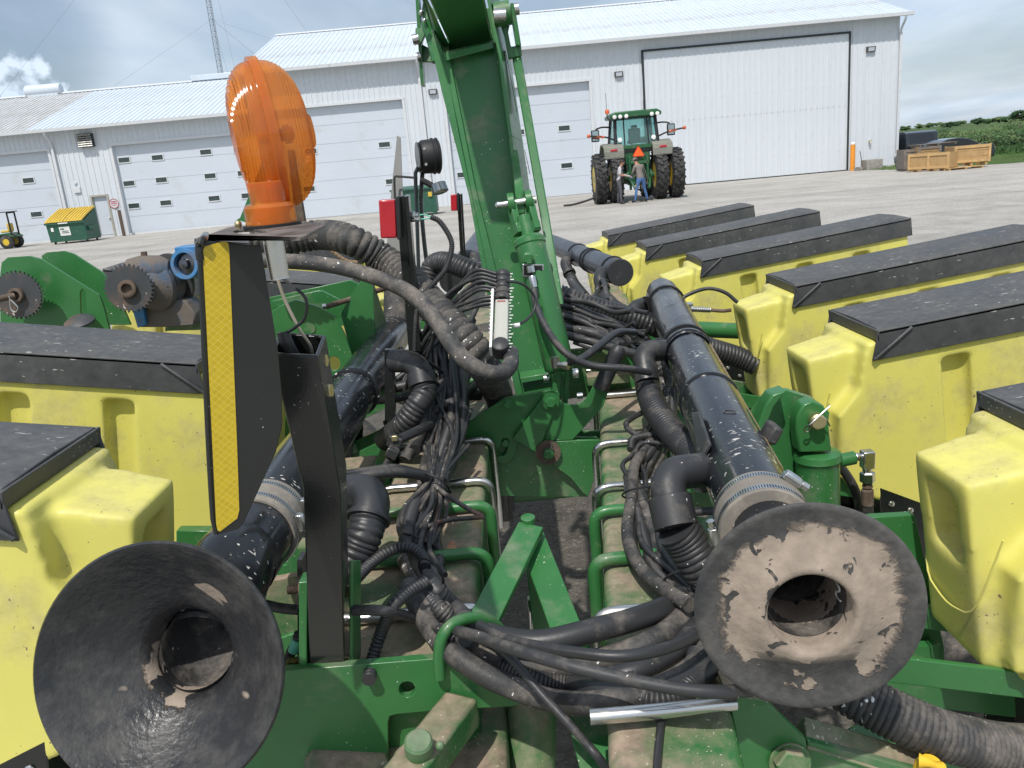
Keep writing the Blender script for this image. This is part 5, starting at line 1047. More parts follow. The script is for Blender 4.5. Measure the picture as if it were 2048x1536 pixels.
obj('elbow_fitting', MB().lathe(ff+Vector((0, 0, 0.012)), (0, 0, -1), [(0, 0.013), (0.03, 0.012)], 12).lathe(ff+Vector((0, 0, -0.01)), (fb-ff), [(0, 0.009), (0.025, 0.009), (0.026, 0.012), (0.04, 0.012)], 6), 'zinc', hc)
# frame details at the right of the arm base
obj('base_block', MB().box(S(1215, 755, 1.30), (0.14, 0.06, 0.035)), 'green_dusty', pf, bevel=0.004)
obj('base_pad', MB().box(S(1228, 735, 1.262)+Vector((0.03, 0.1, 0)), (0.20, 0.16, 0.022)), 'green_dusty', pf, bevel=0.004)
obj('bolt', MB().hexbolt(S(1178, 745, 1.318), (0, 0, 1), 0.011, 0.012), 'zinc', pf)
# upright base plates carrying the arm
obj('arm_base', MB().box(A(1060, 830, 2.46)-Vector((0, 0, 0.13)), (0.30, 0.26, 0.22)), 'green', pf, bevel=0.006)
obj('arm_base', MB().prism([A(1140, 700, 2.6), A(1270, 690, 2.6), A(1290, 780, 2.6), A(1120, 800, 2.6)], (0, 0.02, 0)), 'green_dusty', pf, bevel=0.002)

# ---------------------------------------------------------------- front cross plate, hook and A frame
FY = 1.10
z3 = zt(500, 1130, 3.783)
fp = [(340, 1358), (576, 1341), (865, 1318), (938, 1326), (1000, 1370), (1010, 1385), (1045, 1408), (1012, 1414), (860, 1422), (795, 1428), (780, 1432), (776, 1445), (776, 1540), (500, 1560), (330, 1560)]
hole = circ(814, 1379, 16, 24)
obj('front_plate', plate(fp, FY, 0.016, [hole]), 'green', pf, bevel=0.0012)
obj('front_plate', MB().prism([A(1010, 1392, FY+.002), A(1480, 1385, FY+.002), A(1475, 1402, FY+.002), A(1030, 1409, FY+.002)], (0, 0.014, 0)), 'green', pf)
hk = [A(880, 1355, FY-0.012), A(878, 1310, FY-0.012), A(884, 1275, FY-0.010), A(905, 1248, FY+0.0), A(940, 1236, FY+0.02), A(975, 1241, FY+0.04), A(1002, 1262, FY+0.06), A(1012, 1300, FY+0.07), A(1012, 1360, FY+0.06)]
obj('hose_hook', MB().tube(hk, 0.0092, 18, 0.006), 'green', pf)
def bar(a, b, w, t, name='brace', m='green', parent=pf, bev=0.002, wd=None):
    """flat bar from a to b, width w across wd, thickness t"""
    a = Vector(a); b = Vector(b); d = (b-a).normalized(); wd = Vector(wd or (1, 0, 0)); wd = (wd-d*wd.dot(d)).normalized(); n = d.cross(wd)
    P = []
    for q in (a, b):
        P += [q-wd*w/2-n*t/2, q+wd*w/2-n*t/2, q+wd*w/2+n*t/2, q-wd*w/2+n*t/2]
    return obj(name, MB().add(P, [(0, 1, 2, 3), (4, 7, 6, 5), (0, 4, 5, 1), (1, 5, 6, 2), (2, 6, 7, 3), (3, 7, 4, 0)]), m, parent, bevel=bev)
apx = A(1058, 1062, 1.44)
bar(apx+Vector((0.004, -0.01, 0.012)), A(958, 1262, 1.17), 0.050, 0.016, wd=(1, 0.4, 0))
bar(apx+Vector((0.0, 0.02, -0.012)), A(1148, 1300, 1.16), 0.052, 0.014, wd=(1, -0.4, 0))
bar(A(1148, 1300, 1.16)+Vector((0, 0, -0.03)), A(1215, 1560, 0.98), 0.070, 0.014, wd=(1, -0.2, 0))
obj('apex_pin', MB().lathe(apx+Vector((0, 0, 0.018)), (0, -0.15, 1), [(0, 0.014), (0.012, 0.014), (0.014, 0.011)], 20), 'green', pf)
bar(apx+Vector((0.004, 0.045, -0.03)), apx+Vector((0.01, 0.02, -0.30)), 0.035, 0.02)
obj('ram_rod', MB().cyl(A(1070, 1195, 1.5), A(1076, 1330, 1.5), 0.016, 16), newmat('chrome_rod', (0.5, 0.5, 0.52), 0.12, metal=1), pf)
obj('ram_barrel', MB().cyl(A(1064, 1400, 1.22), A(1058, 1640, 1.12), 0.043, 32), 'green_dusty', pf)
# lower left slanting channel with cap
ch0, ch1 = A(925, 1440, 1.06), A(800, 1580, 0.93)
bar(ch0+Vector((0, 0.03, 0)), ch1, 0.058, 0.05, 'channel_arm', 'green_dusty', bev=0.006)
cp_ = A(838, 1500, 0.965); obj('channel_cap', MB().lathe(cp_+Vector((0, 0, 0)), (0.1, -0.35, 1), [(0, 0.020), (0.020, 0.020), (0.024, 0.017)], 24).sphere(cp_+Vector((0.030, 0, 0.004)), 0.007, 8, 6), 'green', pf)
obj('lower_shelf', MB().prism([A(608, 1522, 1.085), A(625, 1503, 1.095), A(770, 1510, 1.095), A(776, 1528, 1.085), A(776, 1570, 1.04), A(608, 1570, 1.04)], (0, 0.012, 0)), 'green_dusty', pf, bevel=0.004)
obj('lower_tube', MB().box((-0.19, 1.02, 1.02), (0.26, 0.60, 0.16)), 'green_dusty', pf, bevel=0.015)
obj('u_bolt', MB().tube([S(925, 1430, 1.13), S(938, 1440, 1.12), S(940, 1480, 1.05), S(940, 1560, 0.95)], 0.010, 12), 'green', pf)
# lower right bracket
ZR = zt(1400, 1350, 3.16)
obj('clamp_plate', plate([ZR(180, 130), ZR(420, 175), ZR(670, 410), ZR(690, 640), ZR(270, 640), ZR(240, 450)], 0.96, 0.014), 'green', pf, bevel=0.0015)
obj('clamp_top', MB().prism([A(*ZR(175, 125), 0.955), A(*ZR(415, 165), 0.955), A(*ZR(425, 190), 0.96), A(*ZR(205, 215), 0.96)], (0, 0.07, 0)), 'green_dusty', pf, bevel=0.0015)
obj('bolt', MB().hexbolt(A(*ZR(278, 160), 0.97)+Vector((0, 0, -0.002)), (0, 0.1, 1), 0.011, 0.012), 'zinc', pf)
obj('clamp_rod', MB().tube([A(1180, 1434, 0.93), A(1300, 1424, 0.93), A(1400, 1413, 0.935), A(1470, 1405, 0.94)], 0.0105, 18), 'zinc', pf)
st_ = MB(); s0, s1 = A(*ZR(318, 168), 0.965), A(*ZR(424, 165), 0.965)
for i in range(12): st_.lathe(s0.lerp(s1, i/12), s1-s0, [(0, 0.0035), (0.0012, 0.005), (0.0024, 0.0035)], 8)
obj('threaded_end', st_, 'zinc', pf)
obj('bolt', MB().lathe(A(*ZR(565, 555), 0.955), (0, -1, 0.2), [(0, 0.030), (0.004, 0.030)], 20).hexbolt(A(*ZR(565, 555), 0.950), (0, -1, 0.25), 0.024, 0.016), 'green_dusty', pf, bevel=0.001)
bar(A(*ZR(640, 390), 1.0), A(*ZR(1400, 620), 0.98), 0.05, 0.03, 'outrigger_bar', 'green_dusty', wd=(0, 1, 0.5))
obj('outrigger_face', MB().prism([A(*ZR(680, 420), 0.975), A(*ZR(1400, 610), 0.955), A(*ZR(1400, 800), 0.955), A(*ZR(680, 800), 0.975)], (0, 0.012, 0)), 'green', pf, bevel=0.001)
bar(A(*ZR(1160, 475), 1.15), A(*ZR(1680, 460), 1.15), 0.05, 0.05, 'outrigger_bar', 'green', wd=(0, 1, 0))
obj('boss', MB().lathe(A(*ZR(1060, 440), 1.08), (0, -0.3, 1), [(-0.1, 0.036), (0.0, 0.036), (0.008, 0.03)], 24), 'green', pf)
kn = thing('yellow_cap', 'small yellow plastic cap on the green outrigger at the bottom right edge', 'cap', tuple(A(*ZR(1450, 575), 0.94)))
obj('cap', MB().tube([A(*ZR(1385, 540), 0.94), A(*ZR(1450, 555), 0.935), A(*ZR(1515, 590), 0.94)], 0.010, 12, 0.004, rf=lambda q: 1.0-0.45*math.sin(q*math.pi)).lathe(A(*ZR(1450, 590), 0.95), (0, -0.3, 1), [(-0.04, 0.02), (0.0, 0.02), (0.01, 0.016)], 16), 'yellow_part', kn)
# row-unit carrier plates and arms under each hopper
rgr = random.Random(4)
for (x, y, lab) in RH:
    xb = bar_pt(1, y, 0.175, 0).x
    obj('row_unit_head', MB().box(((xb+0.03), y-0.13, 1.08), (0.035, 0.24, 0.40)), 'green', pf, bevel=0.004)
    for yy in (y-0.235, y-0.03):
        for zz_ in (1.16, 0.98): bar((xb+0.05, yy, zz_), (x+0.16, yy, zz_-0.16), 0.05, 0.012, 'parallel_arm', 'green', wd=(0, 0, 1))
    obj('shank', MB().box((x+0.35, y-0.13, 0.72), (0.5, 0.12, 0.30)), 'green', pf, bevel=0.01)
    obj('gauge_tyre', MB().lathe((x+0.25, y-0.24, 0.36), (0, 1, 0), [(0, 0.06), (0, 0.17), (0.02, 0.2), (0.09, 0.2), (0.11, 0.17), (0.11, 0.06)], 28, closed=True), 'rubber_dusty', pf)
for (x, y, z, lab) in LH:
    xb = bar_pt(-1, y, 0.25, 0).x
    obj('row_unit_head', MB().box(((xb-0.03), y-0.13, 1.08), (0.035, 0.24, 0.40)), 'green', pf, bevel=0.004)
    for yy in (y-0.235, y-0.03):
        for zz_ in (1.16, 0.98): bar((xb-0.05, yy, zz_), (x-0.16, yy, zz_-0.16), 0.05, 0.012, 'parallel_arm', 'green', wd=(0, 0, 1))
    obj('shank', MB().box((x-0.35, y-0.13, 0.72), (0.5, 0.12, 0.30)), 'green', pf, bevel=0.01)
    obj('gauge_tyre', MB().lathe((x-0.25, y-0.24, 0.36), (0, 1, 0), [(0, 0.06), (0, 0.17), (0.02, 0.2), (0.09, 0.2), (0.11, 0.17), (0.11, 0.06)], 28, closed=True), 'rubber_dusty', pf)
# frames beside the pipes
obj('side_frame', plate([(352, 1062), (430, 1062), (560, 1130), (640, 1130), (640, 1350), (352, 1350)], 1.75, 0.03), 'green', pf, bevel=0.002)
obj('side_frame', plate([(1740, 1035), (1830, 1030), (1890, 1300), (1890, 1340), (1810, 1320), (1740, 1280)], 1.45, 0.02), 'green', pf, bevel=0.002)
obj('side_frame', MB().prism([A(1390, 1330, 1.42), A(1880, 1290, 1.42), A(1880, 1352, 1.42), A(1390, 1390, 1.42)], (0, 0.02, 0)), 'green', pf, bevel=0.002)
bar(S(1410, 1090, 1.12), S(1560, 960, 1.12), 0.10, 0.03, 'gusset', 'green', wd=(1, -0.3, 0)); bar(A(1470, 1180, 1.5), A(1545, 980, 1.9), 0.07, 0.03, 'gusset', 'green', wd=(1, 0, 0))
for q in ((1000, 1180), (890, 900)): pass
obj('side_frame', plate([(500, 1170), (600, 1150), (600, 1330), (560, 1340), (500, 1300)], 1.45, 0.02), 'green_dusty', pf, bevel=0.002)
obj('side_frame', MB().box((-0.47, 1.95, 1.17), (0.16, 0.55, 0.12)), 'green_dusty', pf, bevel=0.02)
# right upright cylinder with its clevis and bracket
cy = thing('hydraulic_cylinder', 'green upright hydraulic cylinder with a brass-coloured pin beside the nearest right pipe', 'cylinder', tuple(D(1635, 900, 1.75)))
YC = 1.72
t0 = A(1635, 905, YC); rc_ = 0.050
obj('barrel', MB().lathe(t0, (0.02, 0, -1), [(-0.004, 0.042), (0.0, rc_), (0.014, rc_+0.003), (0.020, rc_-0.001), (0.032, rc_-0.002), (0.36, rc_-0.002)], 40), 'green', cy)
tp = [(1598, 905), (1592, 860), (1594, 830), (1606, 810), (1628, 802), (1648, 812), (1657, 832), (1660, 870), (1664, 903)]
obj('clevis', plate(tp, YC-0.028, 0.045), 'green', cy, bevel=0.004)
hd2 = [(1490, 935), (1492, 850), (1500, 815), (1530, 785), (1570, 778), (1600, 785), (1632, 800), (1652, 820), (1640, 835), (1600, 800), (1560, 796), (1545, 800), (1520, 850), (1500, 935)]
obj('bracket_rib', plate([(1468, 960), (1505, 880), (1530, 812), (1545, 790), (1575, 781), (1560, 800), (1545, 820), (1520, 880), (1490, 950)], YC-0.03, 0.05), 'green', cy, bevel=0.004)
obj('bracket', plate([(1495, 970), (1500, 830), (1530, 790), (1575, 779), (1625, 795), (1660, 825), (1655, 870), (1600, 900), (1600, 1040), (1540, 1000)], YC+0.03, 0.018), 'green', cy, bevel=0.003)
pc_ = A(1632, 839, YC-0.028); obj('pin', MB().lathe(pc_+Vector((0, 0.01, 0)), (-0.12, -1, 0.05), [(0, 0.0175), (0.034, 0.0175), (0.037, 0.014)], 24), 'zinc_yellow', cy)
obj('cotter_pin', MB().tube([A(1660, 812, YC-0.05), A(1640, 830, YC-0.053), A(1622, 847, YC-0.055), A(1610, 856, YC-0.05), A(1610, 864, YC-0.05), A(1618, 862, YC-0.05), A(1622, 850, YC-0.052)], 0.0018, 6, 0.004).tube([A(1640, 832, YC-0.053), A(1652, 838, YC-0.05), A(1660, 852, YC-0.045)], 0.0018, 6, 0.004), 'zinc', cy)
obj('port_tube', MB().cyl(A(1675, 922, YC), A(1709, 915, YC), 0.0155, 20), 'green', cy)
e0_ = A(1709, 914, YC); e1_ = A(1733, 912, YC)
obj('port_fitting', MB().lathe(e0_, (1, 0, 0), [(0, 0.011), (0.011, 0.011)], 6).cyl(e0_, e0_+Vector((0.02, 0, 0)), 0.007, 12).box(e1_+Vector((0.002, 0, -0.008)), (0.027, 0.026, 0.042)).cyl(e1_+Vector((0, 0, -0.02)), e1_+Vector((0.004, 0, -0.045)), 0.010, 12), 'zinc', cy, bevel=0.003)
obj('hose_nut', MB().lathe(e1_+Vector((0.003, 0, -0.038)), (0.04, 0, -1), [(0, 0.013), (0.003, 0.017), (0.024, 0.017), (0.027, 0.013)], 6), 'zinc', cy)
obj('hose_ferrule', MB().lathe(e1_+Vector((0.004, 0, -0.068)), (0.03, 0, -1), [(0, 0.010), (0.008, 0.012), (0.012, 0.009), (0.016, 0.0135), (0.052, 0.0135), (0.054, 0.010)], 18), 'rust', cy)
hs = thing('hydraulic_hose', 'black hydraulic hose hanging from the silver elbow of the upright cylinder', 'hose', tuple(e1_))
obj('hose', MB().tube([e1_+Vector((0.006, 0, -0.12)), e1_+Vector((0.008, 0.005, -0.16)), e1_+Vector((-0.01, 0.02, -0.20)), A(1700, 1075, 1.8), A(1650, 1110, 1.85)], 0.0125, 14), 'rubber_dusty', hs)
hs = thing('hydraulic_hose', 'black hose running down behind the upright cylinder port tube', 'hose', tuple(A(1700, 960, 1.8)))
obj('hose', MB().tube([A(1672, 925, 1.80), A(1690, 945, 1.80), A(1712, 985, 1.80), A(1724, 1040, 1.80), A(1735, 1090, 1.80)], 0.011, 12), 'rubber', hs)
# ================================================================ AIR PIPES, HOSES, LAMPS
def corr_hose(parent, pts, r, pitch=0.0085, depth=None, m='rubber', name='corrugated_hose', seg=18):
    return obj(name, MB().tube(pts, r, seg, corr=(pitch, depth or r*0.13)), m, parent, sharp=60)
PR = 0.0635
def pipe_axis(pa, da, pb, db): return D(*pa, da), D(*pb, db)
# ---- right pipe
rp0, rp1 = pipe_axis((1515, 1020), 1.25, (1325, 590), 3.18)
rd = (rp1-rp0).normalized()
rp = thing('air_pipe', 'long glossy black air pipe on the right ending in a mud-caked flat bell', 'pipe', tuple(rp0))
def on(p, d, t): return p+d*t
Lr = (rp1-rp0).length
obj('pipe_section', MB().lathe(on(rp0, rd, -0.02), rd, [(0, PR), (0.60, PR)], 48, caps=False), 'pipe', rp, sharp=50)
obj('pipe_section', MB().lathe(on(rp0, rd, 0.57), rd, [(0, PR-0.004), (1.02, PR-0.004)], 48, caps=False), 'pipe', rp)
obj('pipe_section', MB().lathe(on(rp0, rd, 1.02), rd, [(0, PR), (Lr-1.02, PR)], 48, caps=False), 'pipe', rp)
for t in (0.585, 1.05): obj('coupler_lip', MB().lathe(on(rp0, rd, t), rd, [(-0.008, PR), (-0.006, PR+0.004), (0.008, PR+0.004), (0.010, PR)], 48), 'pipe', rp)
for t in (1.10, Lr-0.20): 
    st = obj('strap', MB().lathe(on(rp0, rd, t), rd, [(-0.009, PR), (-0.009, PR+0.006), (0.009, PR+0.006), (0.009, PR)], 48), 'black_flat', rp)
    nrm = (rd.cross(Vector((0, 0, 1)))).normalized()
    obj('strap_tab', MB().prism([on(rp0, rd, t)-nrm*(PR+0.004)+Vector((0, 0, 0.0)), on(rp0, rd, t)-nrm*(PR+0.022)+Vector((0, 0, 0.028)), on(rp0, rd, t)-nrm*(PR+0.018)+Vector((0, 0, 0.032)), on(rp0, rd, t)-nrm*(PR-0.008)+Vector((0, 0, 0.03))], rd*0.014), 'black_flat', st)
obj('end_stub', MB().lathe(rp1-rd*0.005, rd, [(0, PR*0.88), (0.08, PR*0.88), (0.085, PR*0.80)], 40), 'pipe', rp)
obj('saddle', MB().prism([on(rp0, rd, 0.16)+Vector((-PR-0.002, 0, 0.022)), on(rp0, rd, 0.16)+Vector((-PR*0.75, 0, 0.052)), on(rp0, rd, 0.33)+Vector((-PR*0.72, 0, 0.056)), on(rp0, rd, 0.36)+Vector((-PR*0.9, 0, 0.046))], (-0.006, 0, 0.004)), 'rubber', rp, bevel=0.002)
obj('saddle_lug', MB().box(on(rp0, rd, 0.26)+Vector((PR+0.010, 0, 0.030)), (0.020, 0.05, 0.034), Matrix.Rotation(R(30), 3, 'Y')), 'rubber', rp, bevel=0.005)
obj('moulded_mark', MB().lathe(on(rp0, rd, 0.30)+Vector((0.004, 0, PR+0.0003)), (0.06, 0, 1), [(0, 0.0125), (0.0008, 0.0125), (0.0008, 0.0105), (0.0, 0.0105)], 28, closed=True), 'rubber_dusty', rp)
obj('cable_strip', MB().tube([on(rp0, rd, 0.1)+Vector((PR*0.93, 0, 0.022)), on(rp0, rd, 1.0)+Vector((PR*0.93, 0, 0.022)), on(rp0, rd, Lr)+Vector((PR*0.93, 0, 0.022))], 0.0035, 8, 0.05), newmat('straw_film', (0.20, 0.15, 0.07), 0.6, var=0.5, vscale=40), rp)
# sleeve and two worm-drive clamps
def sleeve(par, c, d, r, L, mat='clamp_sleeve'): return obj('rubber_sleeve', MB().lathe(c, d, [(-L/2, r-0.004), (-L/2, r), (-L*0.25, r+0.0015), (0, r), (L*0.25, r+0.0015), (L/2, r), (L/2, r-0.004)], 56), mat, par)
def worm_clamp(par, c, d, r, ang, tilt=0.0):
    """slotted steel band with its screw housing at angle ang round the pipe"""
    d = d.normalized(); a = d.cross(Vector((0, 0, 1))).normalized(); b2 = a.cross(d)
    if tilt: d = (d+b2*tilt).normalized(); a = d.cross(Vector((0, 0, 1))).normalized(); b2 = a.cross(d)
    band = obj('hose_clamp', MB().lathe(c, d, [(-0.0065, r), (-0.0065, r+0.0012), (0.0065, r+0.0012), (0.0065, r)], 72, closed=True), 'zinc', par)
    sl = MB()
    for i in range(110):
        q = 2*math.pi*i/110; rad = a*math.cos(q)+b2*math.sin(q); tg = d.cross(rad)
        m = Matrix((d, tg, rad)).transposed(); sl.box(c+rad*(r+0.0014), (0.0078, 0.0013, 0.0006), m)
    o = obj('band_slot', sl, 'black_flat', band, sharp=80); o['kind'] = 'stuff'
    rad = a*math.cos(ang)+b2*math.sin(ang); tg = d.cross(rad); cc = c+rad*(r+0.008); m = Matrix((d, tg, rad)).transposed()
    hb_ = MB().box(cc-rad*0.003, (0.016, 0.030, 0.008), m).lathe(cc-tg*0.014, tg, [(0, 0.0062), (0.004, 0.0075), (0.024, 0.0075), (0.028, 0.006)], 16)
    obj('screw_housing', hb_, 'zinc', band, bevel=0.001)
    obj('screw_head', MB().lathe(cc+tg*0.014, tg, [(0, 0.0045), (0.003, 0.0045), (0.003, 0.0068), (0.013, 0.0068), (0.014, 0.005)], 6), 'zinc', band)
cs = on(rp0, rd, -0.045)
sleeve(rp, cs, rd, PR+0.004, 0.075)
worm_clamp(rp, on(cs, rd, 0.022), rd, PR+0.005, R(52)); worm_clamp(rp, on(cs, rd, -0.020), rd, PR+0.005, R(188), 0.06)
# inner neck and the bell
M_bell_in = newmat('bell_rubber', (0.016, 0.017, 0.019), 0.42, dust=0.32, dustcol=(0.07, 0.068, 0.062), dscale=10, bump=0.9, bscale=110, specks=0.10)
def mud_bell(name, c, ax, r0, r1, wob, base, col=(0.30, 0.245, 0.195), soft=0.008, patch=0.0, rough=0.55, below=None, dst=0.45):
    """rubber with a dried mud ring between two radii round an axis, ragged edge"""
    m = newmat(name, (0.024, 0.025, 0.027), rough, dust=dst, dustcol=(0.105, 0.10, 0.092), dscale=9, dedge=0.16, specks=patch, speckcol=col, spscale=15, bump=0.7, bscale=120)
    t = m.node_tree; L = t.links; N = t.nodes.new; b = [n for n in t.nodes if n.type == 'BSDF_PRINCIPLED'][0]
    src = b.inputs['Base Color'].links[0].from_socket
    tcn = N('ShaderNodeTexCoord'); sub = N('ShaderNodeVectorMath'); sub.operation = 'SUBTRACT'; L.new(tcn.outputs['Object'], sub.inputs[0]); sub.inputs[1].default_value = c
    cr_ = N('ShaderNodeVectorMath'); cr_.operation = 'CROSS_PRODUCT'; L.new(sub.outputs[0], cr_.inputs[0]); cr_.inputs[1].default_value = ax
    ln = N('ShaderNodeVectorMath'); ln.operation = 'LENGTH'; L.new(cr_.outputs[0], ln.inputs[0])
    nz = N('ShaderNodeTexNoise'); nz.inputs['Scale'].default_value = 17; nz.inputs['Detail'].default_value = 9; nz.inputs['Roughness'].default_value = 0.72; nz.inputs['Distortion'].default_value = 0.5; L.new(tcn.outputs['Object'], nz.inputs['Vector'])
    ad = N('ShaderNodeMath'); ad.operation = 'MULTIPLY_ADD'; L.new(nz.outputs['Fac'], ad.inputs[0]); ad.inputs[1].default_value = wob; L.new(ln.outputs['Value'], ad.inputs[2])
    o1 = N('ShaderNodeMapRange'); o1.inputs['From Min'].default_value = r1+wob*0.5+soft; o1.inputs['From Max'].default_value = r1+wob*0.5; L.new(ad.outputs[0], o1.inputs['Value'])
    i1 = N('ShaderNodeMapRange'); i1.inputs['From Min'].default_value = r0; i1.inputs['From Max'].default_value = r0+0.003; L.new(ln.outputs['Value'], i1.inputs['Value'])
    mu = N('ShaderNodeMath'); mu.operation = 'MULTIPLY'; L.new(o1.outputs[0], mu.inputs[0]); L.new(i1.outputs[0], mu.inputs[1])
    if base:
        sepx = N('ShaderNodeSeparateXYZ'); L.new(sub.outputs[0], sepx.inputs[0]); zz_ = N('ShaderNodeMapRange'); zz_.inputs['From Min'].default_value = base[0]; zz_.inputs['From Max'].default_value = base[1]; L.new(sepx.outputs['Z'], zz_.inputs['Value']); n7 = N('ShaderNodeTexNoise'); n7.inputs['Scale'].default_value = 26; n7.inputs['Detail'].default_value = 8; n7.inputs['Distortion'].default_value = 1.2; L.new(tcn.outputs['Object'], n7.inputs['Vector']); t7 = N('ShaderNodeMapRange'); t7.inputs['From Min'].default_value = 0.375; t7.inputs['From Max'].default_value = 0.40; L.new(n7.outputs['Fac'], t7.inputs['Value']); z7 = N('ShaderNodeMath'); z7.operation = 'MULTIPLY'; L.new(zz_.outputs[0], z7.inputs[0]); L.new(t7.outputs[0], z7.inputs[1]); zz_ = z7
        n5 = N('ShaderNodeTexNoise'); n5.inputs['Scale'].default_value = 22; n5.inputs['Detail'].default_value = 7; L.new(tcn.outputs['Object'], n5.inputs['Vector'])
        th = N('ShaderNodeMapRange'); th.inputs['From Min'].default_value = base[2]; th.inputs['From Max'].default_value = base[2]+0.015; L.new(n5.outputs['Fac'], th.inputs['Value'])
        mx_ = N('ShaderNodeMath'); mx_.operation = 'MAXIMUM'; L.new(zz_.outputs[0], mx_.inputs[0]); L.new(th.outputs[0], mx_.inputs[1])
        m3 = N('ShaderNodeMath'); m3.operation = 'MULTIPLY'; L.new(mu.outputs[0], m3.inputs[0]); L.new(mx_.outputs[0], m3.inputs[1]); mu = m3
    if below:
        s8 = N('ShaderNodeSeparateXYZ'); L.new(sub.outputs[0], s8.inputs[0]); z8 = N('ShaderNodeMapRange'); z8.inputs['From Min'].default_value = below[0]; z8.inputs['From Max'].default_value = below[1]; L.new(s8.outputs['Z'], z8.inputs['Value']); m8 = N('ShaderNodeMath'); m8.operation = 'MULTIPLY'; L.new(mu.outputs[0], m8.inputs[0]); L.new(z8.outputs[0], m8.inputs[1]); mu = m8
    n6 = N('ShaderNodeTexNoise'); n6.inputs['Scale'].default_value = 45; n6.inputs['Detail'].default_value = 5; L.new(tcn.outputs['Object'], n6.inputs['Vector'])
    v6 = N('ShaderNodeMapRange'); v6.inputs['From Min'].default_value = 0.3; v6.inputs['From Max'].default_value = 0.7; v6.inputs['To Min'].default_value = 0.78; v6.inputs['To Max'].default_value = 1.15; L.new(n6.outputs['Fac'], v6.inputs['Value'])
    sc_ = N('ShaderNodeVectorMath'); sc_.operation = 'SCALE'; sc_.inputs[0].default_value = col; L.new(v6.outputs[0], sc_.inputs['Scale'])
    mx2 = N('ShaderNodeMix'); mx2.data_type = 'RGBA'; L.new(mu.outputs[0], mx2.inputs['Factor']); L.new(src, mx2.inputs['A']); L.new(sc_.outputs[0], mx2.inputs['B']); L.new(mx2.outputs['Result'], b.inputs['Base Color'])
    rs = b.inputs['Roughness'].links[0].from_socket; rm = N('ShaderNodeMix'); rm.data_type = 'FLOAT'; L.new(mu.outputs[0], rm.inputs['Factor']); L.new(rs, rm.inputs['A']); rm.inputs['B'].default_value = 0.95; L.new(rm.outputs['Result'], b.inputs['Roughness'])
    # the mud stands a little proud
    b2 = N('ShaderNodeBump'); b2.inputs['Strength'].default_value = 0.9; b2.inputs['Distance'].default_value = 0.003; L.new(mu.outputs[0], b2.inputs['Height']); L.new(b.inputs['Normal'].links[0].from_socket, b2.inputs['Normal']); L.new(b2.outputs[0], b.inputs['Normal'])
    return m
bc = D(1617, 1217, 0.985)                                  # centre of the right bell's rim
bx = (bc-on(rp0, rd, -0.1)).normalized(); facing = (CAM-bc).normalized()
bd = (-rd*0.93+facing*0.10).normalized()          # the flexible flange tips a little towards the viewer
MT['mud_bell'] = mud_bell('mud_caked_bell', bc-rp0, bd, 0.0, 0.106, 0.085, (-0.070, -0.055, 0.55))
hr = 0.0515
br = MB().lathe(bc, bd, [(-0.11, hr-0.004), (-0.03, hr-0.002), (0.012, hr-0.001), (0.016, hr+0.003), (0.015, hr+0.009), (0.008, hr+0.022), (0.001, hr+0.038), (-0.003, 0.105), (0.002, 0.128), (0.003, 0.133), (0.0, 0.1365), (-0.004, 0.1355), (-0.006, 0.130), (-0.010, 0.105), (-0.006, hr+0.038), (0.0, hr+0.022), (0.004, hr+0.010), (-0.03, hr+0.004), (-0.11, hr+0.002)], 96, closed=True)
obj('bell', br, 'mud_bell', rp, sharp=55)
nb = bc-bd*0.10
obj('neck', MB().tube([nb+bd*0.03, nb, nb.lerp(on(rp0, rd, -0.05), 0.6), on(rp0, rd, -0.05)], hr+0.003, 36, 0.01, caps=False), 'pipe', rp)
obj('neck_lining', MB().tube([bc-bd*0.02, nb, nb.lerp(on(rp0, rd, -0.05), 0.6), on(rp0, rd, 0.1)], hr-0.003, 36, 0.01, caps=False), 'rubber_dusty', rp)
# chalk figure inside the throat
q = bc+Vector((hr*0.80, 0.03, 0.0)); dgt = [(-0.008, 0.010), (-0.003, 0.015), (0.003, 0.012), (0.001, 0.003), (-0.007, -0.008), (-0.004, -0.013), (0.004, -0.010)]
zin = -bd; up_ = (Vector((0, 0, 1))-bd*bd.z).normalized(); sd_ = up_.cross(bd)
def throat(a, t): return bc-bd*t+(sd_*math.cos(a)+up_*math.sin(a))*(hr-0.0068)
cands = []
for s_ in (1, -1):
    c_ = bc-bd*0.035+sd_*s_*(hr-0.006); cands.append((c_.x, s_))
s_ = max(cands)[1]
obj('chalk_figure', MB().tube([throat(math.pi*(0 if s_ > 0 else 1)+s_*(v*0.9/hr+0.05), 0.036-h*2.0) for h, v in dgt], 0.0012, 6, 0.002), 'white_plastic', rp)
# ---- left pipe
lp0, lp1 = pipe_axis((470, 1130), 1.256, (800, 650), 3.0)
ld = (lp1-lp0).normalized(); Ll = (lp1-lp0).length
lp = thing('air_pipe', 'long glossy black air pipe on the left ending in a wide open black bell', 'pipe', tuple(lp0))
obj('pipe_section', MB().lathe(on(lp0, ld, 0.0), ld, [(0, PR), (0.12, PR)], 48, caps=False), 'pipe', lp)
obj('pipe_section', MB().lathe(on(lp0, ld, 0.15), ld, [(0, PR), (0.60, PR)], 48, caps=False), 'pipe', lp)
obj('pipe_section', MB().lathe(on(lp0, ld, 0.73), ld, [(0, PR-0.003), (Ll-0.68, PR-0.003)], 48, caps=False), 'pipe', lp)
obj('pipe_section', MB().lathe(on(lp0, ld, 0.95), ld, [(0, PR+0.001), (0.30, PR+0.001)], 48, caps=False), 'pipe', lp)
obj('coupler_lip', MB().lathe(on(lp0, ld, 0.94), ld, [(-0.008, PR), (-0.006, PR+0.006), (0.008, PR+0.006), (0.010, PR)], 48), 'pipe', lp)
cs = on(lp0, ld, 0.14); sleeve(lp, cs, ld, PR+0.004, 0.085)
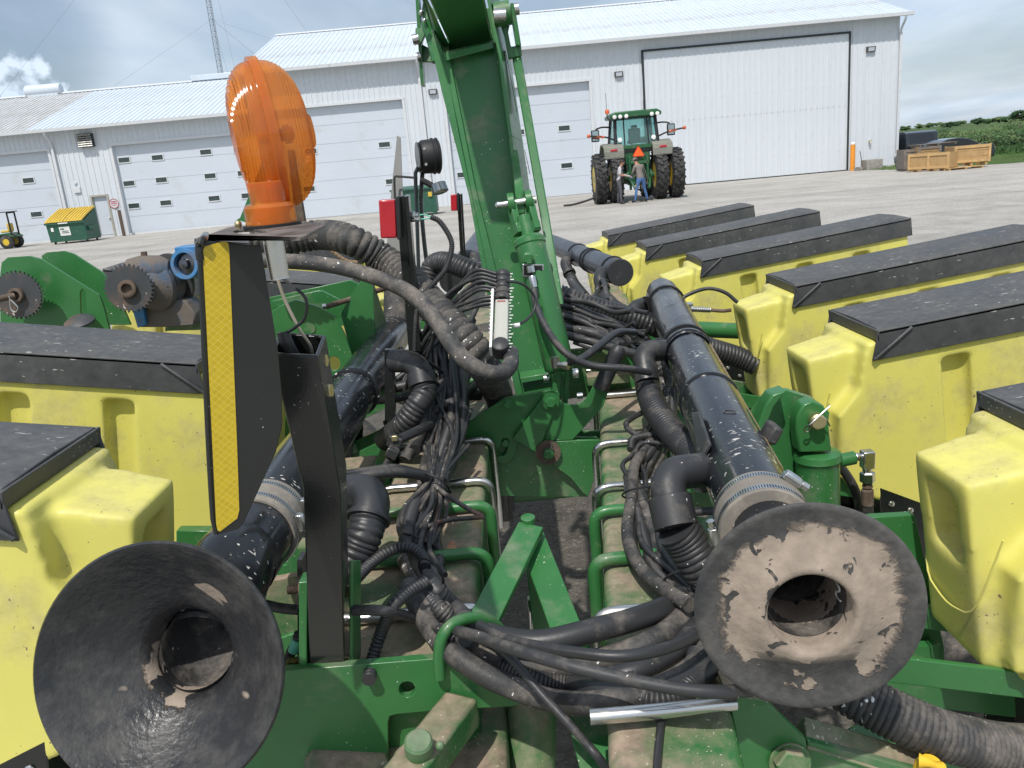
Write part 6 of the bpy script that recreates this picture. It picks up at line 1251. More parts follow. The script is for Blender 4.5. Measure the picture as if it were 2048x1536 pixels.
worm_clamp(lp, on(cs, ld, 0.024), ld, PR+0.005, R(14)); worm_clamp(lp, on(cs, ld, -0.022), ld, PR+0.005, R(8))
for i in range(2): pass
lb = D(315, 1342, 1.01)                                 # centre of the left bell's rim
lbd = (-ld+Vector((-0.02, 0, 0.36))).normalized()
RB = 0.158
MT['mud_bell_left'] = mud_bell('scuffed_bell', lb-lp0-lbd*0.07, lbd, 0.0, 0.070, 0.060, (0.2, 0.25, 0.50), soft=0.004, patch=0.21, rough=0.32, dst=0.38, below=(-0.005, -0.012))
bl = MB().lathe(lb, lbd, [(-0.12, 0.055), (-0.10, 0.056), (-0.088, 0.059), (-0.078, 0.067), (-0.066, 0.083), (-0.050, 0.104), (-0.028, 0.128), (-0.008, 0.146), (0.0, RB-0.004), (0.003, RB), (0.0, RB+0.003), (-0.006, RB+0.002), (-0.012, 0.148), (-0.032, 0.132), (-0.054, 0.109), (-0.070, 0.089), (-0.082, 0.073), (-0.092, 0.063), (-0.12, 0.060)], 96, closed=True)
obj('bell', bl, 'mud_bell_left', lp, sharp=55)
obj('neck_lining', MB().tube([lb-lbd*0.112, lb-lbd*0.14, on(lp0, ld, -0.03), on(lp0, ld, 0.02), on(lp0, ld, 0.35)], 0.0552, 40, 0.01, caps=False), 'rubber_dusty', lp)
obj('neck', MB().tube([lb-lbd*0.10, lb-lbd*0.14, on(lp0, ld, -0.03), on(lp0, ld, 0.03)], PR-0.0004, 40, 0.01, caps=False), 'pipe', lp)
# ---- elbows and corrugated drop hoses
def elbow(parent, p0, p1, p2, r, cuff=0.0, m='rubber', cl=0.05, cuffr=None):
    """moulded elbow: out of the pipe at p0, knee at p1, down to p2, wide cuff at the end"""
    p0, p1, p2 = Vector(p0), Vector(p1), Vector(p2); a = (p0-p1).normalized(); b2 = (p2-p1).normalized()
    q = MB().tube([p0, p1+a*r*1.5, p1+a*r*0.7+b2*r*0.12, p1+b2*r*0.7+a*r*0.12, p1+b2*r*1.5, p2], r, 28, 0.004); e = obj('elbow', q, m, parent, sharp=50)
    obj('cuff', MB().lathe(p2-b2*0.006, b2, [(0, r+0.001), (0.002, cuffr or r+0.006), (cl, cuffr or r+0.006), (cl+0.001, r)], 32), m, e)
    return p2+b2*(cl-0.004), b2
# right, nearest
p, d_ = elbow(rp, D(1405, 940, 1.40), D(1328, 948, 1.36), D(1340, 1000, 1.345), 0.0295, cl=0.052, cuffr=0.0365)
corr_hose(rp, [p, D(1372, 1082, 1.335), D(1405, 1135, 1.34), D(1445, 1190, 1.36), D(1490, 1250, 1.40)], 0.0365, 0.0105, 0.0026)
p, d_ = elbow(rp, D(1345, 700, 2.28), D(1284, 702, 2.24), D(1290, 738, 2.22), 0.030, cl=0.045, cuffr=0.034)
corr_hose(rp, [p, p+d_*0.03, D(1312, 820, 2.08), D(1350, 870, 1.95), D(1400, 920, 1.80), D(1430, 970, 1.8)], 0.0345, 0.0115, 0.0026)
p, d_ = elbow(rp, D(1310, 603, 3.08), D(1263, 618, 3.02), D(1272, 650, 3.0), 0.030, cl=0.03)
corr_hose(rp, [p, p+d_*0.03, D(1290, 690, 2.9), D(1320, 735, 2.8), D(1350, 770, 2.8)], 0.031, 0.012, 0.0035)
# left, nearest and next
p, d_ = elbow(lp, D(690, 985, 1.55), D(752, 982, 1.50), D(738, 1035, 1.47), 0.034, cl=0.012)
corr_hose(lp, [p, p+d_*0.02, D(722, 1085, 1.45), D(700, 1130, 1.45), D(660, 1180, 1.5)], 0.034, 0.010, 0.003)
p, d_ = elbow(lp, D(785, 722, 2.15), D(836, 722, 2.12), D(842, 750, 2.11), 0.031, cl=0.035)
corr_hose(lp, [p, p+d_*0.02, D(835, 810, 2.08), D(806, 850, 2.1), D(770, 880, 2.2)], 0.031, 0.011, 0.003)
obj('steel_band', MB().lathe(D(843, 757, 2.11), d_, [(0, 0.0375), (0.012, 0.0375)], 30), 'zinc', lp)
# ---- the grey capped pipe farther on, right side
gp0, gp1 = D(1240, 545, 3.75), D(1110, 490, 5.4)
gd_ = (gp1-gp0).normalized()
gp = thing('air_pipe', 'grey air pipe with a flat black end cap beyond the folding arm on the right', 'pipe', tuple(gp0))
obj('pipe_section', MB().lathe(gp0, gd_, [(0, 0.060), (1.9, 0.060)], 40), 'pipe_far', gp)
obj('end_cap', MB().lathe(gp0-gd_*0.004, -gd_, [(-0.04, 0.062), (0.0, 0.063), (0.006, 0.060), (0.007, 0.0)], 40), 'rubber', gp)
for t in (0.12, 0.55, 0.62, 0.95): obj('strap', MB().lathe(gp0+gd_*t, gd_, [(-0.006, 0.060), (-0.006, 0.066), (0.006, 0.066), (0.006, 0.060)], 36), 'black_flat', gp)
p, d_ = elbow(gp, D(1220, 540, 3.8), D(1196, 550, 3.75), D(1204, 575, 3.72), 0.030, cl=0.02)
corr_hose(gp, [p, p+d_*0.03, D(1228, 612, 3.5), D(1252, 640, 3.3), D(1275, 665, 3.2)], 0.029, 0.012, 0.003)
p, d_ = elbow(gp, D(1150, 508, 4.6), D(1128, 522, 4.55), D(1138, 545, 4.5), 0.030, cl=0.02)
corr_hose(gp, [p, p+d_*0.03, D(1150, 570, 4.3), D(1170, 595, 4.1)], 0.029, 0.012, 0.003)
# ---- the pipe beyond on the left
hp = thing('air_pipe', 'far grey air pipe on the left seen past the black marker post', 'pipe', tuple(D(905, 540, 4.4)))
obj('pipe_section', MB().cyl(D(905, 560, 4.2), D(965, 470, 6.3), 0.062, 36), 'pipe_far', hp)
obj('end_cap', MB().cyl(D(904, 562, 4.17), D(906, 558, 4.22), 0.066, 36), 'rubber', hp)
obj('elbow', MB().tube([D(925, 515, 4.4), D(950, 520, 4.35), D(953, 545, 4.3)], 0.045, 20, 0.01), 'rubber', hp)
# ---- post behind hoses: vertical grey tank
tk = thing('standpipe', 'grey upright standpipe behind the black marker post between the hoses', 'pipe', tuple(D(800, 620, 2.9)))
obj('tube', MB().cyl(D(797, 655, 2.9), D(800, 520, 2.95), 0.055, 30), 'rubber_dusty', tk)
# ================================================================ hoses
def hose(label, pts, r, m='rubber', cor=None, name='hose', group=None, cat='hose'):
    q = []
    for p in pts:                                           # nothing sinks into the toolbars: a point over one rides on its top face
        for s, w, y0 in ((1, 0.175, 0.5), (-1, 0.25, 1.13)):
            xi = bar_pt(s, p.y, 0, 0).x; xo = bar_pt(s, p.y, w, 0).x
            if min(xi, xo)-r < p.x < max(xi, xo)+r and p.y > y0 and 1.0 < p.z < TZ+r+0.003 and r < 0.03: p = CAM+(p-CAM)*((TZ+r+0.003-CAM_H)/(p.z-CAM_H))
        q.append(p)
    pts = q
    t = thing(name, label, cat, tuple(pts[0]), group)
    obj('hose_tube', MB().tube(pts, r, 16 if r > 0.009 else 9, 0.012, corr=cor), m, t, sharp=60); return t
DP = lambda L: [D(*p) for p in L]
hose('thick black ribbed hose arching from the amber lamp bracket down to the latch plate', DP([(508, 478, 2.3), (560, 482, 2.3), (640, 470, 2.3), (700, 480, 2.22), (770, 520, 2.24), (832, 574, 2.16), (884, 632, 2.04), (930, 678, 1.98), (964, 724, 2.03), (985, 765, 2.28), (1000, 800, 2.52), (1006, 840, 2.70), (1008, 870, 2.85)]), 0.0435, 'rubber_dusty', (0.0190, 0.0065), 'ribbed_hose')
hose('second dark corrugated hose crossing behind the arching ribbed hose towards the arm', DP([(840, 640, 2.75), (855, 560, 2.75), (868, 530, 2.75), (895, 525, 2.7), (950, 545, 2.65), (1010, 570, 2.75), (1060, 580, 3.0)]), 0.036, 'rubber', (0.012, 0.004), 'corrugated_hose')
hose('smooth dusty grey hose looping from behind the lamp bracket to the flow monitor', DP([(500, 520, 1.95), (560, 522, 1.95), (640, 528, 1.95), (720, 545, 1.92), (800, 575, 1.88), (850, 612, 1.84), (885, 660, 1.80), (920, 710, 1.76), (960, 740, 1.74), (1000, 747, 1.77), (1020, 730, 1.83), (1022, 705, 1.92)]), 0.0185, 'rubber_dusty')
hose('ribbed hose running from the arm under the long right pipe to the third hopper', DP([(1118, 590, 2.9), (1180, 612, 2.9), (1250, 632, 2.9), (1330, 660, 2.9), (1400, 690, 2.95), (1470, 712, 3.0), (1510, 730, 3.0)]), 0.040, 'rubber', (0.0155, 0.0042), 'ribbed_hose')
hose('fat ribbed hose under the right bell curving away to the bottom right corner', DP([(1640, 1330, 1.25), (1690, 1375, 1.22), (1740, 1405, 1.20), (1820, 1445, 1.18), (1900, 1475, 1.18), (2000, 1495, 1.2), (2090, 1500, 1.25)]), 0.037, 'rubber_dusty', (0.0085, 0.0028), 'ribbed_hose')
hose('thin black hydraulic hose from the arm cylinder fitting down past the lever', DP([(1068, 578, 2.22), (1072, 610, 2.2), (1095, 660, 2.15), (1130, 705, 2.1), (1180, 730, 2.1), (1250, 737, 2.1), (1300, 745, 2.15)]), 0.0095, 'rubber', None, 'hydraulic_hose')
hose('black hydraulic hose rising right from the silver elbow at the cylinder foot', DP([(1135, 725, 2.14), (1165, 716, 2.14), (1200, 690, 2.2), (1235, 665, 2.3), (1270, 665, 2.4)]), 0.0105, 'rubber', None, 'hydraulic_hose')
hose('thin hose arching over the third and fourth right hoppers', DP([(1350, 610, 2.95), (1375, 590, 2.95), (1415, 577, 2.95), (1450, 585, 2.95), (1475, 605, 2.95)]), 0.007, 'rubber', None, 'thin_hose', cat='hose')
hose('thin black tube looping from the top of the flow monitor to its side', DP([(1012, 562, 1.98), (1045, 568, 2.0), (1068, 590, 2.02), (1070, 615, 2.02), (1055, 638, 2.0), (1030, 652, 1.98)]), 0.0035, 'rubber', None, 'thin_hose')
# big bundle crossing at the front
g = 'heavy hoses looped across the front hook'
hose('thickest black hose at the top of the front loop, shiny wet-looking middle', DP([(1385, 1130, 1.489), (1375, 1175, 1.420), (1350, 1205, 1.340), (1280, 1235, 1.282), (1180, 1262, 1.248), (1090, 1283, 1.237), (1020, 1280, 1.248), (960, 1262, 1.282), (920, 1240, 1.317)]), 0.0188, 'rubber', None, 'hose', g)
hose('muddy braided hose of the front loop just below the thickest black one', DP([(1330, 1120, 1.534), (1370, 1180, 1.431), (1360, 1240, 1.351), (1290, 1290, 1.294), (1180, 1325, 1.260), (1080, 1335, 1.260), (980, 1315, 1.271), (900, 1270, 1.305), (860, 1225, 1.340)]), 0.0188, 'rubber_dusty', None, 'hose', g)
hose('lowest brown-grey hose of the front loop hanging below the green plate', DP([(1420, 1160, 1.431), (1440, 1235, 1.328), (1400, 1320, 1.271), (1320, 1375, 1.225), (1200, 1405, 1.202), (1100, 1400, 1.202), (990, 1360, 1.214), (910, 1310, 1.237), (870, 1270, 1.282), (840, 1220, 1.328), (815, 1170, 1.374)]), 0.0171, 'rubber_dusty', None, 'hose', g)
hose('smooth thin black hose along the upper edge of the front loop', DP([(1440, 1200, 1.25), (1420, 1250, 1.16), (1350, 1290, 1.10), (1250, 1312, 1.07), (1150, 1305, 1.09), (1060, 1290, 1.13), (1000, 1275, 1.18), (960, 1250, 1.24)]), 0.0082, 'rubber', None, 'hose', g)
hose('long straight black hose slanting from the hook to the right bell', DP([(915, 1262, 1.22), (960, 1275, 1.17), (1040, 1303, 1.10), (1140, 1332, 1.05), (1260, 1360, 1.03), (1360, 1378, 1.02), (1440, 1384, 1.02), (1500, 1380, 1.05)]), 0.0088, 'rubber', None, 'hose', g)
hose('thin cable running from the hook straight down to the bottom edge', DP([(930, 1262, 1.214), (990, 1290, 1.191), (1030, 1325, 1.168), (1080, 1385, 1.145), (1140, 1450, 1.122), (1200, 1520, 1.099), (1240, 1580, 1.088)]), 0.0066, 'rubber', None, 'cable', g, 'cable')
hose('fine ribbed loom hanging in the middle of the front loop', DP([(1000, 1335, 1.248), (1070, 1360, 1.231), (1150, 1375, 1.225), (1220, 1375, 1.225), (1270, 1362, 1.237)]), 0.0160, 'rubber', (0.006, 0.0028), 'cable_loom', g, 'cable')
hose('coarse ribbed loom at the right end of the front loop above the silver bolt', DP([(1395, 1310, 1.260), (1385, 1350, 1.237), (1360, 1385, 1.214), (1320, 1400, 1.214), (1275, 1392, 1.225), (1250, 1375, 1.237)]), 0.0165, 'rubber', (0.006, 0.0028), 'cable_loom', g, 'cable')
hose('dusty hose passing under the right bell in the front loop', DP([(1450, 1260, 1.340), (1430, 1320, 1.282), (1370, 1365, 1.248), (1290, 1392, 1.237), (1200, 1385, 1.248), (1120, 1370, 1.260), (1040, 1350, 1.271)]), 0.0171, 'rubber', None, 'hose', g)
hose('short thin cable dropping from the front loop past the silver bolt', DP([(1340, 1390, 1.202), (1325, 1430, 1.179), (1318, 1480, 1.145), (1312, 1560, 1.111)]), 0.0055, 'rubber', None, 'cable', None, 'cable')
hose('dark inner hose of the front loop under the muddy braided one', DP([(1395, 1250, 1.340), (1340, 1310, 1.294), (1240, 1350, 1.271), (1130, 1355, 1.271), (1030, 1345, 1.282), (930, 1300, 1.305)]), 0.0160, 'rubber', None, 'hose', g)
# left bundle: runs along the left toolbar
gL = 'hoses and cables tied along the left toolbar'
def bundle(side, rows, label_fn, group, seed):
    rg = random.Random(seed)
    for i, (pts, r, m, cor, lab) in enumerate(rows): hose(lab, DP(pts), r, m, cor, 'cable_loom' if cor else 'hose', group, 'hose')
rows = [
 ([(945, 640, 2.500), (925, 720, 2.400), (930, 790, 2.250), (925, 860, 2.100), (905, 930, 1.950), (880, 975, 1.850), (865, 1020, 1.780), (870, 1080, 1.680), (878, 1130, 1.600), (850, 1160, 1.550)], 0.012, 'rubber', None, 'black hose on the right side of the left bundle beside the steel bolts'),
 ([(880, 640, 2.600), (890, 740, 2.400), (905, 820, 2.200), (885, 900, 2.000), (862, 960, 1.880), (830, 1010, 1.750), (812, 1080, 1.600), (830, 1150, 1.450), (870, 1210, 1.320), (920, 1255, 1.320)], 0.0155, 'rubber', (0.005, 0.0018), 'finely ribbed loom in the middle of the left bundle'),
 ([(860, 660, 2.600), (875, 780, 2.350), (870, 860, 2.150), (850, 940, 1.950), (845, 1010, 1.800), (842, 1100, 1.600), (850, 1170, 1.450), (880, 1240, 1.408)], 0.0150, 'rubber_dusty', None, 'dusty straight hose lying under the left bundle'),
 ([(905, 700, 2.450), (918, 800, 2.250), (915, 870, 2.100), (890, 930, 1.950), (875, 985, 1.850), (858, 1060, 1.700), (845, 1120, 1.580)], 0.0105, 'rubber', None, 'black middle hose of the left bundle'),
 ([(835, 700, 2.500), (850, 800, 2.300), (880, 870, 2.080), (890, 920, 1.950), (882, 970, 1.840)], 0.0062, 'rubber', None, 'thin cable curving down the left side of the left bundle'),
 ([(850, 690, 2.500), (872, 790, 2.280), (903, 860, 2.050), (905, 910, 1.950), (890, 960, 1.840)], 0.0062, 'rubber', None, 'thin cable bowing out over the middle of the left bundle'),
 ([(900, 690, 2.400), (912, 800, 2.200), (912, 880, 2.000), (885, 950, 1.850), (870, 965, 1.830)], 0.0060, 'rubber', None, 'thin cable along the right edge of the left bundle'),
 ([(862, 965, 1.820), (900, 995, 1.720), (965, 1034, 1.660)], 0.0052, 'rubber_dusty', None, 'upper side of the thin cable poking out sideways over the left toolbar'),
 ([(968, 1034, 1.660), (900, 1040, 1.660), (850, 1055, 1.660), (810, 1075, 1.640)], 0.0052, 'rubber_dusty', None, 'lower side of the thin cable poking out sideways over the left toolbar'),
 ([(866, 970, 1.820), (835, 995, 1.760), (802, 1030, 1.700), (798, 1060, 1.660), (805, 1075, 1.640)], 0.0055, 'rubber', None, 'small cable loop on the left of the left bundle below the tie'),
 ([(866, 970, 1.800), (862, 1010, 1.720), (835, 1050, 1.660), (815, 1080, 1.620)], 0.0052, 'rubber', None, 'thin cable crossing the fine ribbed loom below the tie'),
 ([(855, 952, 1.800), (800, 945, 1.740), (740, 950, 1.700), (690, 962, 1.700)], 0.0120, 'rubber', None, 'black branch hose leaving the left bundle towards the lamp post'),
 ([(840, 945, 1.820), (790, 935, 1.760), (740, 940, 1.740), (690, 948, 1.720)], 0.0085, 'rubber', None, 'thinner black branch above the branch hose of the left bundle'),
 ([(705, 1165, 1.350), (745, 1125, 1.420), (785, 1100, 1.450), (820, 1096, 1.450), (848, 1115, 1.430), (850, 1135, 1.400)], 0.0105, 'rubber', (0.0075, 0.0026), 'ribbed loom bending from behind the lamp post over the left bundle'),
 ([(850, 1165, 1.330), (815, 1185, 1.290), (785, 1215, 1.260), (762, 1265, 1.30), (745, 1320, 1.34), (738, 1360, 1.36)], 0.0108, 'rubber', (0.0078, 0.0026), 'black ribbed loom hanging from the left bundle down behind the front plate'),
 ([(830, 1110, 1.500), (850, 1150, 1.420), (872, 1180, 1.350), (905, 1215, 1.375), (935, 1245, 1.276)], 0.0175, 'rubber', (0.0055, 0.0022), 'fat black ribbed loom curling into the front hook'),
 ([(810, 1120, 1.500), (838, 1165, 1.420), (860, 1215, 1.320), (890, 1255, 1.320), (930, 1275, 1.240)], 0.0150, 'rubber_dusty', None, 'muddy hose under the fat ribbed loom at the front hook'),
 ([(855, 1130, 1.460), (880, 1165, 1.380), (905, 1200, 1.408), (930, 1235, 1.298)], 0.0062, 'rubber_dusty', None, 'grey twin cable beside the fat ribbed loom'),
 ([(706, 1220, 1.250), (770, 1222, 1.240), (840, 1240, 1.320), (885, 1262, 1.254), (910, 1275, 1.240)], 0.0085, 'rubber', None, 'smooth black hose from the lamp post into the front hook'),
 ([(525, 1208, 1.320), (560, 1216, 1.310), (600, 1220, 1.300)], 0.0085, 'rubber', None, 'short black hose end left of the lamp post'),
]
bundle(-1, rows, None, gL, 1)
# left tangle under the flow monitor: tubes fan out to it
gT = 'thin tubes fanning out of the flow monitor'
rg9 = random.Random(8); rgt = lambda a: rg9.uniform(-a, a)
for i in range(9):
    px, py = 992+i*0.5, 547+i*7.5; f = i/8
    hose(('topmost', 'second', 'third', 'fourth', 'fifth', 'sixth', 'seventh', 'eighth', 'lowest')[i]+' thin tube fanning left from the flow monitor', DP([(px, py, 1.99), (px-40, py-4+8*f+rgt(5), 2.0), (px-85-4*i+rgt(10), py+35+8*f+rgt(9), 2.05), (px-122-3*i+rgt(14), py+88+rgt(12), 2.1), (px-148-5*i+20*f+rgt(16), py+150, 2.2), (870-7*i+rgt(15), 745+6*i, 2.35)]), 0.0052, 'rubber', None, 'thin_tube', gT, 'tube')
# fine dark tangle right of the arm
gR = 'loose hoses tangled right of the arm'
tang = [([(1118, 610, 2.8), (1160, 618, 2.8), (1200, 640, 2.8), (1230, 668, 2.75)], 0.013), ([(1120, 630, 2.75), (1170, 645, 2.75), (1215, 672, 2.7), (1250, 690, 2.6)], 0.012), ([(1122, 648, 2.7), (1165, 668, 2.7), (1200, 700, 2.6)], 0.010),
        ([(1118, 600, 2.85), (1180, 625, 2.8), (1240, 650, 2.8), (1300, 700, 2.7)], 0.009), ([(1125, 622, 2.85), (1165, 622, 2.8), (1215, 645, 2.75), (1228, 680, 2.65)], 0.012), ([(1130, 670, 2.6), (1180, 682, 2.6), (1240, 700, 2.55), (1290, 712, 2.5)], 0.014), ([(1128, 660, 2.65), (1180, 665, 2.6), (1235, 690, 2.6)], 0.016), ([(1140, 560, 3.6), (1170, 600, 3.4), (1210, 640, 3.2)], 0.014), ([(1215, 600, 3.3), (1205, 560, 3.5), (1190, 590, 3.5), (1165, 620, 3.2)], 0.010)]
for i, (p_, r) in enumerate(tang): hose(('first', 'second', 'third', 'fourth', 'fifth', 'sixth', 'seventh', 'eighth', 'ninth')[i]+' black hose from the top in the tangle right of the arm', DP(p_), r, 'rubber', None, 'hose', gR)
tang = [([(700, 800, 2.2), (760, 800, 2.2), (820, 790, 2.25), (900, 760, 2.35)], 0.012), ([(770, 850, 2.2), (830, 820, 2.2), (880, 780, 2.3), (930, 740, 2.4)], 0.012), ([(790, 870, 2.2), (850, 835, 2.2), (910, 800, 2.25), (950, 770, 2.4)], 0.014), ([(800, 700, 2.6), (850, 760, 2.5), (880, 830, 2.3), (860, 890, 2.15)], 0.013),
        ([(840, 600, 2.6), (830, 660, 2.6), (850, 730, 2.5), (890, 790, 2.3)], 0.010), ([(870, 610, 2.6), (850, 680, 2.55), (870, 740, 2.45), (905, 800, 2.3)], 0.010), ([(900, 620, 2.6), (880, 700, 2.5), (895, 760, 2.4), (912, 840, 2.2)], 0.011), ([(950, 700, 2.5), (930, 760, 2.4), (900, 800, 2.3), (860, 850, 2.2)], 0.014), ([(770, 780, 2.4), (830, 770, 2.4), (890, 790, 2.35), (960, 790, 2.4)], 0.016), ([(810, 920, 2.05), (840, 870, 2.1), (870, 800, 2.3), (850, 730, 2.5)], 0.016), ([(830, 900, 2.05), (850, 850, 2.15), (880, 780, 2.35), (920, 720, 2.5)], 0.016)]
for i, (p_, r) in enumerate(tang): hose(('first', 'second', 'third', 'fourth', 'fifth', 'sixth', 'seventh', 'eighth', 'ninth', 'tenth', 'eleventh')[i]+' black hose in the dark tangle left of the latch', DP(p_), r, 'rubber' if i % 3 else 'rubber_dusty', None, 'hose', 'loose hoses tangled left of the latch')
# right bundle along the right toolbar
gB = 'hoses and cables tied along the right toolbar'
rows = [
 ([(1320, 760, 2.5), (1330, 810, 2.35), (1325, 850, 2.2), (1300, 890, 2.05), (1270, 930, 1.9), (1265, 985, 1.78), (1255, 1050, 1.62), (1262, 1100, 1.5), (1290, 1145, 1.42), (1340, 1185, 1.33), (1380, 1210, 1.28)], 0.0125, 'rubber_dusty', None, 'grey hose forming the left edge of the right bundle'),
 ([(1345, 780, 2.4), (1340, 850, 2.2), (1300, 905, 2.0), (1262, 950, 1.9), (1272, 1010, 1.74), (1290, 1080, 1.58), (1305, 1130, 1.48), (1350, 1180, 1.38)], 0.0115, 'rubber', (0.0055, 0.002), 'finely ribbed loom in the middle of the right bundle'),
 ([(1330, 830, 2.3), (1290, 900, 2.02), (1268, 950, 1.9), (1285, 1000, 1.76), (1310, 1070, 1.6), (1340, 1130, 1.47), (1380, 1190, 1.35)], 0.0130, 'rubber_dusty', None, 'mud-splashed hose on top of the right bundle'),
 ([(1300, 850, 2.15), (1268, 905, 2.0), (1245, 930, 1.93), (1262, 960, 1.86), (1290, 1000, 1.74), (1296, 1030, 1.68), (1278, 1055, 1.62), (1290, 1095, 1.52), (1340, 1140, 1.42), (1385, 1180, 1.34)], 0.0058, 'rubber', None, 'thin wandering cable over the right bundle'),
 ([(1385, 890, 1.95), (1340, 890, 1.98), (1290, 885, 2.02), (1272, 905, 1.98), (1290, 950, 1.88), (1292, 985, 1.8)], 0.0055, 'rubber', None, 'thin cable looping out from under the elbow over the right bundle'),
 ([(1345, 880, 2.05), (1305, 872, 2.08), (1268, 878, 2.05), (1262, 900, 2.02)], 0.0110, 'rubber', (0.0065, 0.0024), 'ribbed loop of loom above the right bundle'),
 ([(1310, 815, 2.25), (1275, 830, 2.2), (1252, 848, 2.15), (1270, 868, 2.1), (1310, 875, 2.1)], 0.0078, 'rubber', None, 'thin dark loop of hose on the right toolbar beside the corrugated hose'),
 ([(1316, 1040, 1.6), (1320, 1085, 1.52), (1345, 1130, 1.43), (1395, 1175, 1.33)], 0.0070, 'rubber', None, 'cable under the nearest elbow of the right pipe'),
 ([(1330, 720, 2.6), (1340, 760, 2.5), (1332, 800, 2.4), (1338, 850, 2.3)], 0.0100, 'rubber_dusty', None, 'dusty hose end rising behind the corrugated hose'),
 ([(1385, 1025, 1.7), (1420, 1022, 1.7), (1470, 1026, 1.7)], 0.0085, 'rubber', None, 'short black hose passing under the right pipe behind the nearest elbow'),
]
bundle(1, rows, None, gB, 2)
rgx = random.Random(21)
spine = [(905, 650, 2.5), (905, 740, 2.38), (905, 820, 2.2), (893, 890, 2.02), (872, 955, 1.86), (845, 1020, 1.72), (835, 1090, 1.6), (845, 1150, 1.46), (880, 1215, 1.32)]
for i in range(22):
    a = rgx.randint(0, 3); b3 = rgx.randint(a+4, 9); o1 = rgx.uniform(-42, 42); ph = rgx.uniform(0, 6.28); am = rgx.uniform(4, 16); pts = []
    for j2, (x, y, d) in enumerate(spine[a:b3]):
        pin = 0.35 if 940 < y < 980 else (0.55 if 1060 < y < 1120 else 1.0)
        pts.append((x+(o1+am*math.sin(ph+j2*1.3))*pin, y, d+rgx.uniform(-0.015, 0.015)-0.04*(1-pin)))
    hose('thin black cable among the crowded cables of the left bundle', DP(pts), rgx.uniform(0.0035, 0.0065), 'rubber' if i % 3 else 'rubber_dusty', None, 'cable', 'thin cables of the left bundle', 'cable')
spine = [(1345, 770, 2.42), (1335, 840, 2.25), (1300, 900, 2.03), (1275, 950, 1.9), (1280, 1010, 1.75), (1290, 1080, 1.58), (1325, 1145, 1.44), (1370, 1195, 1.34)]
for i in range(9):
    a = rgx.randint(0, 2); b3 = rgx.randint(a+4, 8); o1 = rgx.uniform(-22, 30); ph = rgx.uniform(0, 6.28); am = rgx.uniform(3, 12)
    hose('thin black cable among the cables of the right bundle', DP([(x+o1+am*math.sin(ph+q*1.4), y, d+rgx.uniform(-0.01, 0.01)) for q, (x, y, d) in enumerate(spine[a:b3])]), rgx.uniform(0.0035, 0.006), 'rubber' if i % 3 else 'rubber_dusty', None, 'cable', 'thin cables of the right bundle', 'cable')
for i in range(12):
    x, y = rgx.uniform(1120, 1150), rgx.uniform(585, 690); 
    hose('black cable in the tangle right of the folding arm', DP([(x, y, 2.8), (x+50, y+rgx.uniform(0, 25), 2.75), (x+100, y+rgx.uniform(20, 50), 2.7), (x+rgx.uniform(130, 170), y+rgx.uniform(20, 70), 2.6)]), rgx.uniform(0.005, 0.011), 'rubber', None, 'cable', 'cables tangled right of the folding arm', 'cable')
for i in range(12):
    x, y = rgx.uniform(830, 960), rgx.uniform(600, 700)
    hose('black cable in the dark tangle under the flow monitor', DP([(x, y, 2.5), (x-15+rgx.uniform(-30, 30), y+50, 2.45), (x-30+rgx.uniform(-40, 40), y+110, 2.4), (rgx.uniform(850, 940), y+170, 2.3)]), rgx.uniform(0.005, 0.010), 'rubber', None, 'cable', 'cables tangled under the flow monitor', 'cable')
# cable ties round the bundles
def tie(label, px, py, d, rx, ry, rot=0.0, w=0.0022):
    pts = []
    for i in range(17): a = 2*math.pi*i/16; x = rx*math.cos(a); y = ry*math.sin(a); pts.append(D(px+x*math.cos(rot)-y*math.sin(rot), py+x*math.sin(rot)+y*math.cos(rot), d+0.03*math.sin(a)+0.0))
    t = thing('cable_tie', label, 'cable tie', tuple(D(px, py, d)), 'black cable ties'); obj('strap', MB().tube(pts, w, 6, 0.008), 'black_flat', t)
    h = pts[0]; obj('tie_head', MB().box(h, (0.012, 0.008, 0.009)), 'black_flat', t, bevel=0.001)
tie('cable tie round the left bundle at the branch', 868, 966, 1.80, 34, 12, 0.5)
tie('cable tie on the left bundle below its small loop', 828, 1082, 1.61, 30, 9, 0.4)
tie('cable tie round the right bundle left of the nearest elbow', 1284, 985, 1.73, 40, 10, -0.15)
tie('cable tie round the right bundle near the bell', 1362, 1155, 1.36, 36, 14, -0.3)
tie('cable tie on the left bundle near the ribbed loom', 862, 1145, 1.36, 34, 16, 0.9)
# connector on the left
cn = thing('cable_connector', 'dirty plug connector with a pale contact hanging left of the left bundle', 'connector', tuple(D(792, 880, 1.95)))
obj('plug_body', MB().box(D(790, 882, 1.95), (0.035, 0.03, 0.028), Matrix.Rotation(R(25), 3, 'Y')).box(D(785, 905, 1.93), (0.028, 0.03, 0.024), Matrix.Rotation(R(35), 3, 'Y')), 'rubber', cn, bevel=0.003)
obj('contact', MB().box(D(789, 877, 1.928), (0.014, 0.004, 0.014)), 'zinc_yellow', cn, bevel=0.002)
obj('lead', MB().tube(DP([(780, 915, 1.93), (768, 940, 1.95), (762, 965, 2.0)]), 0.009, 10, corr=(0.006, 0.002)), 'rubber', cn)
obj('lead', MB().tube(DP([(800, 878, 1.95), (835, 862, 2.0), (860, 850, 2.1)]), 0.012, 10), 'rubber', cn)

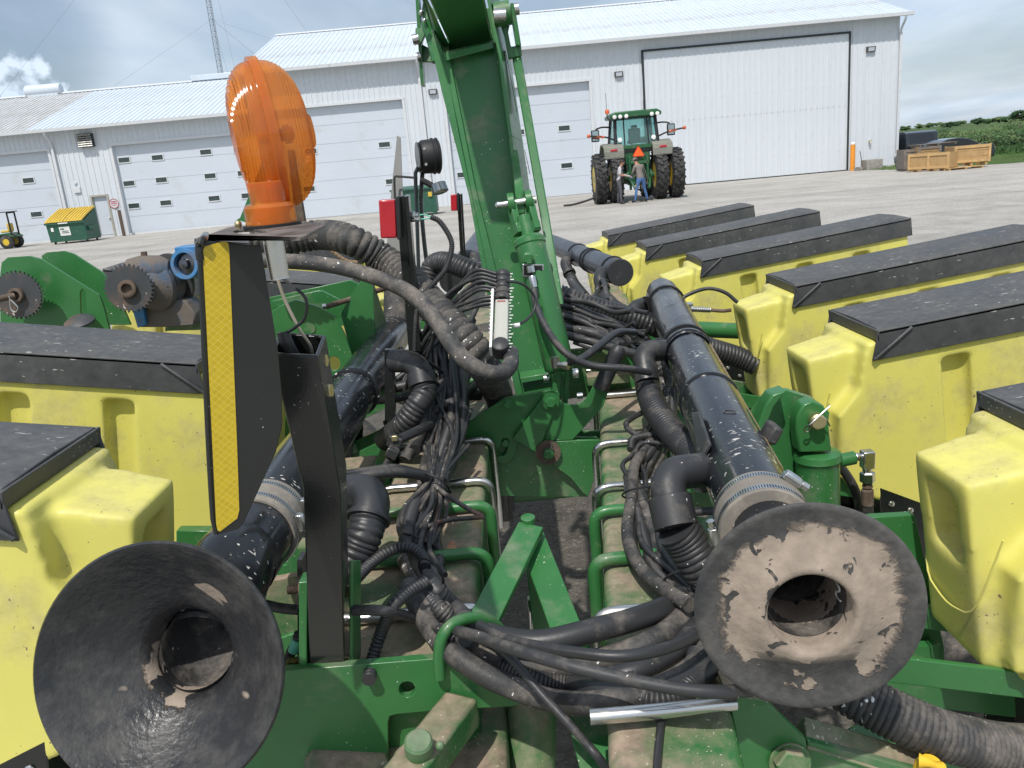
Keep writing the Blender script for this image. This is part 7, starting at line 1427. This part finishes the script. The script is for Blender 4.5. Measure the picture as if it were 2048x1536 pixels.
# ================================================================ flow monitor
Z5 = zt(650, 450, 3.413)
fm = thing('flow_monitor', 'clear column flow monitor with a white strip and black cap beside the arm', 'monitor', tuple(D(1000, 640, 1.9)))
fa, fb_ = D(998, 720, 1.86), D(1003, 545, 2.02); fz = (fb_-fa).normalized(); fx = Vector((1, 0, 0)); fx = (fx-fz*fx.dot(fz)).normalized(); fy = fz.cross(fx)
FMx = Matrix((fx, fy, fz)).transposed(); Hh = (fb_-fa).length
M_clear = bpy.data.materials.new('clear_acrylic'); t_, b_ = nodes(M_clear); b_.inputs['Base Color'].default_value = (0.86, 0.85, 0.78, 1); b_.inputs['Roughness'].default_value = 0.18; b_.inputs['Transmission Weight'].default_value = 0.55
obj('white_strip', MB().box(fa+fz*Hh*0.42-fx*0.019, (0.006, 0.035, Hh*0.66), FMx), 'white_plastic', fm, bevel=0.001)
obj('clear_tube', MB().box(fa+fz*Hh*0.38+fx*0.004, (0.032, 0.032, Hh*0.50), FMx), M_clear, fm, bevel=0.003)
obj('yellowed_core', MB().box(fa+fz*Hh*0.38+fx*0.003, (0.012, 0.012, Hh*0.48), FMx), newmat('aged_plastic', (0.48, 0.45, 0.33), 0.5), fm)
obj('red_ball', MB().sphere(fa+fz*Hh*0.20-fy*0.004+fx*0.004, 0.006, 12, 8).box(fa+fz*Hh*0.60-fy*0.017+fx*0.003, (0.02, 0.002, 0.002), FMx), 'red', fm)
fins = MB()
for i in range(26): fins.cyl(fa+fz*Hh*(0.10+0.88*i/25)+fx*0.018, fa+fz*Hh*(0.10+0.88*i/25)+fx*(0.025+0.003*(i % 3)), 0.0016, 6)
for i in range(14): fins.cyl(fa+fz*Hh*(0.30+0.55*i/13)-fx*0.026, fa+fz*Hh*(0.30+0.55*i/13)-fx*0.018, 0.0018, 6)
for i in range(1): pass
o = obj('barb_fitting', fins, 'white_plastic', fm); o['kind'] = 'stuff'
obj('cap_knob', MB().lathe(fa+fz*Hh*0.13+fx*0.003, -fy, [(-0.02, 0.020), (0.016, 0.020), (0.018, 0.017), (0.019, 0.0)], 16), 'rubber', fm, bevel=0.001)
for i in range(5): obj('manifold_block', MB().lathe(fa+fz*Hh*(0.66+0.068*i)+fx*0.004, fz, [(0, 0.0165), (0.004, 0.0185), (Hh*0.068-0.006, 0.0185), (Hh*0.068-0.002, 0.0165)], 14), 'rubber', fm)
obj('side_fitting', MB().cyl(D(1026, 652, 1.98), D(1040, 650, 1.98), 0.006, 10), 'white_plastic', fm)

# ================================================================ amber lamp and its bracket
pt = thing('lamp_post', 'black square steel post carrying the bracket with a yellow reflective strip', 'post', tuple(A(650, 1330, 1.14)))
# square tube: top outline and base outline
def quadY(pts): return [A(*p) for p in pts]
T4 = quadY([(541, 708, 0.985), (636, 712, 0.985), (652, 670, 1.065), (556, 662, 1.065)])
Bm4 = quadY([(606, 975, 1.02), (682, 985, 1.02), (693, 930, 1.10), (622, 925, 1.10)])
B4 = quadY([(620, 1345, 1.118), (690, 1345, 1.118), (700, 1320, 1.19), (632, 1320, 1.19)])
rings = [T4, Bm4, B4]; mbp = MB(); inn = []
for r4 in rings:
    c = sum(r4, Vector())/4; inn.append([c+(p-c)*0.84 for p in r4])
for r4 in rings+inn: mbp.v += r4
F_ = []
for k in range(2):
    for j in range(4):
        j2 = (j+1) % 4; F_.append((k*4+j, k*4+j2, (k+1)*4+j2, (k+1)*4+j)); F_.append((12+k*4+j2, 12+k*4+j, 12+(k+1)*4+j, 12+(k+1)*4+j2))
for j in range(4): j2 = (j+1) % 4; F_.append((j, j2, 12+j2, 12+j)); F_.append((8+j2, 8+j, 20+j, 20+j2))
mbp.f = F_
obj('square_tube', mbp, 'black_steel', pt, bevel=0.0035, seg=3)
obj('cross_bolt', MB().cyl(A(553, 712, 1.01), A(632, 716, 1.01), 0.0045, 14), 'zinc_yellow', pt)
for px, py in ((646, 722), (657, 782)): obj('bolt', MB().hexbolt(A(px-6, py, 1.04), (1, -0.25, 0.05), 0.0095, 0.009), 'zinc_yellow', pt)
for px, py in ((700, 1182), (698, 1325)): obj('bolt', MB().hexbolt(A(px-4, py, 1.15), (1, -0.2, 0), 0.0095, 0.010), 'zinc_yellow', pt)
ear = [(597, 1330), (597, 1165), (604, 1145), (612, 1140), (618, 1345)]
obj('mount_plate', MB().prism([A(598, 1345, 1.11), A(598, 1165, 1.11), A(606, 1145, 1.14), A(612, 1143, 1.17), A(614, 1345, 1.17)], (0.012, 0, 0)), 'green', pf, bevel=0.002)
obj('mount_plate', MB().prism([A(706, 1345, 1.12), A(706, 1120, 1.12), A(722, 1120, 1.17), A(722, 1345, 1.17)], (-0.006, 0, 0)), 'green', pf, bevel=0.002)
for py in (1180, 1325):
    q0 = A(575, py, 1.14); th_ = MB()
    for i in range(9): th_.lathe(q0+Vector((0.0022*i, 0, 0)), (1, 0, 0), [(0, 0.0055), (0.0011, 0.0075), (0.0022, 0.0055)], 12)
    obj('threaded_end', th_, 'zinc_yellow' if py > 1300 else 'rust', pt); obj('washer', MB().lathe(q0+Vector((0.020, 0, 0)), (1, 0, 0), [(0, 0.014), (0.005, 0.014)], 18), 'rust', pt)
# black side strap behind the post
obj('back_strap', MB().prism([A(594, 1120, 1.16), A(604, 1120, 1.16), A(606, 1340, 1.18), A(596, 1340, 1.18)], (0, 0.03, 0)), 'black_steel', pt)
# bracket with strip
bk = thing('lamp_bracket', 'black sheet steel bracket with a long yellow reflective strip under the amber lamp', 'bracket', tuple(A(480, 760, 0.93)))
bo_ = A(398, 492, 0.90); bn_ = Vector((0.55, -1, 0.02)).normalized()     # the sheet's plane turns away to the right
def BP(px, py):
    d = ray(px, py); return CAM+d*((bo_-CAM).dot(bn_)/d.dot(bn_))
fo = [(400, 480), (522, 492), (540, 600), (556, 700), (564, 790), (565, 850), (552, 905), (488, 1045), (478, 1058), (436, 1070), (428, 1066), (425, 1058)]
obj('face_sheet', MB().prism([BP(*p) for p in fo], -bn_*0.003), 'black_steel', bk, bevel=0.0008)
obj('folded_edge', MB().tube([BP(398, 492), BP(405, 640), BP(412, 800), BP(420, 960), BP(427, 1058), BP(432, 1068)], 0.0028, 8, 0.02), 'black_steel', bk)
TPp = [A(394, 480, 0.90), A(402, 467, 0.905), A(600, 468, 1.03), A(650, 448, 1.16), A(560, 444, 1.18), A(455, 450, 1.10)]
# level top flange, lamp seat
zt_ = A(500, 462, 0.99).z
tf = [S(396, 476, zt_), S(404, 468, zt_-0.0), S(600, 474, zt_), S(612, 470, zt_), S(650, 449, zt_), S(640, 445, zt_), S(470, 452, zt_), S(452, 456, zt_)]
hh_ = [S(500+34*math.cos(a), 463+4.5*math.sin(a), zt_) for a in [2*math.pi*i/16 for i in range(16)]]
obj('top_flange', MB().prism(tf, (0, 0, -0.0035), [hh_]), newmat('dusty_black_steel', (0.05, 0.045, 0.042), 0.5, dust=0.5, dustcol=(0.20, 0.165, 0.145), dscale=14), bk, bevel=0.0008)
obj('flange_fold', MB().tube([BP(400, 520), BP(398, 492), BP(402, 478)+Vector((0.002, 0.003, 0)), S(412, 470, zt_-0.002)], 0.0045, 8, 0.004), 'black_steel', bk)
M_strip = bpy.data.materials.new('reflective_yellow'); t_, b_ = nodes(M_strip); N_ = t_.nodes.new; tcx = N_('ShaderNodeTexCoord'); mpx = N_('ShaderNodeMapping'); mpx.inputs['Rotation'].default_value = (0, R(38), 0); t_.links.new(tcx.outputs['Object'], mpx.inputs[0])
bt = N_('ShaderNodeTexBrick'); bt.inputs['Scale'].default_value = 85; bt.offset = 0; bt.inputs['Brick Width'].default_value = 0.5; bt.inputs['Row Height'].default_value = 0.5; bt.inputs['Mortar Size'].default_value = 0.022; bt.inputs['Color1'].default_value = (0.56, 0.40, 0.015, 1); bt.inputs['Color2'].default_value = (0.50, 0.36, 0.012, 1); bt.inputs['Mortar'].default_value = (0.66, 0.52, 0.08, 1)
sepm = N_('ShaderNodeSeparateXYZ'); cmb = N_('ShaderNodeCombineXYZ'); t_.links.new(mpx.outputs[0], sepm.inputs[0]); t_.links.new(sepm.outputs['X'], cmb.inputs['X']); t_.links.new(sepm.outputs['Z'], cmb.inputs['Y']); t_.links.new(cmb.outputs[0], bt.inputs['Vector']); t_.links.new(bt.outputs['Color'], b_.inputs['Base Color']); b_.inputs['Roughness'].default_value = 0.35
stp = [(405, 502), (409, 493), (448, 482), (456, 486), (458, 500), (466, 700), (474, 900), (478, 1020), (474, 1036), (440, 1062), (434, 1060), (432, 1050), (420, 800), (412, 640)]
obj('reflective_strip', MB().prism([BP(*p)+bn_*0.0006 for p in stp], bn_*0.0008), M_strip, bk)
# lamp
lc = A(535, 274, 1.10)
lamp = thing('amber_lamp', 'amber double-faced warning lamp standing on the black bracket', 'lamp', tuple(A(545, 440, 1.10)))
M_amb = bpy.data.materials.new('amber_plastic'); t_, b_ = nodes(M_amb)
b_.inputs['Base Color'].default_value = (0.68, 0.24, 0.05, 1); b_.inputs['Roughness'].default_value = 0.12; b_.inputs['Coat Weight'].default_value = 0.6; b_.inputs['Coat Roughness'].default_value = 0.03; b_.inputs['Subsurface Weight'].default_value = 0.6; b_.inputs['Subsurface Radius'].default_value = (0.05, 0.02, 0.004); b_.inputs['Subsurface Scale'].default_value = 0.5
tr_ = t_.nodes.new('ShaderNodeBsdfTransparent'); tr_.inputs[0].default_value = (1.0, 0.56, 0.17, 1); mxs = t_.nodes.new('ShaderNodeMixShader'); mxs.inputs[0].default_value = 0.52
t_.links.new(b_.outputs[0], mxs.inputs[1]); t_.links.new(tr_.outputs[0], mxs.inputs[2]); t_.links.new(mxs.outputs[0], [n for n in t_.nodes if n.type == 'OUTPUT_MATERIAL'][0].inputs[0])
M_amb2 = newmat('amber_inner', (0.50, 0.15, 0.025), 0.25, var=0.25, vscale=25)
la = Vector((0.92, 0.36, 0.07)).normalized()               # the lamp's axis, through both lenses
H2 = 0.091; W2 = 0.056
# each lens is a dome with stepped rings; height greater than width by a scaled lathe
def lens(sgn, prof, m, name, par, sz=(1.0, 1.0), seg=72):
    mb = MB().lathe((0, 0, 0), (1, 0, 0), prof, seg); Mx = Matrix((la*sgn, la.cross(Vector((0, 0, 1))).normalized()*-1*sgn, (Vector((0, 0, 1))-la*la.z).normalized())).transposed()
    yv = Vector((0.15, 0, 1)).cross(la).normalized(); zv = la.cross(yv)
    out = []
    for v in mb.v: out.append(lc+la*sgn*v.x+yv*v.y*sz[0]+zv*v.z*sz[1])
    mb.v = out; return obj(name, mb, m, par, sharp=28)
def domed(w, r, rings, inset=0.0):
    P = [(0.0, r), (w*0.10, r*1.0), (w*0.22, r*0.985)]
    for i in range(rings):
        f = (i+1)/rings; tt = f*1.33; rr = r*0.985*max(0.22, math.cos(tt)**0.62); h = w*(0.22+0.72*math.sin(tt)**1.15); P += [(h-0.0016, rr+0.0004), (h+0.0012, rr-0.0002)]
    P += [(w*0.97, r*0.23), (w*1.03, r*0.225), (w*1.05, r*0.20), (w*1.02, r*0.15), (w*1.02, 0.0)]
    return P
lens(1, domed(W2, H2*0.80, 12), M_amb, 'lens', lamp, (0.95, 1.28))
lens(-1, domed(W2*0.80, H2*0.80, 10)[:-4]+[(W2*0.80, 0.0)], M_amb, 'lens', lamp, (0.95, 1.28))
lens(1, [(-0.006, H2*0.80), (-0.006, H2*0.845), (0.006, H2*0.845), (0.006, H2*0.80)], M_amb, 'seam_ring', lamp, (0.95, 1.27))
lens(1, [(-0.002, 0), (-0.002, H2*0.76), (0.002, H2*0.76), (0.002, 0)], M_amb2, 'divider', lamp, (0.95, 1.27))
obj('bulb_socket', MB().lathe(lc+la*0.004-Vector((0, 0, 0.0)), la, [(-0.016, 0.0), (-0.016, 0.008), (0.016, 0.008), (0.018, 0.012), (0.024, 0.012), (0.03, 0.006), (0.03, 0)], 18), M_amb2, lamp)
zb = zt_+0.0005; bc2 = S(545, 452, zb)
obj('lamp_base', MB().lathe(bc2, (0, 0, 1), [(0.002, 0.032), (0.024, 0.032), (0.028, 0.029), (0.030, 0.022), (0.055, 0.024)], 14), M_amb, lamp, sharp=30)
obj('base_core', MB().lathe(bc2, (0, 0, 1), [(0.003, 0.025), (0.026, 0.020)], 24), M_amb2, lamp)
obj('gasket', MB().lathe(bc2, (0, 0, 1), [(0, 0.036), (0.003, 0.036)], 32), 'black_flat', lamp)
obj('stud', MB().lathe(S(544, 470, zt_-0.004), (0.02, 0, -1), [(0, 0.020), (0.004, 0.020), (0.005, 0.0115)]+[(0.006+0.0015*i, 0.0115 if i % 2 else 0.01125) for i in range(30)], 24), 'zinc', lamp)
obj('small_screw', MB().cyl(S(478, 458, zt_), S(478, 458, zt_)+Vector((0, 0, 0.006)), 0.003, 8).sphere(S(478, 458, zt_)+Vector((0, 0, 0.006)), 0.005, 10, 6), 'zinc_yellow', lamp)
w_ = thing('lamp_wire', 'thin black wire looping from the amber lamp stud into the post', 'wire', tuple(A(552, 528, 1.02)))
obj('wire', MB().tube([A(549, 525, 1.03), A(556, 548, 1.02), A(585, 572, 1.0), A(612, 598, 0.99), A(610, 635, 1.0), A(590, 655, 1.01), A(568, 668, 1.02)], 0.0021, 8, 0.006).tube([A(566, 664, 1.02), A(575, 690, 1.02), A(605, 740, 1.04)], 0.0085, 12, 0.01), 'rubber', w_)
w_ = thing('lamp_wire', 'thin beige wire hanging straight from the amber lamp stud into the post', 'wire', tuple(A(550, 528, 1.02)))
obj('wire', MB().tube([A(548, 525, 1.03), A(556, 560, 1.02), A(572, 605, 1.02), A(600, 660, 1.02), A(622, 694, 1.03), A(628, 730, 1.04)], 0.0021, 8, 0.006), 'wire', w_)

# ================================================================ red marker lamps, rear light, wedge post
def marker(label, lp_, post, Y, w, h, t, pw):
    m = thing('red_marker_lamp', label, 'lamp', tuple(A(*lp_[0], Y)))
    (px, py) = lp_[0]; c = A(px, py, Y)
    obj('red_lens', MB().box(c, (w, t, h), Matrix.Rotation(R(4), 3, 'Y')), 'red', m, bevel=0.004, seg=3)
    obj('lamp_back', MB().box(c+Vector((w/2+0.006, 0, 0)), (0.010, t*1.1, h*1.12), Matrix.Rotation(R(4), 3, 'Y')), 'black_flat', m, bevel=0.002)
    a, b2 = A(*post[0], Y+0.01), A(*post[1], Y+0.03)
    bar(a, b2, pw, 0.012, 'marker_post', 'black_steel', m, 0.001)
    bar(a+Vector((pw*0.5+0.006, 0.01, 0)), b2+Vector((pw*0.5+0.006, 0.01, 0)), 0.010, 0.05, 'post_flange', 'black_steel', m, 0.001)
    return m
m1 = marker('red marker lamp on the near black post left of the flow monitor', [(778, 437)], [(800, 392), (826, 700)], 2.05, 0.040, 0.092, 0.055, 0.022)
bar(A(826, 700, 2.18), A(779, 905, 2.1), 0.022, 0.012, 'marker_post', 'black_steel', m1, 0.001) if False else None
obj('post_lower', MB().prism([A(769, 700, 2.1), A(788, 700, 2.1), A(792, 900, 2.08), A(770, 900, 2.08)], (0, 0.02, 0)), 'black_steel', m1)
obj('lamp_screw', MB().lathe(A(815, 432, 2.07), (1, -0.3, 0), [(0, 0.010), (0.02, 0.010), (0.022, 0.006), (0.03, 0.006)], 10).lathe(A(815, 440, 2.07), (1, -0.3, 0), [(0, 0.006), (0.035, 0.006)], 10), 'zinc', m1)
m2 = marker('small red marker lamp on the far black post beside the arm', [(908, 405)], [(917, 388), (927, 560)], 4.3, 0.032, 0.082, 0.05, 0.018)
hose('thin ribbed wire loom curving from the near red marker lamp down the post', DP([(862, 434, 2.1), (880, 444, 2.1), (900, 475, 2.1), (903, 500, 2.1), (890, 540, 2.08), (860, 575, 2.07), (838, 605, 2.07), (832, 650, 2.09), (830, 700, 2.12)]), 0.0075, 'rubber', (0.0052, 0.002), 'wire_loom')
tw_ = thing('lamp_wire', 'two thin teal wires between the near red marker lamp and its loom', 'wire', tuple(D(840, 432, 2.2)))
obj('wire', MB().tube(DP([(832, 432, 2.1), (848, 429, 2.1), (863, 434, 2.1)]), 0.0018, 6, 0.006), 'dust_tape', tw_); obj('wire', MB().tube(DP([(832, 437, 2.1), (848, 438, 2.1), (863, 436, 2.1)]), 0.0018, 6, 0.006), 'dust_tape', tw_)
# grey tapering blade
bl_ = thing('steel_upright', 'tall grey tapering steel blade standing behind the near red marker lamp', 'blade', tuple(D(790, 400, 3.6)))
obj('blade', MB().prism([D(794, 271, 3.6), D(801, 275, 3.6), D(806, 400, 3.6), D(805, 560, 3.6), D(768, 560, 3.6), D(781, 400, 3.6)], (0, 0.012, 0)), newmat('grey_steel', (0.20, 0.20, 0.19), 0.6, dust=0.3), bl_)
obj('wire_bracket', MB().tube(DP([(790, 400, 3.55), (789, 356, 3.55), (796, 353, 3.55), (835, 356, 3.55)]), 0.005, 8, 0.01), 'black_flat', bl_)
# round rear work lamp
wl = thing('work_lamp', 'round black work lamp with a finned back raised on a thin stalk', 'lamp', tuple(D(855, 315, 3.3)))
wc = D(858, 313, 3.3); wd_ = Vector((1, 0.25, 0.0)).normalized()
obj('housing', MB().lathe(wc-wd_*0.035, wd_, [(0, 0.0), (0.0, 0.060), (0.008, 0.066), (0.045, 0.068), (0.048, 0.072), (0.054, 0.072), (0.057, 0.068), (0.064, 0.068), (0.066, 0.072), (0.072, 0.071), (0.078, 0.060), (0.082, 0.0)], 40), 'black_flat', wl)
obj('mount_disc', MB().lathe(wc-wd_*0.048, wd_, [(0, 0.060), (0.006, 0.060)], 30), 'black_steel', wl)
for s in (-0.03, 0.03): obj('screw', MB().cyl(wc+Vector((-0.01, -0.068, s)), wc+Vector((-0.01, -0.060, s)), 0.006, 8), 'zinc', wl)
obj('stalk', MB().tube(DP([(836, 335, 3.3), (831, 345, 3.3), (834, 440, 3.3), (838, 560, 3.3)]), 0.008, 10, 0.03), 'black_steel', wl)
obj('stalk', MB().tube(DP([(845, 345, 3.32), (842, 400, 3.32), (848, 480, 3.32), (858, 560, 3.32)]), 0.009, 10, 0.03), 'black_steel', wl)
sc_ = thing('sensor_can', 'small shiny round sensor can tilted below the round work lamp', 'sensor', tuple(D(875, 375, 3.3)))
s0, s1 = D(868, 372, 3.3), D(888, 382, 3.28); dz_ = Vector((0.25, -0.3, -1)).normalized()
obj('can', MB().lathe(D(876, 368, 3.3), dz_, [(0, 0.032), (0.035, 0.034), (0.036, 0.030), (0.037, 0.0)], 30), newmat('dark_chrome', (0.25, 0.27, 0.27), 0.15, metal=1), sc_); obj('neck', MB().tube(DP([(842, 360, 3.3), (855, 366, 3.3), (868, 374, 3.3)]), 0.012, 10, 0.01), 'black_flat', sc_)

# ================================================================ drive parts at the far left
Z6 = zt(0, 450, 2.926)
def sprocket(label, c, r, teeth, hub, d=(0.10, -1, 0.05), pinm='rust'):
    t = thing('sprocket', label, 'sprocket', tuple(c)); d = Vector(d).normalized(); a = d.cross(Vector((0, 0, 1))).normalized(); b2 = a.cross(d); pts = []
    for i in range(teeth):
        for f, rr in ((0.0, 0.90), (0.30, 0.91), (0.42, 1.0), (0.58, 1.0), (0.72, 0.91)):
            q = 2*math.pi*(i+f)/teeth; pts.append(Vector(c)+(a*math.cos(q)+b2*math.sin(q))*r*rr)
    n_ = len(pts); fan = MB().add([Vector(c)]+pts+[Vector(c)-d*0.010]+[q-d*0.010 for q in pts], [(0, 1+i, 1+(i+1) % n_) for i in range(n_)]+[(n_+1, n_+2+(i+1) % n_, n_+2+i) for i in range(n_)]+[(1+i, n_+2+i, n_+2+(i+1) % n_, 1+(i+1) % n_) for i in range(n_)])
    pl_ = obj('toothed_disc', fan, 'sprocket', t, sharp=30)
    obj('hub', MB().lathe(c, d, [(0, hub), (0.018, hub), (0.020, hub*0.9), (0.020, hub*0.62), (0.004, hub*0.58)], 30), pinm, t); return t
c_ = A(35, 590, 2.75); sprocket('large dark sprocket at the left edge with a rusty pin and clip', c_, 0.082, 36, 0.024)
pinn = thing('hitch_pin', 'rusty pin with a wire clip through the left sprocket', 'pin', tuple(c_))
obj('pin', MB().cyl(c_+Vector((0, -0.02, 0)), c_+Vector((-0.045, -0.07, -0.003)), 0.011, 14), 'rust', pinn); obj('clip', MB().tube([A(18, 592, 2.68), A(20, 600, 2.68), A(22, 618, 2.68), A(30, 624, 2.68), A(36, 616, 2.68), A(28, 606, 2.68), A(22, 600, 2.68)], 0.0022, 6, 0.004), 'zinc', pinn)
c2 = A(257, 577, 2.80); sprocket('toothed sprocket on the front of the muddy gearbox', c2, 0.084, 34, 0.030)
gb_ = thing('gearbox', 'muddy blue and brown drive gearbox beside the green plates', 'gearbox', tuple(A(310, 570, 2.95)))
gc = A(300, 572, 2.90); gdv = Vector((0.42, 1, 0.02)).normalized()
obj('housing', MB().lathe(gc-gdv*0.05, gdv, [(0, 0.05), (0.02, 0.070), (0.05, 0.092), (0.055, 0.098), (0.075, 0.098), (0.08, 0.090), (0.12, 0.088), (0.16, 0.07), (0.17, 0.04)], 40), 'mud', gb_, bevel=0.002)
obj('upper_shell', MB().lathe(gc+Vector((-0.01, 0.0, 0.055)), Vector((1, 0.1, -0.02)), [(-0.06, 0.02), (-0.05, 0.045), (0.0, 0.055), (0.06, 0.05), (0.09, 0.03)], 24), 'mud', gb_)
obj('foot', MB().prism([A(275, 655, 2.9), A(290, 600, 2.9), A(370, 600, 2.9), A(392, 628, 2.9), A(390, 650, 2.9), A(330, 655, 2.9)], (0, 0.12, 0)), 'mud', gb_, bevel=0.008)
obj('fin', MB().prism([A(266, 625, 2.88), A(285, 600, 2.88), A(292, 650, 2.88), A(275, 656, 2.88)], (0, 0.02, 0)), 'blue', gb_, bevel=0.003)
for i in range(6): a = i*math.pi/3; aa = gdv.cross(Vector((0, 0, 1))).normalized(); ab = aa.cross(gdv); obj('bolt', MB().hexbolt(gc+gdv*0.0+(aa*math.cos(a)+ab*math.sin(a))*0.080, -gdv, 0.009, 0.010), 'mud', gb_)
obj('plug', MB().box(A(289, 512, 2.9), (0.016, 0.016, 0.03)), 'rust', gb_)
obj('rear_sprocket', MB().lathe(gc+gdv*0.10, gdv, [(0, 0.10), (0.012, 0.10)], 34), 'sprocket', gb_)
bm2 = thing('blue_motor', 'blue drive motor with a shiny dark end beside the lamp bracket', 'motor', tuple(A(375, 530, 2.9)))
mc = A(372, 528, 2.86); mdv = Vector((-0.2, -1, 0.1)).normalized()
obj('motor_ring', MB().lathe(mc, mdv, [(-0.03, 0.050), (0.0, 0.054), (0.012, 0.052), (0.012, 0.040), (-0.01, 0.038)], 36), 'blue', bm2)
obj('shaft_face', MB().lathe(mc-mdv*0.012, mdv, [(0, 0.040), (0.008, 0.038), (0.012, 0.018), (0.03, 0.016), (0.032, 0.0)], 30), newmat('oily_steel', (0.12, 0.12, 0.13), 0.2, metal=0.9), bm2)
obj('motor_body', MB().lathe(mc-mdv*0.03, -mdv, [(0, 0.05), (0.03, 0.055), (0.12, 0.05), (0.13, 0.03)], 30).box(A(385, 503, 2.92), (0.09, 0.09, 0.045)), 'blue', bm2, bevel=0.004)
# green side plates by the sprockets
def gp_(label, pix, Y, t=0.010, holes=(), name='drive_plate', m='green'):
    o = obj(name, plate(pix, Y, t, holes), m, pf, bevel=0.0015); return o
gp_('', [(0, 548), (3, 525), (15, 515), (60, 512), (82, 518), (198, 590), (206, 610), (220, 660), (0, 665)], 2.83, 0.010, [[(161, 625), (160, 585), (164, 578), (170, 580), (175, 632), (168, 636)]])
gp_('', [(82, 512), (92, 505), (128, 502), (148, 508), (205, 545), (232, 580), (262, 650), (150, 650)], 3.02)
gp_('', [(330, 655), (400, 625), (700, 560), (735, 575), (735, 650), (330, 662)], 3.05, 0.012)
obj('chain_cap', MB().lathe(A(160, 645, 2.78), (0, -0.3, 1), [(0, 0.05), (0.006, 0.05), (0.02, 0.03), (0.022, 0)], 28), 'sprocket', pf)
# green bracket family between left hopper row and the left pipe
h1 = circ(619, 656, 11, 16); h2 = circ(668, 727, 12.5, 18, 1.15)
gp_('', [(520, 640), (560, 612), (590, 600), (600, 602), (640, 615), (672, 635), (690, 670), (706, 715), (720, 770), (700, 850), (660, 900), (590, 920), (545, 900), (535, 750)], 2.45, 0.012, [h2], 'hinge_plate')
obj('blind_hole', MB().lathe(A(619, 656, 2.447), (0, -1, 0), [(0.0, 0.018), (0.0008, 0.018)], 24), 'green_dusty', pf)
gp_('', [(538, 608), (545, 602), (637, 581), (645, 582), (690, 605), (690, 640), (600, 604), (560, 615), (540, 618)], 2.62, 0.012, (), 'hinge_plate')
gp_('', [(681, 628), (715, 570), (724, 560), (737, 562), (746, 575), (752, 700), (720, 760), (700, 700)], 2.56, 0.012, (), 'hinge_plate')
obj('hinge_plate', MB().prism([A(737, 562, 2.57), A(744, 566, 2.66), A(775, 660, 2.75), A(752, 700, 2.60)], (0.006, 0, 0)), 'green', pf, bevel=0.001)
obj('hinge_pin', MB().cyl(A(650, 614, 2.50), A(776, 575, 2.68), 0.0085, 14), 'rust', pf); obj('pin_end', MB().hexbolt(A(652, 613, 2.49), (-1, -0.4, -0.05), 0.010, 0.012), 'zinc', pf)
obj('rust_pad', MB().prism([A(714, 700, 2.5), A(735, 685, 2.5), A(742, 692, 2.5), A(722, 712, 2.5)], (0, 0.01, 0)), 'rust', pf)
# angled green post behind the amber lamp (two legs)
fr = thing('support_frame', 'green and dark angled frame legs behind the amber lamp', 'frame', tuple(A(540, 430, 4.2)))
obj('leg', MB().prism([A(472, 440, 4.2), A(480, 436, 4.2), A(530, 310, 4.2), (A(545, 315, 4.2)), A(495, 445, 4.2)], (0, 0.03, 0)), 'green', fr); obj('leg', MB().prism([A(575, 300, 4.3), A(585, 300, 4.3), A(618, 500, 4.3), A(598, 500, 4.3)], (0, 0.05, 0)), 'rust', fr)
ln_ = thing('rope', 'brown frayed rope hanging behind the arching ribbed hose', 'rope', tuple(A(650, 490, 4.2)))
obj('rope', MB().tube([A(610, 470, 4.2), A(650, 492, 4.2), A(690, 520, 4.2), A(715, 525, 4.2)], 0.010, 8, corr=(0.02, 0.002)), newmat('rope_fibre', (0.22, 0.15, 0.09), 0.9), ln_)
obj('steel_shackle', MB().tube([A(738, 548, 3.2), A(738, 518, 3.2), A(748, 508, 3.2), A(758, 515, 3.2), A(758, 545, 3.2)], 0.010, 10, 0.01), 'zinc', pf)
# grease fittings on the right: spring and sensor near the third hopper
sp_ = thing('spring_sensor', 'grey block with a coiled spring sleeve beside the top of the long right pipe', 'sensor', tuple(A(1390, 620, 3.1)))
obj('block', MB().box(A(1372, 615, 3.1), (0.05, 0.04, 0.035)).box(A(1372, 635, 3.1), (0.03, 0.03, 0.07)), 'zinc', sp_, bevel=0.003)
obj('spring_sleeve', MB().tube([A(1380, 618, 3.08), A(1420, 620, 3.08)], 0.011, 12, corr=(0.007, 0.003)), 'zinc', sp_); obj('stem', MB().tube([A(1420, 620, 3.08), A(1445, 622, 3.06), A(1462, 620, 3.06)], 0.007, 8, 0.01), 'rust', sp_)
obj('green_tube', MB().cyl(A(1385, 658, 3.2), A(1480, 662, 3.2), 0.032, 24), 'green', pf)
# teal-taped lead by the front plate
tl = thing('taped_lead', 'ribbed lead with a band of teal tape left of the lamp post foot', 'lead', tuple(A(590, 1300, 1.2)))
obj('lead', MB().tube([A(598, 1268, 1.16), A(590, 1290, 1.16), A(580, 1310, 1.16), A(578, 1345, 1.16)], 0.0085, 12, corr=(0.006, 0.002)), 'rubber', tl); obj('tape_band', MB().tube([A(596, 1280, 1.158), A(587, 1302, 1.158)], 0.0095, 14), 'dust_tape', tl)
obj('mark', MB().tube([A(998, 1250, 1.2), A(1000, 1252, 1.2)], 0.001, 5), 'green', pf) if False else None
